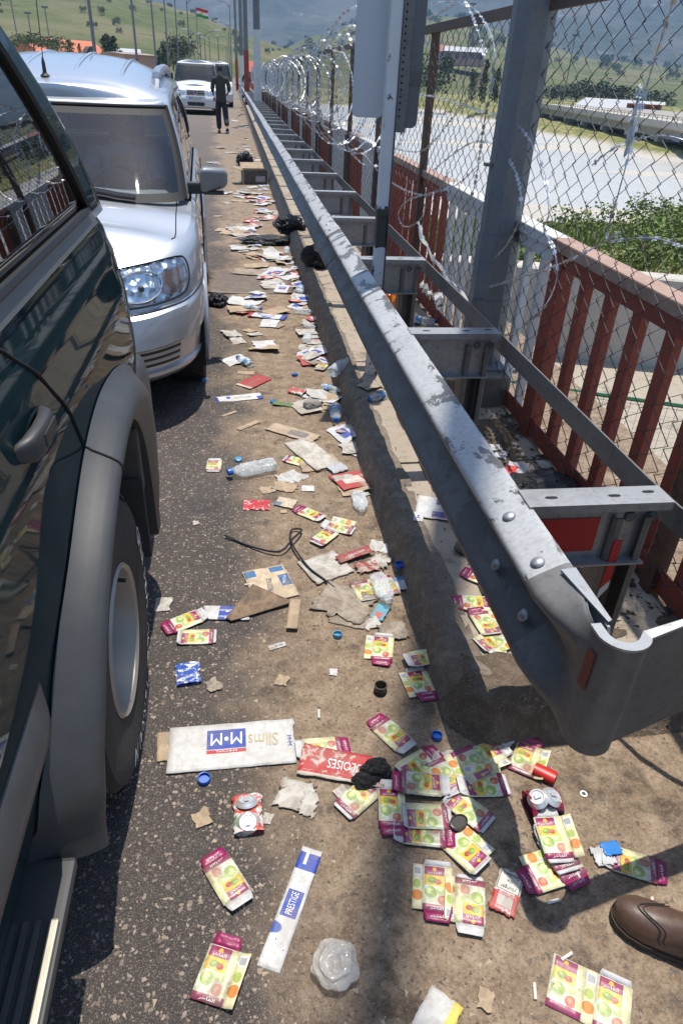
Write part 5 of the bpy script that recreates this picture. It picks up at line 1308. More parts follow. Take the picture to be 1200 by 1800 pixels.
# ================================================================== PEOPLE
def skin_body(name, J, E, mat, parent=None, sub=2, root=0):
    """J: list of (x, y, z, radius or (rx, ry)); E edges; grows one continuous surface"""
    me = bpy.data.meshes.new(name); me.from_pydata([j[:3] for j in J], E, []); o = link(name, me, parent)
    md = o.modifiers.new('skin', 'SKIN'); md.use_smooth_shade = True; md.branch_smoothing = 0.4
    for i, j in enumerate(J):
        r = j[3]; me.skin_vertices[0].data[i].radius = (r, r) if not isinstance(r, (tuple, list)) else r
        me.skin_vertices[0].data[i].use_root = (i == root)
    ms = o.modifiers.new('smooth', 'SUBSURF'); ms.levels = sub; ms.render_levels = sub
    dg = bpy.context.evaluated_depsgraph_get(); nm = bpy.data.meshes.new_from_object(o.evaluated_get(dg)); o.modifiers.clear(); o.data = nm
    nm.materials.clear(); nm.materials.append(mat); nm.polygons.foreach_set('use_smooth', [True]*len(nm.polygons)); nm.name = name
    return o
SKIN = plain('skin', (0.30, 0.17, 0.11), 0.55, 0, 0.1); HAIR = plain('dark_hair', (0.012, 0.010, 0.009), 0.6, 0, 0.3, 60)
def head(mb_parent, c, s=1.0, face=(0, 1, 0), hair=True, tilt=0.0):
    """head with brow, nose, ears; face is the direction looked at"""
    bm = bmesh.new(); bmesh.ops.create_uvsphere(bm, u_segments=24, v_segments=18, radius=1)
    for v in bm.verts:
        x, y, z = v.co
        k = 1.0-0.20*max(0, -z)*1.0
        x *= 0.076*k; yy = y*0.095*(1-0.12*max(0, -z)); zz = z*0.118
        if y > 0.3 and z < -0.1: yy += 0.010*(-z)                      # jaw and chin
        if y > 0.86 and -0.35 < z < 0.12 and abs(v.co.x) < 0.28: yy += 0.022*(1-abs(v.co.x)/0.28)*(0.6-z)   # nose
        if y > 0.7 and 0.02 < z < 0.2 and 0.2 < abs(v.co.x) < 0.55: yy -= 0.008  # eye sockets
        v.co = Vector((x, yy, zz))
    f = Vector(face); ang = math.atan2(-f.x, f.y); m = Matrix.Rotation(ang, 4, 'Z') @ Matrix.Rotation(tilt, 4, 'X')
    for v in bm.verts: v.co = (m @ v.co)*s+Vector(c)
    mb = MB(); mb.bm(bm); ho = mb.build('head', SKIN, mb_parent, smooth=True)
    for sx in (1, -1):
        e = MB(); b2 = bmesh.new(); bmesh.ops.create_uvsphere(b2, u_segments=8, v_segments=6, radius=1)
        for v in b2.verts: v.co = (m @ Vector((v.co.x*0.012+sx*0.078, v.co.y*0.020-0.005, v.co.z*0.032)))*s+Vector(c)
        e.bm(b2); e.build('ear', SKIN, ho, smooth=True)
        e = MB(); b2 = bmesh.new(); bmesh.ops.create_uvsphere(b2, u_segments=8, v_segments=6, radius=0.011)
        for v in b2.verts: v.co = (m @ (v.co+Vector((sx*0.031, 0.083, 0.012))))*s+Vector(c)
        e.bm(b2); e.build('eye', plain('eye', (0.08, 0.06, 0.05), 0.2), ho, smooth=True)
    e = MB(); e.bbox((-0.024, -0.004, -0.004), (0.024, 0.004, 0.004), 0.003)
    e.V = [tuple((m @ (Vector(v)+Vector((0, 0.086, -0.062))))*s+Vector(c)) for v in e.V]; e.build('mouth', plain('lips', (0.25, 0.09, 0.07), 0.5), ho)
    if hair:
        h = MB(); b2 = bmesh.new(); bmesh.ops.create_uvsphere(b2, u_segments=24, v_segments=16, radius=1)
        dl = [v for v in b2.verts if v.co.z < -0.15+0.55*max(0, v.co.y)+(0.25 if v.co.y > 0.2 else -0.25)]
        bmesh.ops.delete(b2, geom=dl, context='VERTS')
        for v in b2.verts:
            n = 1.0+0.04*nz(v.co.x*3, v.co.y*3, v.co.z*3, 2); v.co = (m @ Vector((v.co.x*0.083*n, v.co.y*0.103*n-0.004, v.co.z*0.126*n+0.003)))*s+Vector(c)
        h.bm(b2); h.build('hair', HAIR, ho, smooth=True)
    return ho
def hand(parent, w, d, side, s=1.0):
    """palm with four unequal curled fingers and a thumb; w wrist, d direction down the hand"""
    w = Vector(w); d = Vector(d).normalized(); a = d.cross(Vector((0, 1, 0))).normalized(); b = a.cross(d)
    J = [(w.x, w.y, w.z, 0.026*s)]; E = []; c = w+d*0.05*s; J.append((c.x, c.y, c.z, (0.020*s, 0.034*s))); E.append((0, 1))
    for k, L in enumerate((0.075, 0.085, 0.080, 0.062)):
        o_ = a*(0.030-0.020*k)*s*side; p = c+d*0.035*s+o_; J.append((*p, 0.0105*s)); i = len(J)-1; E.append((1, i))
        for f in (0.4, 0.75, 1.0): q = p+d*L*f*s+b*(0.030*f*f)*s; J.append((*q, 0.0088*s)); E.append((len(J)-2, len(J)-1))
    p = w+d*0.03*s+a*0.035*side*s+b*0.01*s; J.append((*p, 0.012*s)); E.append((0, len(J)-1)); q = p+(d*0.045+a*0.02*side+b*0.012)*s; J.append((*q, 0.010*s)); E.append((len(J)-2, len(J)-1))
    return skin_body('hand', J, E, SKIN, parent, 1)
def shoe(parent, toe, heel, mat, z=0.0, h=0.085, sole=None):
    t, hl = Vector(toe), Vector(heel); ax = (t-hl); L = ax.length; ax.normalize(); sd_ = Vector((ax.y, -ax.x, 0))
    st = [(0.0, 0.030, 0.060), (0.05, 0.036, 0.078), (0.20, 0.037, h), (0.35, 0.035, h*1.0), (0.48, 0.039, h*0.84), (0.62, 0.045, h*0.66), (0.75, 0.048, h*0.56), (0.86, 0.044, h*0.50), (0.94, 0.033, h*0.44), (0.985, 0.017, h*0.36), (1.0, 0.004, h*0.24)]
    mb = MB(); m = 16
    def fn(u, v):
        i = int(round(v*(len(st)-1))); f, w, hh = st[i]; th = math.pi*u; c = math.cos(th); s_ = math.sin(th)
        p = hl+ax*(f*L)+sd_*(w*c*(1.0 if s_ < 0.6 else 1.0)); return (p.x, p.y, z+0.012+hh*s_**0.62)
    mb.grid(fn, m, len(st)-1); sh_ = finish(mb, 'shoe', mat, parent, 0, 80)
    mb = MB(); P = [(f, w+0.004) for f, w, _ in st]; V = []
    for f, w in P: q = hl+ax*(f*L*1.012-0.003); V += [q+sd_*w+Vector((0, 0, z)), q-sd_*w+Vector((0, 0, z)), q+sd_*w+Vector((0, 0, z+0.014)), q-sd_*w+Vector((0, 0, z+0.014))]
    F = []
    for i in range(len(P)-1): a = 4*i; F += [(a, a+4, a+5, a+1), (a+2, a+3, a+7, a+6), (a, a+2, a+6, a+4), (a+1, a+5, a+7, a+3)]
    F += [(0, 1, 3, 2), (4*len(P)-4, 4*len(P)-2, 4*len(P)-1, 4*len(P)-3)]
    mb.add(V, F); mb.build('sole', sole or PLASTD, sh_)
    return sh_, (hl, ax, sd_, L, st)
# man walking away up the lane
pz = G(391, 233); man = tag(empty('person', (pz.x, pz.y, 0)), 'man in dark shirt and dark jeans walking away along the littered lane', 'person')
SHIRT = plain('dark_olive_shirt', (0.045, 0.046, 0.036), 0.9, 0, 0.3, 14); JEANS = plain('dark_jeans', (0.022, 0.025, 0.036), 0.9, 0, 0.25, 30)
BJ = [(0, 0, 0.96, 0.13), (0, 0.01, 1.18, (0.15, 0.10)), (0, 0.0, 1.40, (0.17, 0.10)), (0, 0.01, 1.50, 0.06), (0, 0.02, 1.60, 0.055),
      (-0.19, 0, 1.43, 0.06), (-0.25, 0.0, 1.16, 0.045), (-0.22, 0.12, 0.98, 0.032), (0.19, 0, 1.43, 0.06), (0.26, -0.01, 1.17, 0.045), (0.20, 0.16, 1.03, 0.032),
      (-0.09, 0, 0.88, 0.095), (-0.10, 0.05, 0.48, 0.062), (-0.09, -0.02, 0.08, 0.045), (0.09, 0, 0.88, 0.095), (0.12, -0.02, 0.50, 0.062), (0.15, -0.34, 0.20, 0.045)]
BE = [(0, 1), (1, 2), (2, 3), (3, 4), (2, 5), (5, 6), (6, 7), (2, 8), (8, 9), (9, 10), (0, 11), (11, 12), (12, 13), (0, 14), (14, 15), (15, 16)]
skin_body('body', [(*j[:3], (j[3]*0.86 if not isinstance(j[3], tuple) else tuple(q*0.86 for q in j[3]))) for j in BJ], BE, SKIN, man)
skin_body('shirt', [BJ[0][:3]+((0.165, 0.125),), BJ[1][:3]+((0.175, 0.125),), BJ[2][:3]+((0.185, 0.125),), (0, 0.01, 1.505, 0.078), BJ[5][:3]+(0.088,), BJ[6][:3]+(0.064,), (-0.24, 0.04, 1.06, 0.058), BJ[8][:3]+(0.085,), BJ[9][:3]+(0.064,), (0.235, 0.07, 1.10, 0.058), (0, 0, 0.84, (0.165, 0.13))],
    [(0, 1), (1, 2), (2, 3), (2, 4), (4, 5), (5, 6), (2, 7), (7, 8), (8, 9), (0, 10)], SHIRT, man)
skin_body('trousers', [(0, 0, 0.98, (0.15, 0.115)), (0, 0, 0.90, (0.15, 0.115)), BJ[11][:3]+(0.108,), BJ[12][:3]+(0.090,), (-0.09, -0.01, 0.09, 0.080), BJ[14][:3]+(0.108,), BJ[15][:3]+(0.090,), (0.15, -0.34, 0.21, 0.080)], [(0, 1), (1, 2), (2, 3), (3, 4), (1, 5), (5, 6), (6, 7)], JEANS, man)
head(man, (0, 0.025, 1.665), 1.0, (0.1, 1, 0))
hand(man, (-0.215, 0.13, 0.96), (0.05, 0.35, -0.8), 1); hand(man, (0.195, 0.175, 1.02), (-0.3, 0.8, -0.2), -1)
shoe(man, (-0.10, 0.17, 0), (-0.09, -0.10, 0), PLASTD)
so, _ = shoe(man, (0.16, -0.24, 0.0), (0.15, -0.50, 0.0), PLASTD)
for o in [so]+list(so.children):
    for v in o.data.vertices:
        q = Matrix.Rotation(R(50), 4, 'X') @ (v.co-Vector((0.15, -0.30, 0.03))); v.co = q+Vector((0.15, -0.28, 0.10))
# driver behind the wheel of the silver car
drv = tag(empty('person', (-0.79, 5.60, 0.6)), 'driver in light blue shirt behind the windscreen of the silver car', 'person')
SHB = plain('light_blue_shirt', (0.20, 0.25, 0.34), 0.9, 0, 0.1, 20)
DJ = [(0, 0, 0.05, 0.14), (0, 0.12, 0.30, (0.17, 0.11)), (0, 0.16, 0.50, (0.17, 0.10)), (0, 0.15, 0.60, 0.055), (0, 0.13, 0.68, 0.05), (-0.20, 0.12, 0.50, 0.055), (-0.25, -0.06, 0.30, 0.044), (-0.16, -0.40, 0.36, 0.03), (0.20, 0.12, 0.50, 0.055), (0.25, -0.06, 0.30, 0.044), (0.16, -0.40, 0.36, 0.03), (-0.12, -0.40, 0.02, 0.08), (-0.12, -0.62, -0.22, 0.055), (0.12, -0.40, 0.02, 0.08), (0.12, -0.62, -0.22, 0.055)]
DE = [(0, 1), (1, 2), (2, 3), (3, 4), (2, 5), (5, 6), (6, 7), (2, 8), (8, 9), (9, 10), (0, 11), (11, 12), (0, 13), (13, 14)]
skin_body('body', DJ, DE, SKIN, drv)
skin_body('shirt', [DJ[0][:3]+((0.16, 0.13),), DJ[1][:3]+((0.19, 0.13),), DJ[2][:3]+((0.185, 0.12),), (0, 0.15, 0.575, 0.08), DJ[5][:3]+(0.08,), DJ[6][:3]+(0.06,), DJ[8][:3]+(0.08,), DJ[9][:3]+(0.06,)], [(0, 1), (1, 2), (2, 3), (2, 4), (4, 5), (2, 6), (6, 7)], SHB, drv)
head(drv, (0, 0.10, 0.775), 1.0, (0.1, -1, 0))
for s_ in (-1, 1): hand(drv, (s_*0.16, -0.40, 0.36), (0, -0.7, 0.5), s_)
# bystander at the right edge: brown brogue, dark sock, grey-blue trousers
def leather():
    t = NT('brown_leather'); n = t.noise(9, 5, 0.6); k = t.mix(n, (0.060, 0.032, 0.022), (0.120, 0.068, 0.046)); k = t.mix(t.math('MULTIPLY', t.step(t.noise(40, 5, 0.7), 0.5, 0.75), 0.3), k, (0.22, 0.17, 0.13))
    return t.fin(k, 0.36, 0, t.bump(t.noise(160, 3), 0.12, 0.002), Coat_Weight=0.25)
LEA = leather(); toe = G(1077, 1592, 0.03); toe.z = 0; heel = Vector((toe.x+0.245, toe.y-0.175, 0))
by = tag(empty('person', (heel.x, heel.y, 0)), 'bystander at the right edge of whom only a brown brogue and sock show', 'person')
tl = toe-Vector((heel.x, heel.y, 0))
so, (hl_, ax_, sd2, L_, st_) = shoe(by, tl, (0, 0, 0), LEA, 0.004, 0.105, plain('dark_sole', (0.030, 0.022, 0.018), 0.6))
def on_shoe(f, u, off=0.001):
    for i in range(len(st_)-1):
        if st_[i][0] <= f <= st_[i+1][0]: break
    k = (f-st_[i][0])/(st_[i+1][0]-st_[i][0]); w = st_[i][1]*(1-k)+st_[i+1][1]*k; h = st_[i][2]*(1-k)+st_[i+1][2]*k; th = math.pi*u
    p = hl_+ax_*(f*L_)+sd2*(w*math.cos(th)); return Vector((p.x, p.y, 0.016+h*math.sin(th)**0.62))+Vector((0, 0, off))
wing = [(0.60+0.20*abs(math.sin(math.pi*k/24))**1.0*(1 if True else 0)+0.05*math.cos(4*math.pi*k/24), 0.06+0.88*k/24) for k in range(25)]
tubeline([on_shoe(f, u) for f, u in wing], 0.0022, 'wing_seam', plain('dark_seam', (0.03, 0.018, 0.013), 0.6), so, 5)
tubeline([on_shoe(f-0.035, u) for f, u in wing], 0.0016, 'brogue_dots', plain('dark_seam2', (0.03, 0.018, 0.013), 0.6), so, 5)
tubeline([on_shoe(0.44+0.03*math.sin(math.pi*k/16), 0.1+0.8*k/16, 0.0015) for k in range(17)], 0.003, 'quarter_seam', plain('dark_seam3', (0.03, 0.018, 0.013), 0.6), so, 5)
sx_, sy_ = sd2.x, sd2.y
fj = [(0.0+ax_.x*0.075, ax_.y*0.075, 0.07, 0.042), (ax_.x*0.05, ax_.y*0.05, 0.18, 0.043), (ax_.x*0.05, ax_.y*0.05, 0.46, 0.058), (ax_.x*0.03, ax_.y*0.03, 0.88, 0.09)]
o2 = [(x+0.34, y-0.06, z, r) for x, y, z, r in fj]
tx, ty = (fj[3][0]+o2[3][0])/2, (fj[3][1]+o2[3][1])/2
J = fj+o2+[(tx, ty, 0.98, 0.13), (tx, ty, 1.22, (0.15, 0.11)), (tx, ty, 1.45, (0.17, 0.11)), (tx, ty, 1.55, 0.06), (tx, ty, 1.63, 0.055)]
shv = Vector((sd2.x, sd2.y, 0)).normalized()
for s_ in (1, -1):
    for k, (o_, z) in enumerate(((0.19, 1.46), (0.25, 1.18), (0.24, 0.92))): J.append((tx+shv.x*o_*s_, ty+shv.y*o_*s_, z, (0.06, 0.045, 0.033)[k]))
E = [(0, 1), (1, 2), (2, 3), (3, 8), (4, 5), (5, 6), (6, 7), (7, 8), (8, 9), (9, 10), (10, 11), (11, 12), (10, 13), (13, 14), (14, 15), (10, 16), (16, 17), (17, 18)]
skin_body('body', J, E, SKIN, by, 2, 8)
SOCK = plain('dark_sock', (0.045, 0.050, 0.062), 0.95, 0, 0.3, 70); TRO = plain('grey_trousers', (0.07, 0.08, 0.105), 0.9, 0, 0.2, 40)
for L in (fj, o2):
    skin_body('sock', [(L[0][0], L[0][1], 0.075, 0.050), (L[1][0], L[1][1], 0.17, 0.048), (L[1][0], L[1][1], 0.30, 0.054)], [(0, 1), (1, 2)], SOCK, by, 2)
skin_body('trousers', [(L[0], L[1], L[2], L[3]) for L in ((fj[1][0], fj[1][1], 0.20, 0.072), (fj[2][0], fj[2][1], 0.46, 0.082), (fj[3][0], fj[3][1], 0.85, 0.11), (tx, ty, 0.98, 0.15), (o2[3][0], o2[3][1], 0.85, 0.11), (o2[2][0], o2[2][1], 0.46, 0.082), (o2[1][0], o2[1][1], 0.20, 0.072))], [(0, 1), (1, 2), (2, 3), (3, 4), (4, 5), (5, 6)], TRO, by, 2, 3)
skin_body('shirt', [(tx, ty, 0.92, 0.155), (tx, ty, 1.22, (0.18, 0.13)), (tx, ty, 1.45, (0.19, 0.13)), (tx, ty, 1.53, 0.08)]+[(tx+shv.x*o_*s_, ty+shv.y*o_*s_, z, r_) for s_ in (1, -1) for o_, z, r_ in ((0.19, 1.46, 0.085), (0.25, 1.2, 0.07))], [(0, 1), (1, 2), (2, 3), (2, 4), (4, 5), (2, 6), (6, 7)], SHIRT, by)
head(by, (tx, ty+0.0, 1.70), 1.0, (ax_.x, ax_.y, 0))
for s_ in (1, -1): hand(by, (tx+shv.x*0.24*s_, ty+shv.y*0.24*s_, 0.91), (0, 0, -1), s_)
so2, _ = shoe(by, Vector((tl.x+o2[0][0]-fj[0][0], tl.y+o2[0][1]-fj[0][1], 0)), (o2[0][0]-fj[0][0], o2[0][1]-fj[0][1], 0), LEA, 0.004, 0.105)
# ================================================================== FAR SURROUNDINGS
def RD(px, py, D):
    d = ray(px, py); h = math.hypot(d.x, d.y); return Vector((d.x*D/h, d.y*D/h, CAM_H+d.z*D/h))
# ---- trees
LEAFD = [plain('leaf_dark', (0.034, 0.060, 0.020), 0.8, 0, 0.5, 0.9), plain('leaf_mid', (0.055, 0.085, 0.026), 0.8, 0, 0.5, 0.9), plain('leaf_olive', (0.085, 0.100, 0.040), 0.8, 0, 0.5, 0.9)]
LEAFB = plain('leaf_bright', (0.130, 0.185, 0.040), 0.8, 0, 0.4, 3)
BARK = plain('bark', (0.075, 0.055, 0.040), 0.95, 0, 0.3, 4)
def crown_mesh(name, kind, n, leaf, mat, seed):
    rnd = random.Random(seed); V = []; F = []; blobs = []
    if kind == 'round': blobs = [(rnd.uniform(-.5, .5), rnd.uniform(-.5, .5), rnd.uniform(.35, .92), rnd.uniform(.16, .34)) for _ in range(16)]
    elif kind == 'cypress': blobs = [(rnd.uniform(-.07, .07), rnd.uniform(-.07, .07), 0.08+0.9*k/13, 0.155*(1-abs(k/13-0.35)*1.0)+0.015) for k in range(14)]
    else: blobs = [(rnd.uniform(-.42, .42), rnd.uniform(-.42, .42), rnd.uniform(.18, .8), rnd.uniform(.12, .25)) for _ in range(18)]
    for _ in range(n):
        b = rnd.choice(blobs); d = Vector((rnd.gauss(0, 1), rnd.gauss(0, 1), rnd.gauss(0, 1))).normalized()*b[3]*rnd.uniform(.55, 1.05)
        c = Vector(b[:3])+d; a = Vector((rnd.gauss(0, 1), rnd.gauss(0, 1), rnd.gauss(0, 1))).normalized(); t = a.orthogonal().normalized(); q = a.cross(t); k = leaf*rnd.uniform(.6, 1.3); m = len(V)
        V += [c-t*k*.5, c+q*k*.45, c+t*k*.5, c-q*k*.45]; F.append((m, m+1, m+2, m+3))
    return mesh(name, V, F, mat)
def trunk_mesh(h, r):
    mb = MB(); mb.tube([(0, 0, -0.05), (0.01, 0, h*0.5), (0, 0.015, h)], [r, r*.7, r*.35], 7)
    for k in range(5):
        a = k*1.3; mb.tube([(0, 0, h*(.45+.1*k)), (0.22*math.cos(a), 0.22*math.sin(a), h*(.62+.12*k))], [r*.4, r*.15], 5)
    return mesh('trunk', mb.V, mb.F, BARK, True)
CR = dict(cyp=[crown_mesh('crown', 'cypress', 900, 0.055, LEAFD[0], k) for k in (1, 2)], rnd=[crown_mesh('crown', 'round', 1100, 0.075, LEAFD[1], 3), crown_mesh('crown', 'round', 1100, 0.075, LEAFD[2], 4), crown_mesh('crown', 'round', 900, 0.085, LEAFD[0], 5)], bush=[crown_mesh('crown', 'bush', 900, 0.06, LEAFB, 6), crown_mesh('crown', 'bush', 900, 0.055, LEAFB, 7)])
TR = {'cyp': trunk_mesh(0.9, 0.012), 'rnd': trunk_mesh(0.7, 0.03), 'bush': trunk_mesh(0.5, 0.025)}
def tree(kind, base, h, w, var=0, label=None, group=None, parts=True, name='tree'):
    r = empty(name, base, random.uniform(0, 6)); r.scale = (w, w, h)
    link('crown', CR[kind][var % len(CR[kind])], r)
    if parts: link('trunk', TR[kind], r)
    tag(r, label, 'tree', group); return r
def tree_px(kind, px, yb, yt, D, wpx, var, label, group=None, name='tree'):
    b = RD(px, yb, D); t = RD(px, yt, D); k = D/1200*0.83
    return tree(kind, (b.x, b.y, b.z), max(1, t.z-b.z), wpx*k, var, label, group, True, name)
# right bank
tree_px('cyp', 828, 176, 122, 210, 46, 0, 'leftmost dark conifer of the clump seen beside the lamp post', 'conifers across the river', 'conifer')
tree_px('cyp', 846, 178, 106, 212, 52, 1, 'tallest dark conifer of the clump seen beside the lamp post', 'conifers across the river', 'conifer')
tree_px('cyp', 868, 178, 120, 214, 48, 0, 'third dark conifer of the clump, against the lamp post', 'conifers across the river', 'conifer')
tree_px('cyp', 884, 179, 132, 214, 44, 1, 'short conifer of the clump, hidden in part by the lamp post', 'conifers across the river', 'conifer')
tree_px('rnd', 755, 168, 102, 230, 70, 2, 'dark bushy tree right of the grey sign plate', None)
tree_px('rnd', 728, 168, 116, 235, 56, 2, 'smaller dark tree next to the grey sign plate', None)
tree_px('rnd', 705, 165, 128, 235, 40, 0, 'low tree behind the road sign', None)
for i, (px, yb, yt, w) in enumerate([(1012, 178, 148, 46), (1035, 180, 142, 52), (1062, 182, 150, 50), (1100, 186, 154, 52), (985, 176, 150, 40), (1150, 190, 160, 44), (970, 175, 156, 36)]):
    tree_px('rnd', px, yb, yt, 330+i*4, w*1.1, 2, '%s dark tree from the left in the row behind the far bridge' % ['third', 'fourth', 'fifth', 'sixth', 'second', 'last', 'first'][i], 'trees behind the bridge')
# left side of the valley
for i, (px, yb, yt, w) in enumerate([(62, 95, 60, 60), (88, 97, 64, 50)]): tree_px('rnd', px, yb, yt, 150, w, i, ['bright green tree at the far left by the dark car pillar', 'green tree left of the orange roof'][i])
for i, (px, yb, yt, w) in enumerate([(98, 98, 68, 30), (124, 97, 70, 26), (141, 98, 76, 10), (186, 103, 63, 22), (195, 103, 60, 22), (203, 104, 64, 24), (213, 104, 88, 20), (290, 118, 80, 16), (280, 118, 88, 18)]):
    tree_px('cyp', px, yb, yt, 170, w*2.0, i, ['dark cypress at the left end of the orange roof', 'bushy cypress before the middle of the orange roof', 'thin cypress spike before the orange roof', 'left one of three tall cypresses right of the arched porch', 'middle one of three tall cypresses right of the arched porch', 'right one of three tall cypresses right of the arched porch', 'stubby cypress beside the dark shed', 'tall cypress left of the pale green trees', 'short cypress left of the pale green trees'][i], 'cypresses by the orange roof', 'cypress')
for i, (px, yb, yt, w) in enumerate([(305, 122, 70, 40), (322, 124, 64, 42), (298, 122, 100, 30)]): tree_px('rnd', px, yb, yt, 190, w, 1 if i < 2 else 2, ['pale green tree left of the flag', 'tall pale green tree beside the flag', 'clipped dark bush above the white van'][i])
# scrub dotting the hillsides
rs = random.Random(5)
def scrub(P, n, u0, u1, v0, v1, w0, w1, label, group):
    for k in range(n):
        p = P(rs.uniform(u0, u1), rs.uniform(v0, v1)); w = rs.uniform(w0, w1)
        tree('rnd', (p[0], p[1], p[2]-0.5), w*1.1, w, 2 if rs.random() < .7 else 0, label, group, False, 'scrub_tree')
scrub(hillB, 150, 0.06, 0.92, 0.30, 0.78, 4, 10, 'small dark scrub tree on the hillside across the river', 'scrub on the far hillside')
scrub(hillA, 50, 0.30, 0.95, 0.30, 0.76, 1.6, 4.2, 'small dark scrub bush on the green hill at left', 'scrub on the left hill')
# ---- buildings
ORANGE = plain('orange_roof', (0.50, 0.13, 0.045), 0.7, 0, 0.1, 2); CREAM = plain('cream_render', (0.50, 0.42, 0.34), 0.9, 0, 0.1, 1); PINK = plain('pink_block', (0.36, 0.22, 0.16), 0.9, 0, 0.12, 1); WROOF = plain('white_roof', (0.40, 0.40, 0.40), 0.6, 0, 0.05, 1); DARKW = plain('window_dark', (0.03, 0.035, 0.04), 0.2)
def house(name, label, px0, px1, yb, yt, D, wallm, roofm, pitch=0.25, depth=12, windows=4, cat='building', dd=0):
    a = RD(px0, yb, D); b = RD(px1, yb, D+dd); h = RD((px0+px1)/2, yt, D).z-min(a.z, b.z); z = min(a.z, b.z)-3
    d = Vector((b.x-a.x, b.y-a.y, 0)); L = d.length; d.normalize(); n = Vector((-d.y, d.x, 0))
    if n.y < 0: n = -n
    r = tag(empty(name, (a.x, a.y, z)), label, cat); H = h+3
    P = lambda u, v, w: d*u+n*v+Vector((0, 0, w))
    hw_ = H*(1-pitch)
    mb = MB(); mb.add([P(0, 0, 0), P(L, 0, 0), P(L, depth, 0), P(0, depth, 0), P(0, 0, hw_), P(L, 0, hw_), P(L, depth, hw_), P(0, depth, hw_)], [(0, 3, 2, 1), (4, 5, 6, 7), (0, 1, 5, 4), (1, 2, 6, 5), (2, 3, 7, 6), (3, 0, 4, 7)]); mb.build('wall', wallm, r)
    mb = MB(); e = depth*0.06; mb.add([P(-e, -e, hw_+.02), P(L+e, -e, hw_+.02), P(L+e, depth/2, H), P(-e, depth/2, H), P(L+e, depth+e, hw_+.02), P(-e, depth+e, hw_+.02)], [(0, 1, 2, 3), (3, 2, 4, 5), (0, 3, 5), (1, 4, 2)]); mb.build('roof', roofm, r)
    for k in range(windows):
        u = L*(k+0.5)/windows; w = L/windows*0.28; y0, y1 = 3+(hw_-3)*0.25, 3+(hw_-3)*0.8
        mb = MB(); mb.add([P(u-w, -0.06, y0), P(u+w, -0.06, y0), P(u+w, -0.06, y1), P(u-w, -0.06, y1)], [(0, 1, 2, 3)]); wo = mb.build('window', DARKW, r)
        mb = MB(); mb.add([P(u-w-.1, -0.09, y0-.15), P(u+w+.1, -0.09, y0-.15), P(u+w+.1, -0.09, y0), P(u-w-.1, -0.09, y0)], [(0, 1, 2, 3)]); mb.build('sill', wallm, wo)
    return r, P, L, H
r, P, L, H = house('customs_hall', 'long hall with bright orange roof at the far left', 70, 184, 98, 67, 200, CREAM, ORANGE, 0.42, 16, 6, dd=6)
mb = MB(); mb.grid(lambda u, v: P(L*(0.62+0.20*u), -0.4-2.5*v, 3+(H-4.2)*math.sin(math.pi*u)**0.7), 20, 2); mb.grid(lambda u, v: P(L*(0.62+0.20*u), -0.35, 3+(H-4.2)*math.sin(math.pi*u)**0.7*v), 20, 1); mb.build('arched_porch', plain('porch_brown', (0.10, 0.075, 0.06), 0.7), r)
house('block_building', 'plain pinkish brown block building left of the white van', 219, 275, 118, 92, 150, PINK, plain('block_roof', (0.30, 0.24, 0.2), .9), 0.06, 8, 0, dd=3)
house('roadside_shed', 'dark low shed with white tank behind the pinkish block', 205, 245, 104, 84, 185, plain('shed_grey', (0.22, 0.20, 0.19), 0.9), WROOF, 0.15, 8, 2)
house('red_roof_depot', 'distant depot with red walls right of the grey sign plate', 782, 850, 104, 80, 620, PINK, WROOF, 0.3, 30, 5)
house('red_roof_depot', 'low distant shed beside the red depot', 760, 792, 100, 76, 640, CREAM, plain('brick_roof', (0.28, 0.10, 0.07), .8), 0.4, 30, 3)
house('orange_station', 'small orange building at the right behind the far bridge', 1098, 1160, 198, 177, 190, plain('orange_wall', (0.45, 0.10, 0.035), .7), WROOF, 0.1, 10, 4)
house('orange_station', 'long low orange wall building right of the orange station', 1060, 1200, 206, 190, 175, plain('orange_wall2', (0.36, 0.10, 0.045), .7), plain('dull_roof', (0.30, 0.27, 0.24), .8), 0.2, 5, 6, dd=-20)
house('white_shed', 'long white roofed shed behind the far bridge', 1004, 1100, 190, 172, 240, CREAM, WROOF, 0.55, 14, 6, dd=-10)
house('checkpoint', 'small red gatehouse at the end of the lane', 428, 447, 128, 106, 120, plain('gate_red', (0.34, 0.045, 0.025), .7), plain('gate_roof', (0.38, 0.05, 0.03), .7), 0.3, 6, 1)
# ---- second bridge, parallel to ours
CONC = concrete('bridge_concrete', (0.36, 0.34, 0.30), (0.46, 0.44, 0.39), (0.25, 0.23, 0.20), 0.15)
br = tag(empty('road_bridge', (60, 90, -6)), 'pale concrete road bridge crossing the river bed on short piers', 'bridge')
BI = Matrix.Translation((-60, -90, 6)); A, B = Vector((54.5, 60, -2.0)), Vector((80.5, 208, -2.0)); bd = (B-A); bl = bd.length; bd.normalize(); bnn = Vector((bd.y, -bd.x, 0))
def bp_(mb, name, m): o = mb.build(name, m, br); o.matrix_parent_inverse = BI; return o
F3 = lambda u, v, k: A+bd*k+bnn*u+Vector((0, 0, v))
mb = MB(); mb.prism([(-0.2, -0.75), (10, -0.75), (10, 0.1), (-0.2, 0.1)], 0, bl, F3); bp_(mb, 'deck', CONC)
mb = MB(); mb.prism([(0.9, -1.9), (9, -1.9), (9, -0.75), (0.9, -0.75)], 0, bl, F3); bp_(mb, 'girder', CONC)
mb = MB(); mb.prism([(-0.45, -0.55), (-0.2, -0.55), (-0.2, 0.35), (-0.45, 0.35)], 0, bl, F3); bp_(mb, 'parapet', concrete('parapet_conc', (0.42, 0.385, 0.33), (0.52, 0.48, 0.42), (0.3, 0.26, 0.22), .3))
YEL = plain('rusty_yellow', (0.32, 0.22, 0.10), 0.7)
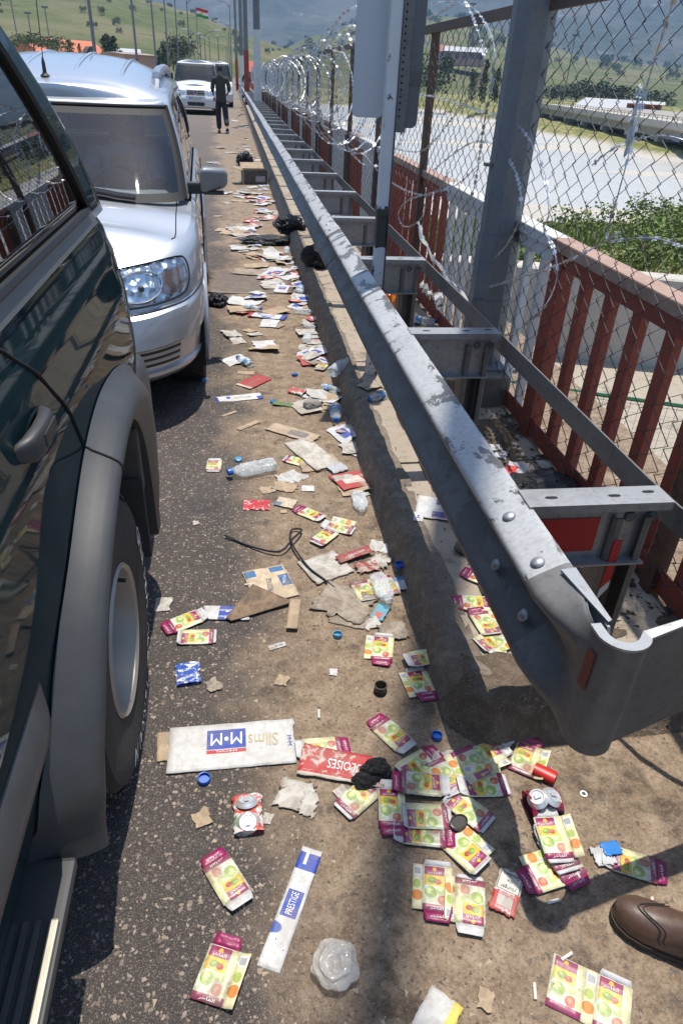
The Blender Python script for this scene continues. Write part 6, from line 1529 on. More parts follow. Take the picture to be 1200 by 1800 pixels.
for zz in (0.65, 0.95): mb = MB(); mb.prism([(-0.36, zz), (-0.30, zz), (-0.30, zz+0.06), (-0.36, zz+0.06)], 0, bl, F3); bp_(mb, 'handrail', YEL)
for k in range(74): mb = MB(); q = F3(-0.33, 0.35, k*2.0); mb.box((q.x-.04, q.y-.04, -1.65), (q.x+.04, q.y+.04, -1.0)); bp_(mb, 'rail_post', YEL)
for k in range(10):
    for u in (1.6, 4.8, 8.0): q = F3(u, 0, 8+k*15); mb = MB(); mb.tube([(q.x, q.y, -8), (q.x, q.y, -3.9)], 0.6, 10); bp_(mb, 'pier', CONC)
    mb = MB(); mb.prism([(0.6, -2.6), (9.2, -2.6), (9.2, -1.9), (0.6, -1.9)], 7.3+k*15, 8.7+k*15, F3); bp_(mb, 'cross_beam', CONC)
# ---- poles
def pole(px, Y=None, X=None, name='street_pole', label='', red=None, h=9.0, r=0.085, arm=0, bandm=None, bh=1.3):
    d = ray(px, 118)
    if X is not None: Y = X*d.y/d.x
    else: X = d.x/d.y*Y
    r_ = tag(empty(name, (X, Y, 0)), label, 'pole', None); mb = MB(); mb.tube([(0, 0, 0), (0, 0, h)], [r, r*.6], 8); mb.build('shaft', POST, r_, smooth=True)
    if bandm: mb = MB(); mb.tube([(0, 0, 0), (0, 0, bh)], [r*1.06, r*1.05], 8); mb.build('painted_foot', bandm, r_, smooth=True)
    if arm:
        mb = MB(); mb.tube([(0, 0, h-.3), (arm*.3, 0, h+.1), (arm, 0, h+.35)], 0.045, 6); a_ = mb.build('arm', POST, r_, smooth=True)
        mb = MB(); mb.bbox((arm-.35 if arm > 0 else arm-.45, -.12, h+.3), (arm+.45 if arm > 0 else arm+.35, .12, h+.42), .03); mb.build('lantern', WHITE, r_)
    return r_
WB, RB = WHITE, RED
pole(170, X=-8.6, label='grey pole with white foot above the silver car roof', bandm=WB, h=13, r=.12, bh=2.3)
pole(242, X=-8.6, label='grey pole with red foot left of the pinkish block', bandm=RB, h=13, r=.12, bh=2.2)
pole(275, X=-8.6, label='grey pole over the right end of the pinkish block', bandm=WB, h=13, r=.12, bh=1.8)
pole(297, X=-8.6, label='grey pole with red foot left of the white van roof', bandm=RB, h=13, r=.12, bh=2.2)
pole(452, Y=29.5, label='grey pole with white foot rising from the far razor wire', bandm=WB, h=14, r=.13, bh=2.9)
pole(433, Y=44, label='grey pole with red foot beside the far end of the fence', bandm=RB, h=15, r=.13, bh=2.6)
pole(425, Y=58, label='grey pole with white foot next to the red footed one', bandm=WB, h=15, r=.14, bh=2.6)
pole(416, Y=82, label='thin grey pole nearest the end of the lane', bandm=RB, h=16, r=.14, bh=2.6)
for i, (px, Y, h, arm) in enumerate([(315, 70, 6.8, 1.6), (335, 78, 6.9, 1.5), (354, 90, 4.8, -1.4), (362, 105, 5.5, 1.5), (370, 120, 5.6, -1.5), (343, 112, 4.9, 1.3), (385, 100, 5.0, 0), (407, 96, 8.0, -1.6), (404, 120, 7.2, -1.6), (401, 150, 6.6, -1.6), (398, 180, 6.2, -1.6)]):
    pole(px, Y=Y, name='street_lamp', label=['grey street lamp with single arm left of the flag', 'tall street lamp with bright lantern left of the flag', 'short street lamp under the flag', 'street lamp with arm right of the flag', 'last street lamp of the row under the flag', 'thin street lamp behind the flag', 'bare pole between flag and lamp row', 'nearest of the lamps stacked above the walking man', 'second of the lamps stacked above the walking man', 'third of the lamps stacked above the walking man', 'farthest of the lamps stacked above the walking man'][i], h=h, r=.07, arm=arm)
for i, (px, yb, yt) in enumerate([(26, 40, -10), (55, 62, 22), (88, 75, 12), (812, 170, 5), (990, 172, 60)]):
    b = RD(px, yb, 260); t = RD(px, yt, 260); r = tag(empty('mast', tuple(b)), ['thin mast at the far left edge on the hill', 'short mast on the hill left of the antenna', 'hill mast directly left of the car antenna', 'tall thin floodlight mast left of the lamp post', 'thin mast seen right of the lamp post'][i], 'mast')
    mb = MB(); mb.tube([(0, 0, -4), (0, 0, t.z-b.z)], 0.16, 6); mb.build('shaft', POST, r); mb = MB(); mb.bbox((-.9, -.2, t.z-b.z-.3), (.9, .2, t.z-b.z+.2), .05); mb.build('lantern', GALVD, r)
# ---- flag
fb = RD(350, 120, 140); FS = 0.7; fr = tag(empty('flag', (fb.x, fb.y, 0)), 'red white and green flag with yellow sun flying over the lane', 'flag')
mb = MB(); mb.tube([(0, 0, 0), (0, 0, 10.2)], 0.06, 6); mb.build('flagpole', POST, fr)
for k, (c, nm) in enumerate((((0.02, 0.22, 0.04), 'green_stripe'), ((0.6, 0.6, 0.6), 'white_stripe'), ((0.45, 0.015, 0.02), 'red_stripe'))):
    mb = MB(); mb.grid(lambda u, v: (0.06+u*1.9, 0.28*math.sin(u*6)*u, 8.9+0.40*k+0.40*v-0.28*u*u+0.05*math.sin(u*7)), 14, 2); o = mb.build(nm, plain('flag_'+nm, c, 0.8), fr, smooth=True, fix=False)
mb = MB(); mb.lathe([(0.0001, 0.0), (0.19, 0.0)], 20, Matrix(((1, 0, 0), (0, 0, -1), (0, 1, 0))), (0.95, 0.28*math.sin(3)*.5-0.06, 9.44)); mb.build('sun_disc', plain('flag_yellow', (0.6, 0.4, 0.02), .8), fr, fix=False)
# ---- left parapet of the lane
lpz = tag(empty('railing', (-9.3, 20, 0)), 'distant red and white railing on the far side of the road', 'railing')
for k in range(14):
    mb = MB(); y = -20+k*8.0; mb.box((-0.05, y, 0.95), (0.05, y+7.99, 1.05)); mb.build('top_beam', RED if k % 2 else WHITE, lpz)
    for j in range(8):
        o = bpy.data.objects.new('bar', bar_mesh(k % 2, 0)); col.objects.link(o); o.parent = lpz; o.location = (0, y+0.5+j, -0.04)
# people far off by the end of the rail
m2 = copy_tree(man); m2.location = (G(419, 150).x+0.1, 52, 0); m2.rotation_euler.z = R(200); m2['label'] = 'tiny figure by the far end of the guard rail'
# ---- grass and reeds on the bank beyond the wall
def grass(n, name, label, mat, region, hh, seed):
    rnd = random.Random(seed); V = []; F = []
    while n > 0:
        x = rnd.uniform(region[0], region[1]); y = region[2]+(region[3]-region[2])*rnd.random()**1.7; n -= 1
        if y < 6.5-0.34*(x-1.6)+0.2: continue
        if y > near_shore(x)-3: continue
        if nz(x, y, 1, 0.35) < -0.30: continue
        z = valley_z(x, y)-0.03; h = hh*rnd.uniform(.3, 1.3)*(1+1.1*nz(x, y, 4, 0.45)+.5*nz(x, y, 7, 1.7)); w = 0.014+0.0012*y
        a = rnd.uniform(0, 6.28); l = rnd.uniform(.1, .45)*h; dx, dy = math.cos(a)*w, math.sin(a)*w; lx, ly = math.cos(a+1.3)*l, math.sin(a+1.3)*l; m = len(V)
        V += [(x-dx, y-dy, z), (x+dx, y+dy, z), (x+dx*.7+lx*.4, y+dy*.7+ly*.4, z+h*.6), (x-dx*.7+lx*.4, y-dy*.7+ly*.4, z+h*.6), (x+lx, y+ly, z+h)]; F += [(m, m+1, m+2, m+3), (m+3, m+2, m+4)]
    o = obj(name, V, F, mat); tag(o, label, 'grass', None, 'stuff')
grass(26000, 'grass', 'lush green grass on the bank beyond the concrete wall', plain('grass_green', (0.150, 0.205, 0.045), 0.8, 0, 0.5, 0.8), (1.7, 26, 5.2, 40), 0.34, 1)
grass(9000, 'dry_grass', 'dry yellow grass mixed in on the river bank', plain('grass_dry', (0.26, 0.23, 0.085), 0.85, 0, 0.4, 0.8), (1.7, 36, 6.0, 52), 0.40, 2)
for i, (x, y, h) in enumerate([(5.5, 11.5, 1.1), (8.2, 13.5, 1.3), (10.5, 16, 1.5), (14, 19, 1.5), (7.0, 17, 1.2), (12.5, 25, 1.7), (17.5, 27, 1.8), (4.2, 9.8, .8), (20, 33, 2.0)]):
    o = tree('bush', (x, y, valley_z(x, y)-.1), h, h*1.3, i, '%s green shrub along the grassy river bank' % ['first', 'second', 'third', 'fourth', 'fifth', 'sixth', 'seventh', 'eighth', 'ninth'][i], 'shrubs on the river bank', True, 'shrub'); o['category'] = 'shrub'
# ---- haze: one closed box of even, pale air round everything
HB = MB(); HB.box((-9500, -2500, -9), (9500, 9000, 1150)); hz = HB.build('haze', None); hz['kind'] = 'stuff'
hm = bpy.data.materials.new('haze_air'); hm.use_nodes = True; ht = hm.node_tree; ht.nodes.remove(ht.nodes['Principled BSDF'])
pv_ = ht.nodes.new('ShaderNodeVolumePrincipled'); pv_.inputs['Color'].default_value = (0.36, 0.62, 1.0, 1); pv_.inputs['Density'].default_value = 0.00021; pv_.inputs['Anisotropy'].default_value = 0.2
ht.links.new(pv_.outputs[0], ht.nodes['Material Output'].inputs['Volume']); hz.data.materials.append(hm)
# ================================================================== LITTER
RN = random.Random(21)
def ground_at(x, y):
    if x > 0.70 and y > 1.40: return 0.122
    if x > 0.62 and y > 1.40: return 0.128
    if x > 0.5 and y > 1.25:
        k = max(0, min(1, (x-0.56)/0.07)); return road_z(x, y)+0.125*k
    return road_z(x, y)
def spot(px, py):
    p = G(px, py); z = ground_at(p.x, p.y)
    for _ in range(4):
        p = G(px, py, z); z = ground_at(p.x, p.y)
    return Vector((p.x, p.y, z))
def heading(px, py, dx, dy):
    """world angle of the direction that runs (dx, dy) in the picture at this spot of the ground"""
    n = 12/math.hypot(dx, dy); a = spot(px, py); b = G(px+dx*n, py+dy*n, a.z); return math.atan2(b.y-a.y, b.x-a.x)
def grime(t, c, amt=0.35, sc=22, col_=(0.20, 0.155, 0.11)):
    m = t.math('MULTIPLY', t.step(t.noise(sc, 6, 0.75), 0.43, 0.64), min(1, amt*1.35))
    m2 = t.math('MULTIPLY', t.step(t.noise(sc*0.35, 4, 0.65), 0.50, 0.62), min(1, amt*1.1))
    return t.mix(t.math('MAXIMUM', m, m2), c, col_)
def paper(name, base, layers=(), amt=0.42, rough=0.6, sc=22, col_=(0.20, 0.155, 0.11)):
    """layers = [(mask builder, colour)] painted flat over a base colour"""
    base = tuple(v*(0.80 if min(base) > 0.5 else 1.0) for v in base); t = NT(name); c = t.mix(t.noise(9, 3), tuple(v*0.90 for v in base), base)
    for mk, k in layers: c = t.mix(mk(t), c, k(t) if callable(k) else k)
    return t.fin(grime(t, c, amt, sc, col_), rough, 0, t.bump(t.noise(20, 3, .6, dist=.6), 0.5, 0.012))
MAROON = (0.27, 0.006, 0.085); YELLOW = (0.68, 0.44, 0.010)
def fruit_print(name, seed, fade=0.0, dirt=0.15):
    t = NT(name); off = seed*3.7
    mp = t.n('ShaderNodeMapping'); t.l(t.coord('UV'), mp.inputs[0]); mp.inputs['Location'].default_value = (off, off, 0)
    n = t.noise(3.2, 3, 0.5, vec=mp.outputs[0]); n2 = t.noise(7, 3, 0.6, vec=mp.outputs[0])
    c = t.mix(n, (0.68, 0.68, 0.52), (0.42, 0.50, 0.20)); c = t.mix(t.step(n2, 0.42, 0.62), c, (0.74, 0.73, 0.66))
    def apple(c, cu, cv, ru, rv, a, b):
        c = t.mix(t.ell(cu, cv, ru, rv, 0.2), c, a); c = t.mix(t.ell(cu-ru*.25, cv+rv*.2, ru*.62, rv*.62, 0.9), c, b); return t.mix(t.ell(cu+ru*.1, cv+rv*.05, ru*.16, rv*.13, .9), c, tuple(v*.5 for v in a))
    c = apple(c, 0.28, 0.40, 0.22, 0.14, (0.26, 0.38, 0.06), (0.58, 0.64, 0.26)); c = apple(c, 0.64, 0.47, 0.17, 0.10, (0.38, 0.48, 0.14), (0.64, 0.68, 0.36))
    c = apple(c, 0.68, 0.25, 0.18, 0.115, (0.48, 0.06, 0.03), (0.62, 0.26, 0.10))
    c = t.mix(t.math('MULTIPLY', t.rect(0.80, 0.13, 0.97, 1.0), 0.6), c, (0.68, 0.60, 0.22))
    c = t.mix(t.rect(0.06, 0.55, 0.74, 0.79), c, (0.60, 0.36, 0.01)); c = t.mix(t.rect(0.085, 0.565, 0.715, 0.775), c, YELLOW)
    c = apple(c, 0.34, 0.665, 0.17, 0.075, (0.15, 0.26, 0.03), (0.30, 0.42, 0.06)); c = apple(c, 0.53, 0.645, 0.12, 0.062, (0.34, 0.02, 0.02), (0.48, 0.08, 0.04))
    c = t.mix(t.rect(0.06, 0.79, 0.74, 0.985), c, MAROON); c = t.mix(t.ell(0.40, 0.935, 0.065, 0.030), c, YELLOW); c = t.mix(t.ell(0.40, 0.905, 0.09, 0.016), c, YELLOW)
    c = t.mix(t.rect(-1, -1, 2, 0.14), c, MAROON)
    if fade: c = t.mix(fade, c, (0.7, 0.68, 0.62))
    return t.fin(grime(t, c, dirt*1.3), 0.42, 0, t.bump(t.noise(24, 2, .5, dist=.5), 0.35, 0.010), Coat_Weight=0.25, Coat_Roughness=0.3)
FP = [fruit_print('fruit_pack_print_a', 0, 0.0), fruit_print('fruit_pack_print_b', 1, 0.06, 0.25), fruit_print('fruit_pack_print_c', 2, 0.0, 0.45)]
SIDEP = paper('pack_side_print', (0.70, 0.66, 0.40), [(lambda t: t.ell(.5, .3, .55, .12), (0.62, .22, .04)), (lambda t: t.ell(.45, .55, .4, .10), (0.36, .46, .10)), (lambda t: t.rect(.08, .74, .92, .95), (0.72, .72, .72)), (lambda t: t.math('MULTIPLY', t.rect(.18, .77, .82, .92), t.math('GREATER_THAN', t.math('FRACT', t.math('MULTIPLY', t.xyz('UV')[1], 70.0)), .5)), (0.04, .04, .05))], 0.2)
WFLAP = paper('pack_white_flap', (0.70, 0.70, 0.70), [], 0.25); MFLAP = paper('pack_maroon_flap', MAROON, [], 0.12, 0.42)
WTXT = plain('white_lettering', (0.70, 0.68, 0.68), 0.5)
ALF = '\uFEAE\uFEA7\uFE8E\uFED4\uFEDF\uFE8D'
def bendf(seed, amp):
    a, b = random.Random(seed).uniform(0, 6), random.Random(seed+1).uniform(-1, 1)
    def h(x, y):
        k = math.cos(a)*x+math.sin(a)*y
        return 0.003+amp*(k*k*55)*(0.6+0.4*b)+amp*0.55*(nz(x, y, seed, 9)+0.4)+amp*0.25*nz(x, y, seed+4, 28)
    return h
def panel(mb, x0, y0, x1, y1, h, mi, nu=6, nv=8, corner=0.0, tilt=None):
    """one printed panel of a flattened box; returns per-vertex uv and material"""
    V = []; UV = []; base = len(mb['V'])
    for j in range(nv+1):
        for i in range(nu+1):
            u, v = i/nu, j/nv; x = x0+(x1-x0)*u; y = y0+(y1-y0)*v
            if corner:
                cc = corner
                if tilt == 'top': x = (x0+x1)/2+(x-(x0+x1)/2)*(1-cc*v*v)
                if tilt == 'bot': x = (x0+x1)/2+(x-(x0+x1)/2)*(1-cc*(1-v)**2)
            z = h(x, y)
            if tilt == 'top': z += 0.006*v*v
            if tilt == 'side': z += 0.008*((x-x0)/(x1-x0))**2
            mb['V'].append((x, y, z)); mb['UV'].append((u, v))
    for j in range(nv):
        for i in range(nu):
            a = base+j*(nu+1)+i; mb['F'].append((a, a+1, a+nu+2, a+nu+1)); mb['M'].append(mi)
def pack_mesh(var, seed, amp=0.004):
    W, H, S = 0.066, 0.100, 0.022; h = bendf(seed, amp); d = dict(V=[], UV=[], F=[], M=[])
    panel(d, -W/2, -H/2, W/2, H/2, h, 0)
    if var in 'AC': panel(d, -W/2+.003, H/2, W/2-.003, H/2+S, h, 2, 6, 3, 0.16, 'top')
    if var in 'BDF': panel(d, -W/2+.002, H/2, W/2-.002, H/2+S*.45, h, 2, 6, 2, 0.1, 'top')
    if var in 'AB': panel(d, -W/2+.003, -H/2-S, W/2-.003, -H/2, h, 3, 6, 3, 0.16, 'bot')
    if var in 'CF': panel(d, -W/2+.003, -H/2-S*.4, W/2-.003, -H/2, h, 2, 6, 2, 0.1, 'bot')
    if var in 'BD': panel(d, -W/2-S, -H/2, -W/2, H/2, h, 1, 3, 8)
    if var in 'CE': panel(d, W/2, -H/2, W/2+S, H/2, h, 1, 3, 8, 0, 'side')
    if var == 'D':
        panel(d, -W/2-S-W, -H/2, -W/2-S, H/2, h, 0)
    if var == 'E': panel(d, -W/2+.003, H/2, W/2-.003, H/2+S, h, 3, 6, 3, 0.16, 'top')
    me = mesh('pack', d['V'], d['F'], [FP[seed % 3], SIDEP, WFLAP, MFLAP], False, d['UV']); me.polygons.foreach_set('material_index', d['M']); me.polygons.foreach_set('use_smooth', [True]*len(d['F']))
    # lettering: brand on the label box and on the maroon band
    V = []; F = []
    tv, tf = text_mesh(ALF, 0.02); w = max(max(v[0] for v in tv), 1e-4); lo = min(v[1] for v in tv); hi = max(v[1] for v in tv)
    for (cx_, cy_, tw, th) in ((-0.007, 0.0335, 0.030, 0.009), (0.0, -0.0445, 0.032, 0.007), (0.0, -H/2-S*.5, 0.032, 0.008) if var in 'AB' else (0.0, -0.0445, 0.001, 0.001)):
        n = len(V)
        for u, v in tv:
            x = cx_+(u/w-.5)*tw; y = cy_+((v-lo)/(hi-lo)-.5)*th; V.append((x, y, h(x, y)+0.0011))
        F += [tuple(i+n for i in f) for f in tf]
    tm = mesh('lettering', V, F, WTXT)
    return me, tm
PK = {}
def get_pack(var, seed, amp=0.004):
    k = (var, seed, amp)
    if k not in PK: PK[k] = pack_mesh(var, seed, amp)
    return PK[k]
def thick(o, t=0.0008):
    md = o.modifiers.new('thickness', 'SOLIDIFY'); md.thickness = t; md.offset = -1; return o
def pack(px, py, dx, dy, var, seed, label, lift=0.0, sc=1.0, tilt=(0, 0), amp=0.004):
    p = spot(px, py); a = heading(px, py, dx, dy); me, tm = get_pack(var, seed, amp)
    o = link('fruit_pack', me, None, (p.x, p.y, p.z+0.0015+lift), (tilt[0], tilt[1], a-math.pi/2)); o.scale = (sc, sc, sc); thick(o); tag(o, label, 'carton', 'fruit tobacco cartons on the ground')
    t = link('lettering', tm, o); return o
S = 1.08
PACKS = [
 (672, 1142, .1, -1, 'B', 0, 'fruit carton standing alone left of the kerb shadow, side strip to the left', 0),
 (750, 1158, -1, .05, 'A', 1, 'fruit carton lying across the kerb shadow edge, white flap to the left', 0),
 (740, 1203, -.42, -.9, 'B', 3, 'fruit carton just below the one on the shadow edge, dark red flap down', 0.001),
 (687, 1292, 150, 140, 'A', 2, 'fruit carton by itself left of the blue bottle cap, white flap lower right', 0),
 (850, 1330, 195, -75, 'C', 4, 'fruit carton at the top of the heap, beside the white crumpled paper', 0.002),
 (922, 1338, 60, -180, 'E', 5, 'fruit carton standing tilted next to the red plastic piece', 0.004),
 (852, 1384, -240, 12, 'C', 6, 'fruit carton in the heap with open white flap to the left', 0.003),
 (823, 1428, -110, -85, 'F', 7, 'fruit carton at the right of the heap above the dark oval lid', 0.004),
 (738, 1385, 1, .08, 'A', 8, 'fruit carton lying on top in the middle of the heap', 0.012),
 (688, 1425, -10, -195, 'A', 9, 'fruit carton with white flap up at the left front of the heap', 0.008),
 (750, 1440, -1, -.03, 'F', 10, 'fruit carton in the front of the heap under the middle one', 0.006),
 (630, 1405, 110, -95, 'F', 11, 'fruit carton under the black plastic at the heap left end', 0.002),
 (735, 1346, -.8, .5, 'B', 12, 'dark red backed fruit carton half buried at the back of the heap', 0.002),
 (778, 1368, .6, .85, 'D', 13, 'fruit carton strip sticking out at the back of the heap', 0.002),
 (745, 1468, -1, -.12, 'A', 14, 'fruit carton peeping out under the front of the heap', 0.001),
 (812, 1497, 140, 135, 'B', 15, 'fruit carton below the heap slanting to lower right', 0.002),
 (768, 1565, 0, -1, 'B', 16, 'left one of the two fruit cartons side by side near the bottom', 0.001),
 (825, 1588, 0, 1, 'C', 17, 'right one of the two fruit cartons side by side near the bottom', 0.002),
 (965, 1540, 1, -.30, 'B', 18, 'fruit carton under the crumpled stack at right, dark red flap left', 0.002),
 (1112, 1522, -1, -.28, 'A', 20, 'fruit carton in the rail end shadow beside the blue scrap', 0.001),
 (1075, 1775, 0.1, -1, 'D', 22, 'wide opened fruit carton cut off by the bottom right corner', 0.002),
 (380, 1716, .38, -1, 'E', 23, 'fruit carton on the asphalt at bottom left with white side strip', 0.001),
 (398, 1548, 100, 165, 'A', 26, 'mud stained fruit carton on the asphalt below the crushed can', 0.001),
 (325, 1096, 1, -.38, 'A', 24, 'upper of two fruit cartons left of the blue and white carton', 0.003),
 (347, 1122, -1, .04, 'F', 25, 'lower of two fruit cartons left of the blue and white carton', 0.001),
 (376, 820, .15, -1, 'F', 28, 'small looking fruit carton on the asphalt left of the greenish bottle', 0.0),
 (543, 905, 1, .45, 'A', 27, 'fruit carton uphill of the black strap', 0.001),
 (570, 947, .8, -.62, 'F', 30, 'lower of the pair of fruit cartons above the black strap end', 0.004),
 (597, 930, -1, -.25, 'C', 31, 'upper right of the pair of fruit cartons above the black strap end', 0.002),
 (638, 1040, .55, .9, 'D', 32, 'fruit carton strip under the flattened clear bottle', 0.001),
 (833, 1063, 1, .05, 'A', 33, 'fruit carton on the pavement under the guard rail', 0.001),
 (850, 1097, .5, .8, 'B', 34, 'crumpled fruit carton on the pavement below the other one', 0.002),
 (866, 1126, -.9, .4, 'B', 35, 'lowest fruit carton on the pavement under the guard rail', 0.001),
 (846, 1019, .9, .35, 'A', 36, 'fruit carton half hidden behind the guard rail edge', 0.0),
 (567, 1317, -1, .1, 'A', 37, 'fruit carton under the torn red carton', 0.0),
 (566, 647, .6, -.6, 'F', 38, 'small fruit carton leaning at the kerb foot by the plastic bottles', 0.01),
 (520, 812, .9, .2, 'F', 39, 'fruit carton scrap beside the white cardboard sheet', 0.001),
]
for i, (px, py, dx, dy, v, s, lab, lf) in enumerate(PACKS):
    pack(px, py, dx, dy, v, s, lab, lf, S if i != 34 else S, (random.Random(s).uniform(-.03, .03), random.Random(s+9).uniform(-.03, .03)), 0.005 if s % 3 else 0.009)
for k, (px, py, dx, dy, lf) in enumerate([(985, 1512, -.6, -.9, 0.006), (975, 1498, -.5, -.9, 0.014), (968, 1484, -.35, -1, 0.022)]):
    pack(px, py, dx, dy, 'AFC'[k], 40+k, ['lowest carton of the crumpled stack right of the heap', 'middle carton of the crumpled stack right of the heap', 'creased top carton of the crumpled stack right of the heap'][k], lf, S, (0.05*k, -.04), 0.012)

# ---- sheets of paper and board
def put_text(o, items, h, w, l):
    """items: (text, centre x, centre y, width, height, angle deg, material); lettering laid on the sheet"""
    for s, cx_, cy_, tw, th, an, m in items:
        tv, tf = text_mesh(s, 0.02); x1 = max(v[0] for v in tv); x0 = min(v[0] for v in tv); lo = min(v[1] for v in tv); hi = max(v[1] for v in tv); ca, sa = math.cos(R(an)), math.sin(R(an)); V = []
        for u, v in tv:
            a = ((u-x0)/(x1-x0)-.5)*tw; b = ((v-lo)/(hi-lo)-.5)*th; x = cx_+a*ca-b*sa; y = cy_+a*sa+b*ca; V.append((x, y, h(x, y)+0.0013))
        lo_ = obj('lettering', V, tf, m, o)
def sheet(px, py, dx, dy, w, l, mat, label, cat='paper', name='paper', lift=0.0, amp=0.004, tear=0.0, texts=(), group=None, th=0.001, seed=None, nu=10, nv=14, cut=0.0, tilt=(0, 0), poly=None):
    seed = seed if seed is not None else RN.randrange(9999); p = spot(px, py); a = heading(px, py, dx, dy); h = bendf(seed, amp); V = []; UV = []; F = []
    for j in range(nv+1):
        for i in range(nu+1):
            u, v = i/nu, j/nv; x = (u-.5)*w; y = (v-.5)*l
            if tear:
                e = max(abs(2*u-1), abs(2*v-1))**5
                x += tear*w*e*nz(u*3, v*3, seed, 2.0)*1.2; y += tear*l*e*nz(u*3, v*3, seed+50, 2.0)*1.2
            if cut:
                k = max(0, (u+v)-(2-cut)); x -= k*w*.6; y -= k*l*.6
                k = max(0, ((1-u)+v)-(2-cut*.7)); x += k*w*.4; y -= k*l*.4
            if poly:
                q = [Vector(c) for c in poly]; b = (q[0]*(1-u)+q[1]*u)*(1-v)+(q[3]*(1-u)+q[2]*u)*v; x, y = b.x*w, b.y*l
            V.append((x, y, h(x, y))); UV.append((u, v))
    for j in range(nv):
        for i in range(nu): b = j*(nu+1)+i; F.append((b, b+1, b+nu+2, b+nu+1))
    me = mesh(name, V, F, mat, True, UV); o = link(name, me, None, (p.x, p.y, p.z+0.001+lift), (tilt[0], tilt[1], a-math.pi/2)); thick(o, th); tag(o, label, cat, group)
    if texts: put_text(o, texts, h, w, l)
    return o
WHITEP = paper('white_carton', (0.72, 0.72, 0.71), [], 0.30); OFFW = paper('soiled_white_paper', (0.60, 0.57, 0.51), [], 0.55); TAN = paper('tan_cardboard', (0.42, 0.31, 0.20), [], 0.5, 0.8); BROWN = paper('muddy_cardboard', (0.23, 0.155, 0.095), [], 0.7, 0.85, 30, (0.09, 0.065, 0.045)); CORR = paper('grey_corrugated_board', (0.36, 0.30, 0.235), [(lambda t: t.math('MULTIPLY', t.math('GREATER_THAN', t.math('FRACT', t.math('MULTIPLY', t.xyz('UV')[0], 46.0)), .5), .22), (0.20, .16, .12))], 0.6, 0.85, 30, (0.13, 0.10, 0.075))
BLUE = (0.015, 0.055, 0.33); REDC = (0.42, 0.025, 0.03)
BTX = plain('blue_lettering', (0.02, 0.06, 0.30), 0.5); GTX = plain('gold_lettering', (0.42, 0.33, 0.18), 0.5); KTX = plain('black_lettering', (0.02, 0.02, 0.02), 0.5); YTX = plain('yellow_lettering', (0.6, 0.36, 0.03), 0.5); DTX = plain('faded_grey_lettering', (0.10, 0.11, 0.15), 0.6)
MMC = paper('mm_carton_print', (0.70, 0.69, 0.67), [(lambda t: t.rect(.39, .14, .70, .57), BLUE), (lambda t: t.rect(.39, .585, .70, .665), REDC)], 0.28)
o = sheet(408, 1312, 0, 1, 0.355, 0.155, MMC, 'long white flattened carton with blue panel and letters on the asphalt', 'carton', 'carton', 0.001, 0.0022, 0.02, [('M\u2022M', 0.016, -0.0225, 0.088, 0.042, 0, WTXT), ('SPECIAL', 0.016, 0.0195, 0.062, 0.007, 0, WTXT), ('Slims', -0.088, -0.010, 0.085, 0.045, 0, GTX), ('M\u2022M', -0.163, 0.0, 0.035, 0.012, 90, BTX)], seed=3, nu=20, nv=10)
sheet(300, 1312, 0, 1, 0.075, 0.10, TAN, 'pale cardboard tongue sticking out left of the long white carton', 'cardboard', 'cardboard', 0.0, 0.001, 0.03, seed=8)
PRS = paper('prestige_strip_print', (0.72, 0.72, 0.71), [(lambda t: t.rect(.12, .40, .86, .62), BLUE), (lambda t: t.rect(-1, .80, 2, .955), BLUE), (lambda t: t.ell(.05, .30, .42, .05, .3), (0.05, .10, .35)), (lambda t: t.rect(.3, .85, .45, .97), (0.6, .6, .6))], 0.35)
sheet(513, 1593, 73, -198, 0.052, 0.285, PRS, 'long white strip with blue panel reading upward near the bottom', 'carton', 'carton', 0.0, 0.002, 0.01, [('PRESTIGE', -0.001, 0.0035, 0.052, 0.017, 90, WTXT)], seed=5, nu=6, nv=24)
GAU = paper('red_carton_print', REDC, [(lambda t: t.math('MULTIPLY', t.step(t.noise(26, 8, .75, dist=.8), .53, .58), .85), (0.60, .52, .46)), (lambda t: t.rect(-1, .90, 2, 2), (0.5, .44, .38))], 0.35)
sheet(600, 1350, -.22, 1, 0.235, 0.098, GAU, 'scuffed red carton with white lettering upside down beside the carton heap', 'carton', 'carton', 0.004, 0.006, 0.05, [('GAULOISES', -0.028, 0.0, 0.135, 0.030, 0, WTXT), ('COMPACT', -0.07, 0.034, 0.055, 0.011, 0, YTX)], seed=11, nu=18, nv=10)
sheet(520, 1400, .3, -1, 0.10, 0.085, OFFW, 'torn dirty white paper below the red carton', 'paper', 'paper', 0.0, 0.006, 0.22, seed=14)
sheet(543, 1415, .3, -1, 0.04, 0.07, OFFW, 'narrow torn paper shred under the red carton corner', 'paper', 'paper', 0.0, 0.003, 0.2, seed=15)
PARL = paper('parliament_print', (0.71, 0.70, 0.68), [(lambda t: t.rect(.30, -1, .66, 2), BLUE), (lambda t: t.ell(.48, .40, .05, .06), (0.7, .7, .7)), (lambda t: t.ell(.48, .85, .05, .06), (0.7, .7, .7))], 0.3)
sheet(398, 1080, -.16, 1, 0.165, 0.075, PARL, 'blue and white flattened carton with torn ends on the asphalt', 'carton', 'carton', 0.004, 0.004, 0.07, [('PARLIAMENT', 0.003, -0.012, 0.050, 0.009, 0, WTXT), ('PARLIAMENT', 0.003, 0.022, 0.050, 0.009, 0, WTXT)], seed=18)
sheet(487, 1137, 1, -.28, 0.022, 0.062, OFFW, 'small white strip with two blue letters on the dirt', 'carton', 'carton', 0, .001, .08, [('M M', 0, 0.006, 0.024, 0.009, 90, BTX)], seed=19)
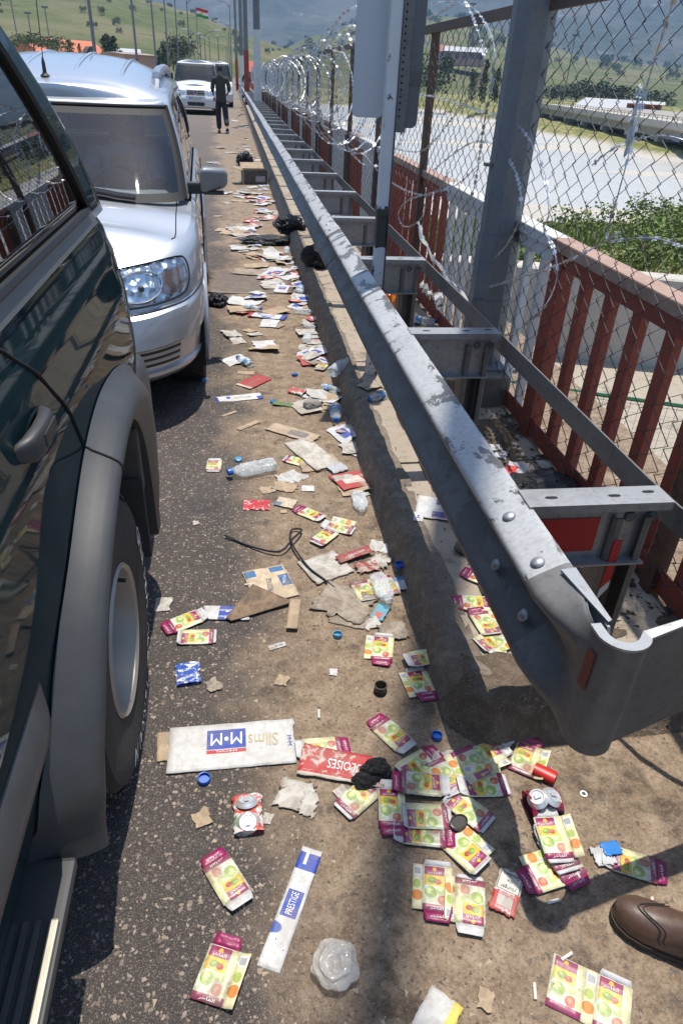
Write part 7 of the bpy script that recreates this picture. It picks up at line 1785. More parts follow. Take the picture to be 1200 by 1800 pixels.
PRY = paper('yellowed_prestige_print', (0.58, 0.46, 0.31), [(lambda t: t.rect(.02, .78, .28, .97), (0.02, .13, .30)), (lambda t: t.rect(.62, .82, .95, .97), (0.02, .13, .30)), (lambda t: t.rect(.74, .36, .98, .70), (0.02, .10, .28)), (lambda t: t.rect(-.1, .2, .12, .48), (0.02, .10, .28))], 0.45)
sheet(475, 1028, -.5, -1, 0.165, 0.20, PRY, 'yellowed carton with blue corners lying under the brown cardboard', 'carton', 'carton', 0.001, 0.004, 0.03, [('PRESTIGE', -0.005, -0.01, 0.085, 0.020, 80, DTX), ('PRESTIGE', 0.058, 0.008, 0.05, 0.010, 70, WTXT)], seed=20)
sheet(458, 1062, 0, 1, 0.24, 0.20, BROWN, 'large muddy brown triangle of cardboard across the verge', 'cardboard', 'cardboard', 0.007, 0.004, 0.02, seed=22, th=.002, poly=[(-.5, .05, 0), (.12, -.5, 0), (.5, .42, 0), (.42, .5, 0)][::-1])
sheet(516, 1085, .12, -1, 0.040, 0.155, TAN, 'straight tan cardboard strip lying on the brown triangle', 'cardboard', 'cardboard', 0.013, 0.002, 0.015, seed=23, nu=4)
sheet(605, 1060, .9, .3, 0.17, 0.20, CORR, 'grey corrugated cardboard sheet, torn, before the kerb', 'cardboard', 'cardboard', 0.001, 0.006, 0.14, seed=24, th=.002)
sheet(612, 1088, 1, .2, 0.085, 0.13, CORR, 'smaller corrugated scrap under the grey sheet', 'cardboard', 'cardboard', 0.0, 0.003, 0.10, seed=25)
sheet(572, 998, .9, -.3, 0.155, 0.17, OFFW, 'broad dirty white board under the black strap', 'paper', 'paper', 0.0, 0.003, 0.05, seed=26)
sheet(622, 980, 1, -.35, 0.045, 0.155, paper('red_torn_print', (0.30, 0.035, 0.035), [(lambda t: t.step(t.noise(22, 6, .7), .56, .62), (0.5, .42, .36))], .4), 'torn red strip with pale lettering left of the kerb', 'carton', 'carton', 0.012, 0.006, 0.12, [('GAULOISES', 0, 0.01, 0.08, 0.012, 90, WTXT)], seed=27)
sheet(645, 1000, 1, -.2, 0.06, 0.09, paper('red_torn2', (0.28, 0.05, 0.05), [(lambda t: t.step(t.noise(30, 6, .7), .5, .56), (0.5, .42, .36))], .5), 'crumpled red and tan scrap beside the torn red strip', 'carton', 'carton', 0.006, 0.014, 0.2, seed=28)
sheet(668, 990, .6, -.8, 0.07, 0.08, OFFW, 'crumpled white paper in the kerb shadow', 'paper', 'paper', 0.004, 0.016, 0.2, seed=29)
sheet(700, 1030, .5, .8, 0.07, 0.075, paper('blue_packet', (0.03, 0.16, 0.42), [(lambda t: t.rect(-1, .3, .7, 2), (0.42, .44, .46))], .4), 'blue and grey packet corner in the kerb shadow', 'packet', 'packet', 0.006, 0.010, 0.08, seed=30)
sheet(668, 1078, .9, .3, 0.09, 0.05, paper('cyan_label', (0.10, 0.32, 0.42), [(lambda t: t.rect(.55, .25, .9, .75), (0.45, .10, .08))], .35), 'light blue torn label below the flattened clear bottle', 'label', 'label', 0.003, 0.006, 0.10, seed=31)
sheet(690, 1112, .4, .8, 0.10, 0.09, CORR, 'crumpled grey board at the kerb foot', 'cardboard', 'cardboard', 0.003, 0.016, 0.18, seed=32)
sheet(652, 1098, .6, .8, 0.06, 0.05, OFFW, 'white folded scrap beside the corrugated sheet', 'paper', 'paper', 0.002, 0.012, 0.2, seed=33)
sheet(502, 885, 1, .2, 0.075, 0.09, paper('tan_blue_corner', (0.55, .46, .34), [(lambda t: t.rect(.55, -1, 2, .35), (0.08, .16, .30))], .4), 'tan card with blue corner near the red flat can', 'cardboard', 'cardboard', 0.001, 0.004, 0.06, seed=34)
sheet(500, 857, 1, .2, 0.085, 0.11, TAN, 'torn tan cardboard above the blue cornered card', 'cardboard', 'cardboard', 0.0, 0.008, 0.20, seed=35)
sheet(541, 860, 1, 0, 0.052, 0.060, WHITEP, 'small stained square white card', 'paper', 'paper', 0.001, 0.004, 0.05, seed=36)
sheet(498, 900, .3, 1, 0.03, 0.028, TAN, 'small tan chip beside the red flat can', 'cardboard', 'cardboard', 0, .002, .1, seed=37)
WM = paper('white_board_print', (0.66, 0.62, 0.55), [], .5)
sheet(548, 800, .55, .45, 0.145, 0.33, WM, 'large white cardboard sheet lying slantwise on the verge', 'cardboard', 'cardboard', 0.006, 0.006, 0.03, seed=38, th=.0015)
sheet(560, 815, 1, -.1, 0.16, 0.20, TAN, 'tan cardboard sheet under the large white one', 'cardboard', 'cardboard', 0.001, 0.004, 0.05, seed=39)
sheet(515, 762, 1, .28, 0.10, 0.29, paper('tan_mm_print', (0.46, 0.35, 0.235), [(lambda t: t.rect(.22, .42, .80, .80), (0.14, .14, .155))], .45), 'tan carton with dark lettered panel above the white sheet', 'carton', 'carton', 0.003, 0.004, 0.06, [('M\u2022M', 0.0, 0.030, 0.075, 0.035, 90, TAN)], seed=40)
sheet(437, 748, 1, -.42, 0.034, 0.155, TAN, 'straight pale cardboard strip on the verge', 'cardboard', 'cardboard', 0, .002, .03, seed=41)
sheet(403, 728, 1, -.35, 0.02, 0.10, TAN, 'thin cardboard sliver on the asphalt', 'cardboard', 'cardboard', 0, .002, .1, seed=42)
sheet(420, 700, 1, -.10, 0.085, 0.275, paper('prestige_white_print', (0.72, .72, .72), [(lambda t: t.rect(.1, -1, .9, .06), BLUE), (lambda t: t.rect(.5, .88, 2, 2), BLUE), (lambda t: t.ell(.35, .28, .2, .05), BLUE), (lambda t: t.rect(-1, -1, 2, .03), BLUE)], .25), 'white strip with blue ends beside the red carton on the asphalt', 'carton', 'carton', 0, .003, .02, [('PRESTIGE', 0, 0.02, 0.10, 0.022, 90, GTX)], seed=43)
sheet(446, 672, .9, -.42, 0.12, 0.215, paper('red_carton_clean', (0.36, .025, .03), [(lambda t: t.rect(-1, -1, 2, .12), (0.5, .42, .33)), (lambda t: t.math('MULTIPLY', t.step(t.noise(14, 6, .7), .56, .7), .4), (0.45, .10, .09))], .25), 'red carton with pale lettering above the white strip', 'carton', 'carton', 0.002, .004, .03, [('GAULOISES', 0.0, 0.01, 0.11, 0.022, 90, TAN)], seed=44)
sheet(432, 656, 1, .05, 0.05, 0.11, TAN, 'small tan card under the red carton', 'cardboard', 'cardboard', 0, .002, .06, seed=45)
sheet(537, 718, 1, -.15, 0.19, 0.14, paper('grey_card', (0.46, .42, .36), [], .5), 'square grey card with a stone lying on it', 'cardboard', 'cardboard', 0.010, 0.010, 0.05, seed=46, tilt=(.06, -.04))
sheet(470, 557, 1, .10, 0.115, 0.30, paper('prestige_far_print', (0.70, .70, .71), [(lambda t: t.rect(-1, .86, 2, 2), BLUE), (lambda t: t.rect(-1, -1, 2, .10), REDC), (lambda t: t.rect(.68, .38, .96, .62), BLUE), (lambda t: t.rect(.1, .2, .35, .3), BLUE)], .25), 'white lettered carton with blue ends beyond the bottle', 'carton', 'carton', .004, .006, .04, [('PRESTIGE', -0.005, 0.0, 0.11, 0.02, 90, BTX)], seed=47)
sheet(427, 532, 1, .15, 0.21, 0.30, WHITEP, 'crumpled white wrapper sheet past the tin patch', 'paper', 'paper', .004, .014, .10, seed=48)
sheet(495, 512, .55, -.8, 0.12, 0.17, paper('mm_small_print', (0.70, .70, .70), [(lambda t: t.rect(.25, .45, .8, .80), BLUE), (lambda t: t.rect(.25, .40, .8, .45), REDC)], .2), 'upright white packet with blue panel in the far heap', 'carton', 'carton', .02, .006, .03, [('MM', 0.003, .021, .05, .025, 0, WTXT)], seed=49, tilt=(.12, 0))
sheet(448, 480, 1, .05, 0.22, 0.42, CORR, 'grey corrugated sheet across the verge in the far heap', 'cardboard', 'cardboard', .004, .010, .06, seed=50, th=.003)
sheet(440, 497, 1, .02, 0.75, 0.75, paper('brown_board', (0.115, .082, .058), [], .5), 'big flat brown board sheet sunk in the dirt', 'cardboard', 'cardboard', -.001, .002, .03, seed=51)
MMW = paper('mm_pavement_print', (0.70, .70, .70), [(lambda t: t.rect(.44, .10, .97, .34), BLUE), (lambda t: t.rect(.44, .06, .97, .10), REDC), (lambda t: t.rect(.52, .66, .98, .86), BLUE), (lambda t: t.rect(.52, .86, .98, .90), REDC)], .25)
sheet(764, 895, .12, -1, 0.155, 0.17, MMW, 'white flattened carton with blue lettered panels on the pavement', 'carton', 'carton', .002, .004, .03, [('M M', .032, -.048, .075, .024, 0, TAN), ('M M', .038, .044, .065, .018, 0, TAN), ('SUPER SLIMS', .032, -.071, .07, .005, 0, WTXT)], seed=52)
sheet(735, 910, .12, -1, 0.04, 0.07, WHITEP, 'side flap of the white carton on the pavement', 'carton', 'carton', .001, .004, .05, [('M', 0, 0, .02, .012, 90, BTX)], seed=53)
sheet(650, 680, .9, -.3, 0.10, 0.14, paper('tan_crumple', (0.38, .32, .25), [], .6), 'crumpled tan wrapper on the kerb top by the small bottle', 'paper', 'paper', .004, .022, .15, seed=54)
sheet(768, 1790, .5, -1, 0.075, 0.09, paper('white_yellow_edge', (0.66, .65, .62), [(lambda t: t.rect(.72, -1, 2, 2), (0.62, .50, .08))], .35), 'white card with yellow edge cut by the bottom of the frame', 'carton', 'carton', .001, .004, .04, seed=55)
SMK = paper('red_white_packet', (0.62, .58, .52), [(lambda t: t.rect(.06, .50, .94, .93), (0.04, .03, .03)), (lambda t: t.rect(.09, .515, .91, .915), (0.62, .58, .50)), (lambda t: t.rect(-1, -1, .2, .45), REDC), (lambda t: t.rect(.8, -1, 2, .5), REDC), (lambda t: t.rect(-1, -1, 2, .14), (0.55, .05, .04))], .4)
sheet(890, 1572, .28, -1, 0.060, 0.105, SMK, 'crushed red and white cigarette packet with black bordered warning', 'packet', 'packet', .005, .010, .05, [('Smokers', 0, .040, .038, .009, 180, KTX), ('die', 0, .025, .014, .008, 180, KTX), ('younger', 0, .010, .038, .010, 180, KTX), ('Marlboro', .0, -.010, .045, .012, 180, plain('red_lettering', REDC, .5)), ('Marlboro', 0, -.045, .036, .010, 180, WTXT)], seed=56)
sheet(1058, 1508, .4, .8, 0.05, 0.05, paper('grey_crumple', (0.5, .52, .54), [], .4), 'crumpled grey tissue left of the blue scrap', 'paper', 'paper', .004, .012, .2, seed=57)
sheet(1072, 1497, .9, -.2, 0.035, 0.050, plain('bright_blue_plastic', (0.02, 0.17, 0.48), .4), 'bright blue plastic scrap in the rail end shadow', 'plastic', 'plastic_scrap', .008, .010, .15, seed=58)
sheet(772, 1345, .4, .9, 0.09, 0.075, OFFW, 'dirty grey paper behind the carton heap', 'paper', 'paper', .001, .010, .18, seed=59)
sheet(893, 1310, .6, -.8, 0.022, 0.05, WHITEP, 'twisted white tissue between two fruit cartons', 'paper', 'paper', .008, .012, .2, seed=60)
sheet(905, 832, .45, -.9, 0.10, 0.12, paper('red_white_box', (0.62, .60, .58), [(lambda t: t.rect(-1, .1, .55, .75), (0.5, .015, .02))], .3), 'red and white box piece on the soil behind the guard rail', 'carton', 'carton', .012, .010, .06, seed=61, tilt=(.2, -.1))
sheet(660, 555, .8, .3, 0.16, 0.11, paper('white_behind', (0.6, .6, .58), [], .4), 'white paper by the orange bag behind the rail', 'paper', 'paper', .002, .01, .1, seed=62)

# ---- bottles, caps, cans, bags
CLEAR = NT('clear_plastic'); _a = CLEAR.n('ShaderNodeBsdfTransparent'); _a.inputs[0].default_value = (0.93, .96, .97, 1); _m = CLEAR.n('ShaderNodeMixShader'); CLEAR.fin((0.75, .78, .80), .10, 0, CLEAR.bump(CLEAR.noise(22, 3, .6, dist=.8), .8, .03)); _l = CLEAR.n('ShaderNodeLayerWeight'); _l.inputs[0].default_value = .35
_fc = CLEAR.math('ADD', CLEAR.math('MULTIPLY', _l.outputs['Facing'], .6), .20, clamp=True); CLEAR.l(_fc, _m.inputs[0]); CLEAR.l(_a.outputs[0], _m.inputs[1]); CLEAR.l(CLEAR.b.outputs[0], _m.inputs[2]); CLEAR.l(_m.outputs[0], CLEAR.out.inputs[0]); CLEAR = CLEAR.m
CAPB = plain('blue_cap', (0.015, 0.10, 0.42), .35); CAPT = plain('teal_cap', (0.06, 0.24, 0.40), .4); CAPK = plain('black_cap', (0.02, .019, .018), .45)
BP = [(0.0001, .0), (.026, .002), (.031, .012), (.032, .03), (.0305, .05), (.032, .07), (.0305, .09), (.032, .11), (.031, .135), (.024, .160), (.015, .175), (.0125, .182), (.0125, .20), (.0001, .20)]
def bottle(px, py, dx, dy, L, crush, label, cap=CAPB, band=None, seed=1, lift=0.0):
    p = spot(px, py); a = heading(px, py, dx, dy); k = L/0.2
    q = Matrix(((0, 0, 1), (1, 0, 0), (0, 1, 0)))
    def shape(v):
        x, y, z = v; n = nz(x*14, y*22, z*22, 1+0.0*seed); s_ = 1-crush*(0.55 if x < .17*k else .15)
        return Vector((x-L/2, y*(1+crush*.35)+.006*crush*nz(x, seed, 2, 30), max(.0, (z*s_+.032*k*s_)+crush*.010*k*(nz(x+seed, y, z, 38)+.6*nz(x, y+seed, z, 80)))))
    r = tag(empty('plastic_bottle', (p.x, p.y, p.z+.001+lift), a), label, 'bottle')
    mb = MB(); prof = []
    for (r0, h0), (r1, h1) in zip(BP, BP[1:]): prof += [(r0+(r1-r0)*t_/3, h0+(h1-h0)*t_/3) for t_ in range(3)]
    mb.lathe([(r_*k, h_*k) for r_, h_ in prof+[BP[-1]]], 22, q); mb.V = [tuple(shape(v)) for v in mb.V]; mb.build('body', CLEAR, r, smooth=True)
    if cap: mb = MB(); mb.lathe([(.0001, .184*k), (.0152*k, .184*k), (.0156*k, .19*k), (.0150*k, .2025*k), (.012*k, .204*k), (.0001, .204*k)], 18, q); mb.V = [tuple(shape(v)) for v in mb.V]; mb.build('cap', cap, r, smooth=True)
    if band: mb = MB(); mb.lathe([(.0335*k, .045*k), (.0335*k, .060*k), (.0335*k, .075*k), (.0335*k, .09*k)], 22, q); mb.V = [tuple(shape(v)) for v in mb.V]; mb.build('label_band', band, r, smooth=True)
    return r
LBL = paper('bottle_label', (0.05, .22, .45), [(lambda t: t.step(t.noise(30, 3), .5, .55), (.6, .65, .7))], .1); LBG = paper('bottle_label_green', (0.02, .16, .36), [(lambda t: t.step(t.noise(40, 3), .55, .6), (.10, .40, .10))], .1)
bottle(443, 832, -1, .22, 0.24, .55, 'greenish crushed bottle with blue cap in the middle of the verge', CAPB, None, 3)
bottle(430, 640, -1, -.5, 0.16, .4, 'small blue labelled bottle lying on the asphalt edge', CAPB, LBL, 4)
bottle(589, 735, .1, 1, 0.20, .2, 'upright looking clear bottle with blue cap at the kerb foot', CAPB, LBL, 5)
bottle(663, 703, -1, .35, 0.14, .15, 'small water bottle with bright label on the kerb top', CAPB, LBG, 6)
bottle(596, 665, .5, -1, 0.24, .3, 'large clear dented bottle leaning on the kerb', None, None, 7, .02)
bottle(632, 887, .2, 1, 0.17, .8, 'flattened clear plastic bottle half in the kerb shadow', None, None, 8)
bottle(672, 1045, .4, 1, 0.17, .8, 'flattened clear bottle over the blue label', None, None, 9, .012)
bottle(582, 690, .9, .3, 0.14, .5, 'crushed bottle with blue label against the kerb', None, LBL, 10, .01)
bottle(535, 552, 1, .1, 0.18, .5, 'clear bottle in the row along the kerb', CAPB, None, 11)
bottle(540, 600, .4, -1, 0.17, .5, 'clear crumpled bottle at the kerb beyond the small carton', None, None, 12, .01)
bottle(527, 515, .3, -1, 0.20, .4, 'blue tinted bottle at the kerb beside the upright packet', None, LBL, 13, .01)
bottle(445, 545, 1, .2, 0.16, .5, 'blue capped bottle behind the lettered white carton', CAPB, LBL, 14)
bottle(545, 577, 1, .2, 0.12, .5, 'dark dented bottle end at the kerb', CAPK, None, 15)
bottle(504, 447, .3, -1, 0.18, .3, 'clear bottle leaning in the far litter heap', None, None, 16, .03)
bottle(742, 570, 1, .1, 0.2, .2, 'clear bottle behind the guard rail near the orange bag', CAPB, LBL, 17)
def cap_(px, py, m, label, r=0.0155, up=True):
    p = spot(px, py); mb = MB()
    if up: mb.lathe([(.0001, .003), (r*.85, .003), (r*.88, .0125), (r, .013), (r*1.03, .010), (r*1.03, .001), (r*.9, 0), (.0001, 0)], 20)
    else: mb.lathe([(.0001, .014), (r*.8, .014), (r*.95, .0125), (r, .009), (r*1.03, 0), (.0001, 0)], 20)
    o = mb.build('bottle_cap', m, None, smooth=True, loc=(p.x, p.y, p.z+.001), rot=(RN.uniform(-.12, .12), RN.uniform(-.12, .12), RN.uniform(0, 6))); tag(o, label, 'bottle cap', 'loose bottle caps'); return o
cap_(359, 1372, CAPB, 'blue cap on the asphalt below the long white carton', .017); cap_(767, 1297, CAPB, 'bright blue cap lying open by the shadow edge', .016); cap_(593, 1119, CAPT, 'teal cap on the dirt below the corrugated board', .0155); cap_(419, 810, CAPT, 'teal cap above the greenish bottle', .019, False)
cap_(518, 660, CAPB, 'blue cap right of the red carton', .019, False); cap_(359, 669, CAPT, 'teal cap in front of the silver car tyre', .02, False); cap_(480, 708, CAPB, 'blue cap lying on a green leaf', .018, False); cap_(701, 998, CAPB, 'blue cap in the kerb shadow', .018)
p = spot(668, 1216); mb = MB(); mb.lathe([(.0165, .028), (.0165, .002), (.021, .0), (.0215, .006), (.0195, .008), (.0195, .024), (.0205, .026), (.0205, .030), (.0165, .030)], 24); tag(mb.build('plastic_ring', CAPK, None, smooth=True, loc=tuple(p)), 'black plastic ring standing on the dirt', 'ring')
p = spot(804, 1452); mb = MB(); mb.lathe([(.0001, .004), (.018, .004), (.0195, .008), (.022, .007), (.0225, 0)], 24, Matrix(((1.25, 0, 0), (0, .85, 0), (0, 0, 1)))); tag(mb.build('lid', plain('dark_lid', (.045, .04, .036), .4), None, smooth=True, loc=(p.x, p.y, p.z+.012), rot=(.1, .1, .5)), 'dark oval lid lying on the front of the heap', 'lid')
p = spot(1025, 1397); mb = MB(); mb.lathe([(.0055, .001), (.0055, .004), (.010, .004), (.0105, .001)], 20); tag(mb.build('washer', plain('white_plastic', (.66, .66, .66), .5), None, smooth=True, loc=tuple(p)), 'small white plastic ring on the pebbly ground', 'ring')
p = spot(955, 1366); mb = MB(); mb.lathe([(.019, -.03), (.020, -.01), (.021, .012), (.0205, .03), (.018, .031), (.0175, -.028)], 20, Matrix(((0, 0, 1), (1, 0, 0), (0, .72, 0)))); tag(mb.build('red_tube', plain('red_plastic', (.48, .02, .018), .4), None, smooth=True, loc=(p.x, p.y, p.z+.016), rot=(0, 0, heading(955, 1366, 1, .5))), 'crushed red plastic tube piece at the edge of the heap', 'tube')
# crushed cans
ALU = plain('can_aluminium', (.66, .66, .66), .38, .55, .1, 60)
def can(px, py, dx, dy, L, body, label, flat=.55, fold=0.6, seed=1, ends=True, lift=0.0):
    p = spot(px, py); a = heading(px, py, dx, dy); r = tag(empty('crushed_can', (p.x, p.y, p.z+.001+lift), a), label, 'can'); R0 = .033
    mb = MB()
    def fn(u, v):
        th = 2*math.pi*u; x = (v-.5)*L; k = 1-fold*.45*math.sin(math.pi*v)**2; cr = nz(u*5, v*5, seed, 2.1)*.006+.004*abs(nz(u*9, v*11, seed+4, 2.0))
        y = R0*math.cos(th)*k*(1.15)+cr; z = R0*flat*(1+math.sin(th)*(1-fold*.4*math.sin(math.pi*v)))+cr*.8
        return (x, y, max(0, z))
    mb.grid(fn, 28, 26); mb.build('body', body, r, smooth=True)
    if ends:
        for s_ in (-1, 1):
            e = MB(); e.lathe([(.0001, .0), (.019, .0), (.0215, .0035), (.0245, .0035), (.0265, -.001), (.030, -.004), (.034, -.012)], 26, Matrix.Rotation(s_*R(22), 3, 'Y'))
            e.V = [(v[0]*.80+s_*(L/2-.020), v[1]*.86, v[2]*.8+R0*flat*2+.005) for v in e.V]; eo = e.build('can_end', ALU, r, smooth=True)
            t_ = MB(); t_.bbox((-.010, -.006, 0), (.012, .006, .002), .001); t_.V = [(v[0]*.8+s_*(L/2-.020), v[1], v[2]+R0*flat*2+.0085-v[0]*.35*s_) for v in t_.V]; t_.build('tab', ALU, eo)
    return r
CANR = paper('can_red_print', (.50, .09, .07), [(lambda t: t.step(t.noise(16, 5, .7), .50, .54), (.62, .60, .57)), (lambda t: t.step(t.noise(11, 3), .60, .64), (.10, .26, .10))], .2, .3)
CANM = paper('can_maroon_print', (.20, .006, .03), [(lambda t: t.step(t.noise(13, 3), .56, .58), (.012, .012, .014))], .1, .28); CANB = paper('can_blue_print', (.02, .08, .36), [(lambda t: t.step(t.noise(28, 6, .7, dist=1.0), .53, .56), (.62, .64, .66)), (lambda t: t.step(t.noise(9, 3), .66, .68), (.45, .03, .03))], .15, .35); CANC = paper('can_flat_red_print', (.46, .03, .035), [(lambda t: t.step(t.noise(26, 6, .7, dist=1.2), .56, .59), (.66, .5, .48))], .15, .35)
can(435, 1437, .06, 1, .105, CANR, 'crushed red can showing both silver ends on the wet asphalt', .34, .25, 2)
can(950, 1424, 1, -.12, .085, CANM, 'buckled dark red can standing bent among the cartons', .8, .7, 3)
can(330, 1187, .1, 1, .088, CANB, 'flattened blue and white can on the asphalt', .16, .1, 4, False)
can(451, 890, 1, .0, .115, CANC, 'flattened red can with white swirls on the verge', .14, .0, 5, False)
can(523, 692, 1, .25, .10, CANR, 'crushed pale red can beside the red carton', .35, .4, 6, False)
can(592, 826, 1, -.3, .09, paper('tin_print', (.45, .46, .48), [(lambda t: t.rect(-1, .2, 2, .45), (.10, .12, .25))], .3, .4), 'squashed grey tin packet beside the white sheet', .25, .1, 7, False)
CLOUDY = NT('cloudy_plastic'); _a = CLOUDY.n('ShaderNodeBsdfTransparent'); _m = CLOUDY.n('ShaderNodeMixShader'); CLOUDY.fin((.62, .59, .54), .14, 0, CLOUDY.bump(CLOUDY.noise(26, 2, .5, dist=1.5), .7, .02), Coat_Weight=.6); _m.inputs[0].default_value = .42; CLOUDY.l(_a.outputs[0], _m.inputs[1]); CLOUDY.l(CLOUDY.b.outputs[0], _m.inputs[2]); CLOUDY.l(_m.outputs[0], CLOUDY.out.inputs[0]); CLOUDY = CLOUDY.m
# crumpled clear cup base
p = spot(589, 1704); bm = bmesh.new(); bmesh.ops.create_icosphere(bm, subdivisions=5, radius=1)
for v in bm.verts:
    d = v.co.copy(); rr_ = math.hypot(d.x, d.y); n = nz(d.x, d.y, d.z, 2.0)*.12+abs(nz(d.x, d.y, d.z, 4))*.07+.06*math.sin(rr_*17)*(d.z > 0)+.05*math.cos(5*math.atan2(d.y, d.x))*(d.z > 0); q = d*(1-n); v.co = Vector((q.x*.048, q.y*.050, max(0, q.z*.020*(1-.6*math.exp(-rr_*rr_*14))+.020)))
mb = MB(); mb.bm(bm); ob = mb.build('crushed_cup', CLOUDY, None, smooth=True, loc=tuple(p)); ob.data.set_sharp_from_angle(angle=R(60)); tag(ob, 'crushed cloudy plastic bottle base near the bottom of the picture', 'plastic')
# bags
BAGM = NT('black_bag_plastic'); BAGM = BAGM.fin((.010, .010, .011), .22, 0, BAGM.bump(BAGM.noise(24, 6, .7, dist=.6), .8, .03))
def bag(px, py, sx, sy, sz, label, mat=None, seed=1, z=None, rough=1.0, p=None):
    p = p or spot(px, py); bm = bmesh.new(); bmesh.ops.create_icosphere(bm, subdivisions=5, radius=1)
    for v in bm.verts:
        d = v.co.copy(); n = .30*nz(d.x, d.y, d.z+seed, 1.6)+.22*abs(nz(d.x+seed, d.y, d.z, 3.4))+.10*abs(nz(d.x, d.y+seed, d.z, 8)); q = d*(1-n*rough); v.co = Vector((q.x*sx, q.y*sy, max(0, (q.z+.72)*sz)))
    mb = MB(); mb.bm(bm); o = mb.build('plastic_bag', mat or BAGM, None, smooth=True, loc=(p.x, p.y, p.z)); o.data.set_sharp_from_angle(angle=R(28)); tag(o, label, 'bag'); return o
bag(510, 414, .19, .16, .12, 'black plastic bag slumped on the kerb', seed=2); bag(470, 428, .28, .13, .05, 'flat black plastic sheet beside the slumped bag', seed=3); bag(430, 290, .17, .16, .15, 'black rubbish bag standing by the open box', seed=4)
bag(556, 468, .14, .13, .12, 'dark bag on the pavement just behind the guard rail', plain('dark_cloth_bag', (.012, .012, .014), .8), 5); bag(383, 535, .085, .10, .055, 'small black bundle on the road beside the silver car', seed=6)
bag(660, 1362, .045, .032, .030, 'thin black plastic scrap draped over the red carton', seed=7); bag(640, 1378, .035, .026, .020, 'shiny black film end on the fruit carton', seed=8)
bag(0, 0, .17, .12, .055, 'black bag lying on the soil behind the near bracket', seed=9, p=G(935, 872, .125)); bag(0, 0, .12, .11, .04, 'black bag bunched beside the red railing foot', seed=10, p=G(992, 868, .125))
bag(0, 0, .10, .10, .04, 'black film under the near bracket', seed=11, p=G(1010, 1040, .12))
bag(0, 0, .11, .10, .14, 'orange plastic bag behind the guard rail by the sign', plain('orange_plastic', (.62, .17, .012), .4), 12, p=G(685, 560, .125))
bag(549, 719, .055, .04, .035, 'grey stone resting on the square card', plain('grey_stone', (.27, .25, .22), .9, 0, .3, 30, .5), 13, rough=.5)
bag(813, 969, .035, .03, .028, 'rounded pebble on the pavement under the rail', plain('brown_stone', (.20, .165, .125), .9, 0, .3, 30, .5), 14, rough=.4)
# open cardboard box further up
bxp = spot(447, 322); bx_ = tag(empty('cardboard_box', (bxp.x, bxp.y, bxp.z), .15), 'open dark cardboard box standing at the kerb', 'box')
DKB = paper('dark_printed_box', (.055, .055, .052), [(lambda t: t.rect(.5, .2, .9, .6), (.4, .4, .38))], .3)
for nm, V in (('front_side', [(-.2, -.15, 0), (.2, -.15, 0), (.2, -.15, .22), (-.2, -.15, .22)]), ('back_side', [(-.2, .15, 0), (.2, .15, 0), (.2, .15, .22), (-.2, .15, .22)]), ('left_side', [(-.2, -.15, 0), (-.2, .15, 0), (-.2, .15, .22), (-.2, -.15, .22)]), ('right_side', [(.2, -.15, 0), (.2, .15, 0), (.2, .15, .22), (.2, -.15, .22)]), ('bottom', [(-.2, -.15, .002), (.2, -.15, .002), (.2, .15, .002), (-.2, .15, .002)]), ('flap', [(-.2, -.15, .22), (-.2, .15, .22), (-.36, .15, .26), (-.36, -.15, .26)]), ('flap', [(-.2, .15, .22), (.2, .15, .22), (.2, .30, .30), (-.2, .30, .30)])):
    o = obj(nm, V, [(0, 1, 2, 3)], DKB if nm in ('front_side', 'right_side') else TAN, bx_, uv=[(0, 0), (1, 0), (1, 1), (0, 1)]); thick(o, .004)
# rubber strap
P = spline([spot(395, 945)+Vector((0, 0, .012)), spot(440, 963)+Vector((0, 0, .008)), spot(490, 976)+Vector((0, 0, .018)), spot(514, 958)+Vector((0, 0, .03)), spot(530, 937)+Vector((0, 0, .016)), spot(512, 936)+Vector((0, 0, .012)), spot(513, 962)+Vector((0, 0, .02)), spot(540, 1000)+Vector((0, 0, .014)), spot(568, 1022)+Vector((0, 0, .012)), spot(588, 1036)+Vector((0, 0, .006))], 8)
mb = MB(); mb.tube(P, .0042, 6); tag(mb.build('rubber_strap', plain('black_rubber', (.014, .014, .015), .5), None, smooth=True), 'thin black rubber strap looped over the boards on the verge', 'strap')
# green leaf
sheet(497, 712, 1, .1, .05, .12, plain('green_leaf', (.10, .16, .05), .6), 'limp green leaf beside the grey card', 'leaf', 'leaf', .002, .012, .12, seed=70)
# ---- small scraps strewn over the verge, each its own piece
SCR = [WHITEP, OFFW, OFFW, TAN, TAN, paper('greyish_scrap', (.50, .49, .47), [], .4), paper('blue_scrap', (.66, .66, .67), [(lambda t: t.rect(.2, .3, .8, .75), BLUE)], .25), paper('red_scrap', (.42, .05, .05), [(lambda t: t.rect(.2, .3, .8, .75), (.6, .5, .45))], .3), CORR]
SNAME = ['clean white paper', 'soiled white paper', 'soiled white paper', 'tan cardboard', 'tan cardboard', 'greyish paper', 'blue printed', 'red printed', 'grey corrugated']
smesh = []
for k in range(12):
    h = bendf(200+k, .012); V = []; UV = []; F = []; n = 4
    for j in range(n+1):
        for i in range(n+1):
            u, v = i/n, j/n; x = (u-.5)*.12; y = (v-.5)*.15; e = max(abs(2*u-1), abs(2*v-1))**4; x += .03*e*nz(u*3, v*3, k, 2); y += .03*e*nz(u*3, v*3, k+30, 2); V.append((x, y, h(x, y))); UV.append((u, v))
    for j in range(n):
        for i in range(n): b = j*(n+1)+i; F.append((b, b+1, b+n+2, b+n+1))
    smesh.append((V, F, UV))
SM = {}
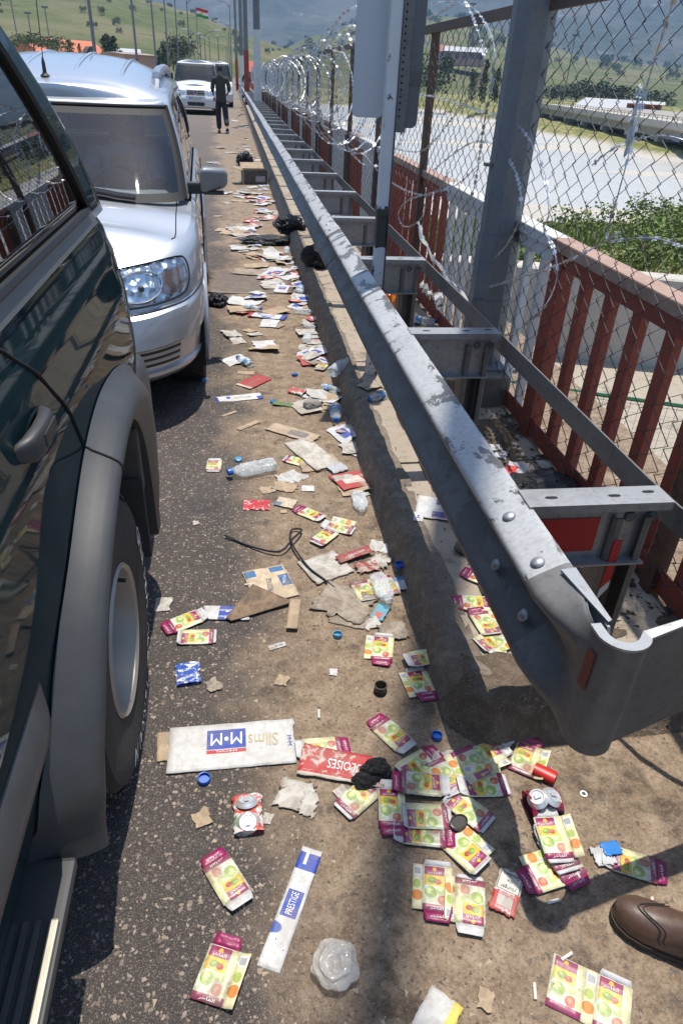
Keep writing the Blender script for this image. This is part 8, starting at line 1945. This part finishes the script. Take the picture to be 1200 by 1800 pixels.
def scrap(x, y, s, label, group, k=None, m=None, lift=0.0):
    k = RN.randrange(12) if k is None else k; m = RN.randrange(len(SCR)) if m is None else m
    if (k, m) not in SM: V, F, UV = smesh[k]; SM[(k, m)] = mesh('paper_scrap', V, F, SCR[m], True, UV)
    o = link('paper_scrap', SM[(k, m)], None, (x, y, ground_at(x, y)+.002+lift), (RN.uniform(-.1, .1), RN.uniform(-.1, .1), RN.uniform(0, 6.28))); o.scale = (s, s*RN.uniform(.5, 1.2), s); tag(o, label, 'scrap', group); return o
FAR = [(440, 350, 5), (452, 345, 5), (432, 338, 4), (470, 358, 4), (420, 345, 3), (462, 372, 3), (415, 352, 2), (470, 385, 4), (455, 388, 3), (445, 395, 4), (400, 408, 3), (412, 402, 3), (430, 408, 5), (425, 415, 4), (445, 420, 4), (450, 437, 3), (432, 440, 2), (480, 447, 5), (470, 452, 5), (490, 460, 4), (450, 450, 3), (455, 470, 2), (480, 478, 4), (470, 492, 4), (485, 500, 4), (500, 490, 4), (515, 480, 3), (520, 500, 4), (525, 530, 4), (530, 540, 3), (430, 545, 3), (460, 520, 3), (490, 550, 2), (480, 575, 2), (545, 565, 4), (550, 590, 4), (545, 610, 4), (555, 625, 4), (560, 640, 4), (440, 585, 2), (455, 610, 2), (410, 600, 1), (400, 590, 1), (415, 635, 1), (570, 700, 3), (580, 715, 3), (600, 760, 2), (615, 790, 2), (610, 850, 2), (620, 860, 1)]
for px, py, n in FAR:
    for q in range(n):
        p = spot(px+RN.uniform(-10, 10), py+RN.uniform(-5, 5)); z = 'far heap' if py < 470 else 'middle heap'
        mi = RN.randrange(len(SCR)); scrap(p.x, p.y, RN.uniform(.6, 1.5)*(1.25 if py < 480 else 1.0), '%s scrap in the strewn %s along the kerb' % (SNAME[mi], z), '%s scraps in the %s' % (SNAME[mi], z), None, mi, lift=q*.004)
for k in range(70):
    Y = 9+RN.random()**1.2*34; scrap(RN.gauss(.36, .13) if RN.random() < .75 else RN.uniform(-.5, .4), Y, RN.uniform(.7, 1.9), 'distant paper scrap strewn along the lane edge', 'distant scraps')
for px, py, m, s, lab in [(287, 1064, 1, .45, 'white flaky scrap on the asphalt left of the cartons'), (345, 920, 1, .22, 'tiny white chip on the asphalt'), (495, 1198, 4, .35, 'tan torn scrap in the middle of the dirt'), (586, 1183, 0, .22, 'small white lump on the dirt'), (375, 1205, 8, .35, 'brown scrap beside the blue can'), (852, 1758, 4, .26, 'tan chip near the bottom right'), (640, 870, 1, .3, 'white torn bit above the flat bottle'), (470, 862, 4, .5, 'tan torn piece left of the white card'), (500, 842, 5, .7, 'crumpled grey cloth like paper beside the bottle'), (520, 838, 5, .6, 'wrinkled pale rag next to the bottle neck'), (660, 962, 5, .6, 'white crumpled tissue by the kerb'), (680, 965, 0, .5, 'bright tissue piece in the kerb shadow'), (620, 845, 3, .4, 'tan chip left of the kerb'), (635, 840, 4, .35, 'folded tan chip left of the kerb'), (355, 1440, 4, .4, 'brown stain like cardboard flake beside the red can'), (470, 1440, 1, .25, 'small white scrap right of the red can'), (600, 1395, 1, .3, 'pale torn bit under the red carton'), (420, 1690, 1, .15, 'tiny white flake by the lower carton'), (880, 1150, 0, .3, 'white scrap on the pavement edge'), (605, 772, 0, .25, 'white plastic curl in the kerb shadow'), (625, 800, 0, .3, 'white torn plastic in the kerb shadow'), (930, 860, 5, .6, 'grey wet scrap behind the bracket'), (880, 800, 5, .5, 'pale wet scrap by the concrete plinth'), (1010, 850, 1, .5, 'torn paper in the soil by the railing')]:
    p = spot(px, py); scrap(p.x, p.y, s, lab, None, None, m)
for i, (px, py, m, s_) in enumerate([(870, 790, 5, .5), (960, 820, 1, .55), (1000, 900, 5, .5), (880, 870, 6, .6), (925, 905, 0, .5), (860, 845, 3, .5), (755, 590, 0, .9), (735, 600, 5, .8), (790, 640, 3, .7), (765, 545, 6, .8), (830, 700, 1, .5)]):
    p = G(px, py, .125); o = scrap(p.x, p.y, s_, '%s scrap lying behind the guard rail' % SNAME[m], 'scraps behind the guard rail', None, m); o.location.z = .135
# cigarette ends
BUT = mesh('cigarette_end', *(lambda m_: (m_.V, m_.F))(MB().tube([(0, 0, .004), (.032, 0, .004)], .0038, 8)), plain('cigarette_white', (.62, .58, .52), .8))
for i, (px, py, lab) in enumerate([(985, 1690, 'white cigarette end near the brown shoe'), (995, 1275, 'white cigarette end below the rail nose'), (960, 1590, 'cigarette end left of the shoe'), (1145, 1580, 'pale cigarette end above the shoe'), (940, 1760, 'cigarette end near the bottom edge'), (430, 1030, 'cigarette end on the cardboard edge'), (560, 1250, 'cigarette end on the open dirt')]):
    p = spot(px, py); o = link('cigarette_end', BUT, None, (p.x, p.y, p.z+.001), (0, 0, RN.uniform(0, 6))); tag(o, lab, 'cigarette end', 'cigarette ends')
# grit nobody could count: pebbles, wood chips, straw
def grit(name, label, n, mats, fn, r0, r1, flat, seed):
    rnd = random.Random(seed); V = []; F = []
    base = [(1, 0, 0), (-.5, .8, 0), (-.5, -.8, 0), (0, 0, 1), (.1, .1, -.5)]
    fc = [(0, 1, 3), (1, 2, 3), (2, 0, 3), (1, 0, 4), (2, 1, 4), (0, 2, 4)]
    for _ in range(n):
        x, y = fn(rnd); r = r0+(r1-r0)*rnd.random()**2.5; a = rnd.uniform(0, 6.28); st = rnd.uniform(.6, 1.6); m = len(V); z = ground_at(x, y)
        for bx, by_, bz in base: u, v = bx*r*st, by_*r/st**.5; V.append((x+u*math.cos(a)-v*math.sin(a), y+u*math.sin(a)+v*math.cos(a), z+bz*r*flat))
        F += [tuple(i+m for i in f) for f in fc]
    tag(obj(name, V, F, mats), label, 'grit', None, 'stuff')
def verge(r): 
    y = .45+6*r.random()**1.8; return (r.uniform(-.05, .58) if r.random() < .8 else r.uniform(-.3, .1), y)
grit('gravel', 'brown grit scattered over the dirt verge', 4200, plain('grit_brown', (.15, .118, .088), .95, 0, .4, 60), verge, .0018, .0075, .6, 1)
grit('wood_chips', 'pale chips and straw bits scattered on the verge', 900, plain('chip_pale', (.36, .29, .21), .9, 0, .3, 60), verge, .0025, .009, .2, 2)
grit('gravel', 'pebbles on the bare ground in front of the rail end', 1500, plain('grit_grey', (.20, .165, .13), .9, 0, .4, 60), lambda r: (r.uniform(.55, 1.4), .45+.85*r.random()), .0018, .010, .6, 3)
grit('gravel', 'crumbs of dirt on the pavement behind the kerb', 1400, plain('grit_dark', (.10, .08, .06), .95, 0, .4, 60), lambda r: (r.uniform(.62, 1.4), 1.42+4.5*r.random()**1.5), .0015, .007, .6, 4)
grit('debris', 'fine dark debris heaped behind the guard rail', 1300, plain('debris_dark', (.045, .036, .028), .95, 0, .5, 60), lambda r: (r.uniform(.85, 1.42), 1.45+2.2*r.random()), .003, .018, .35, 5)
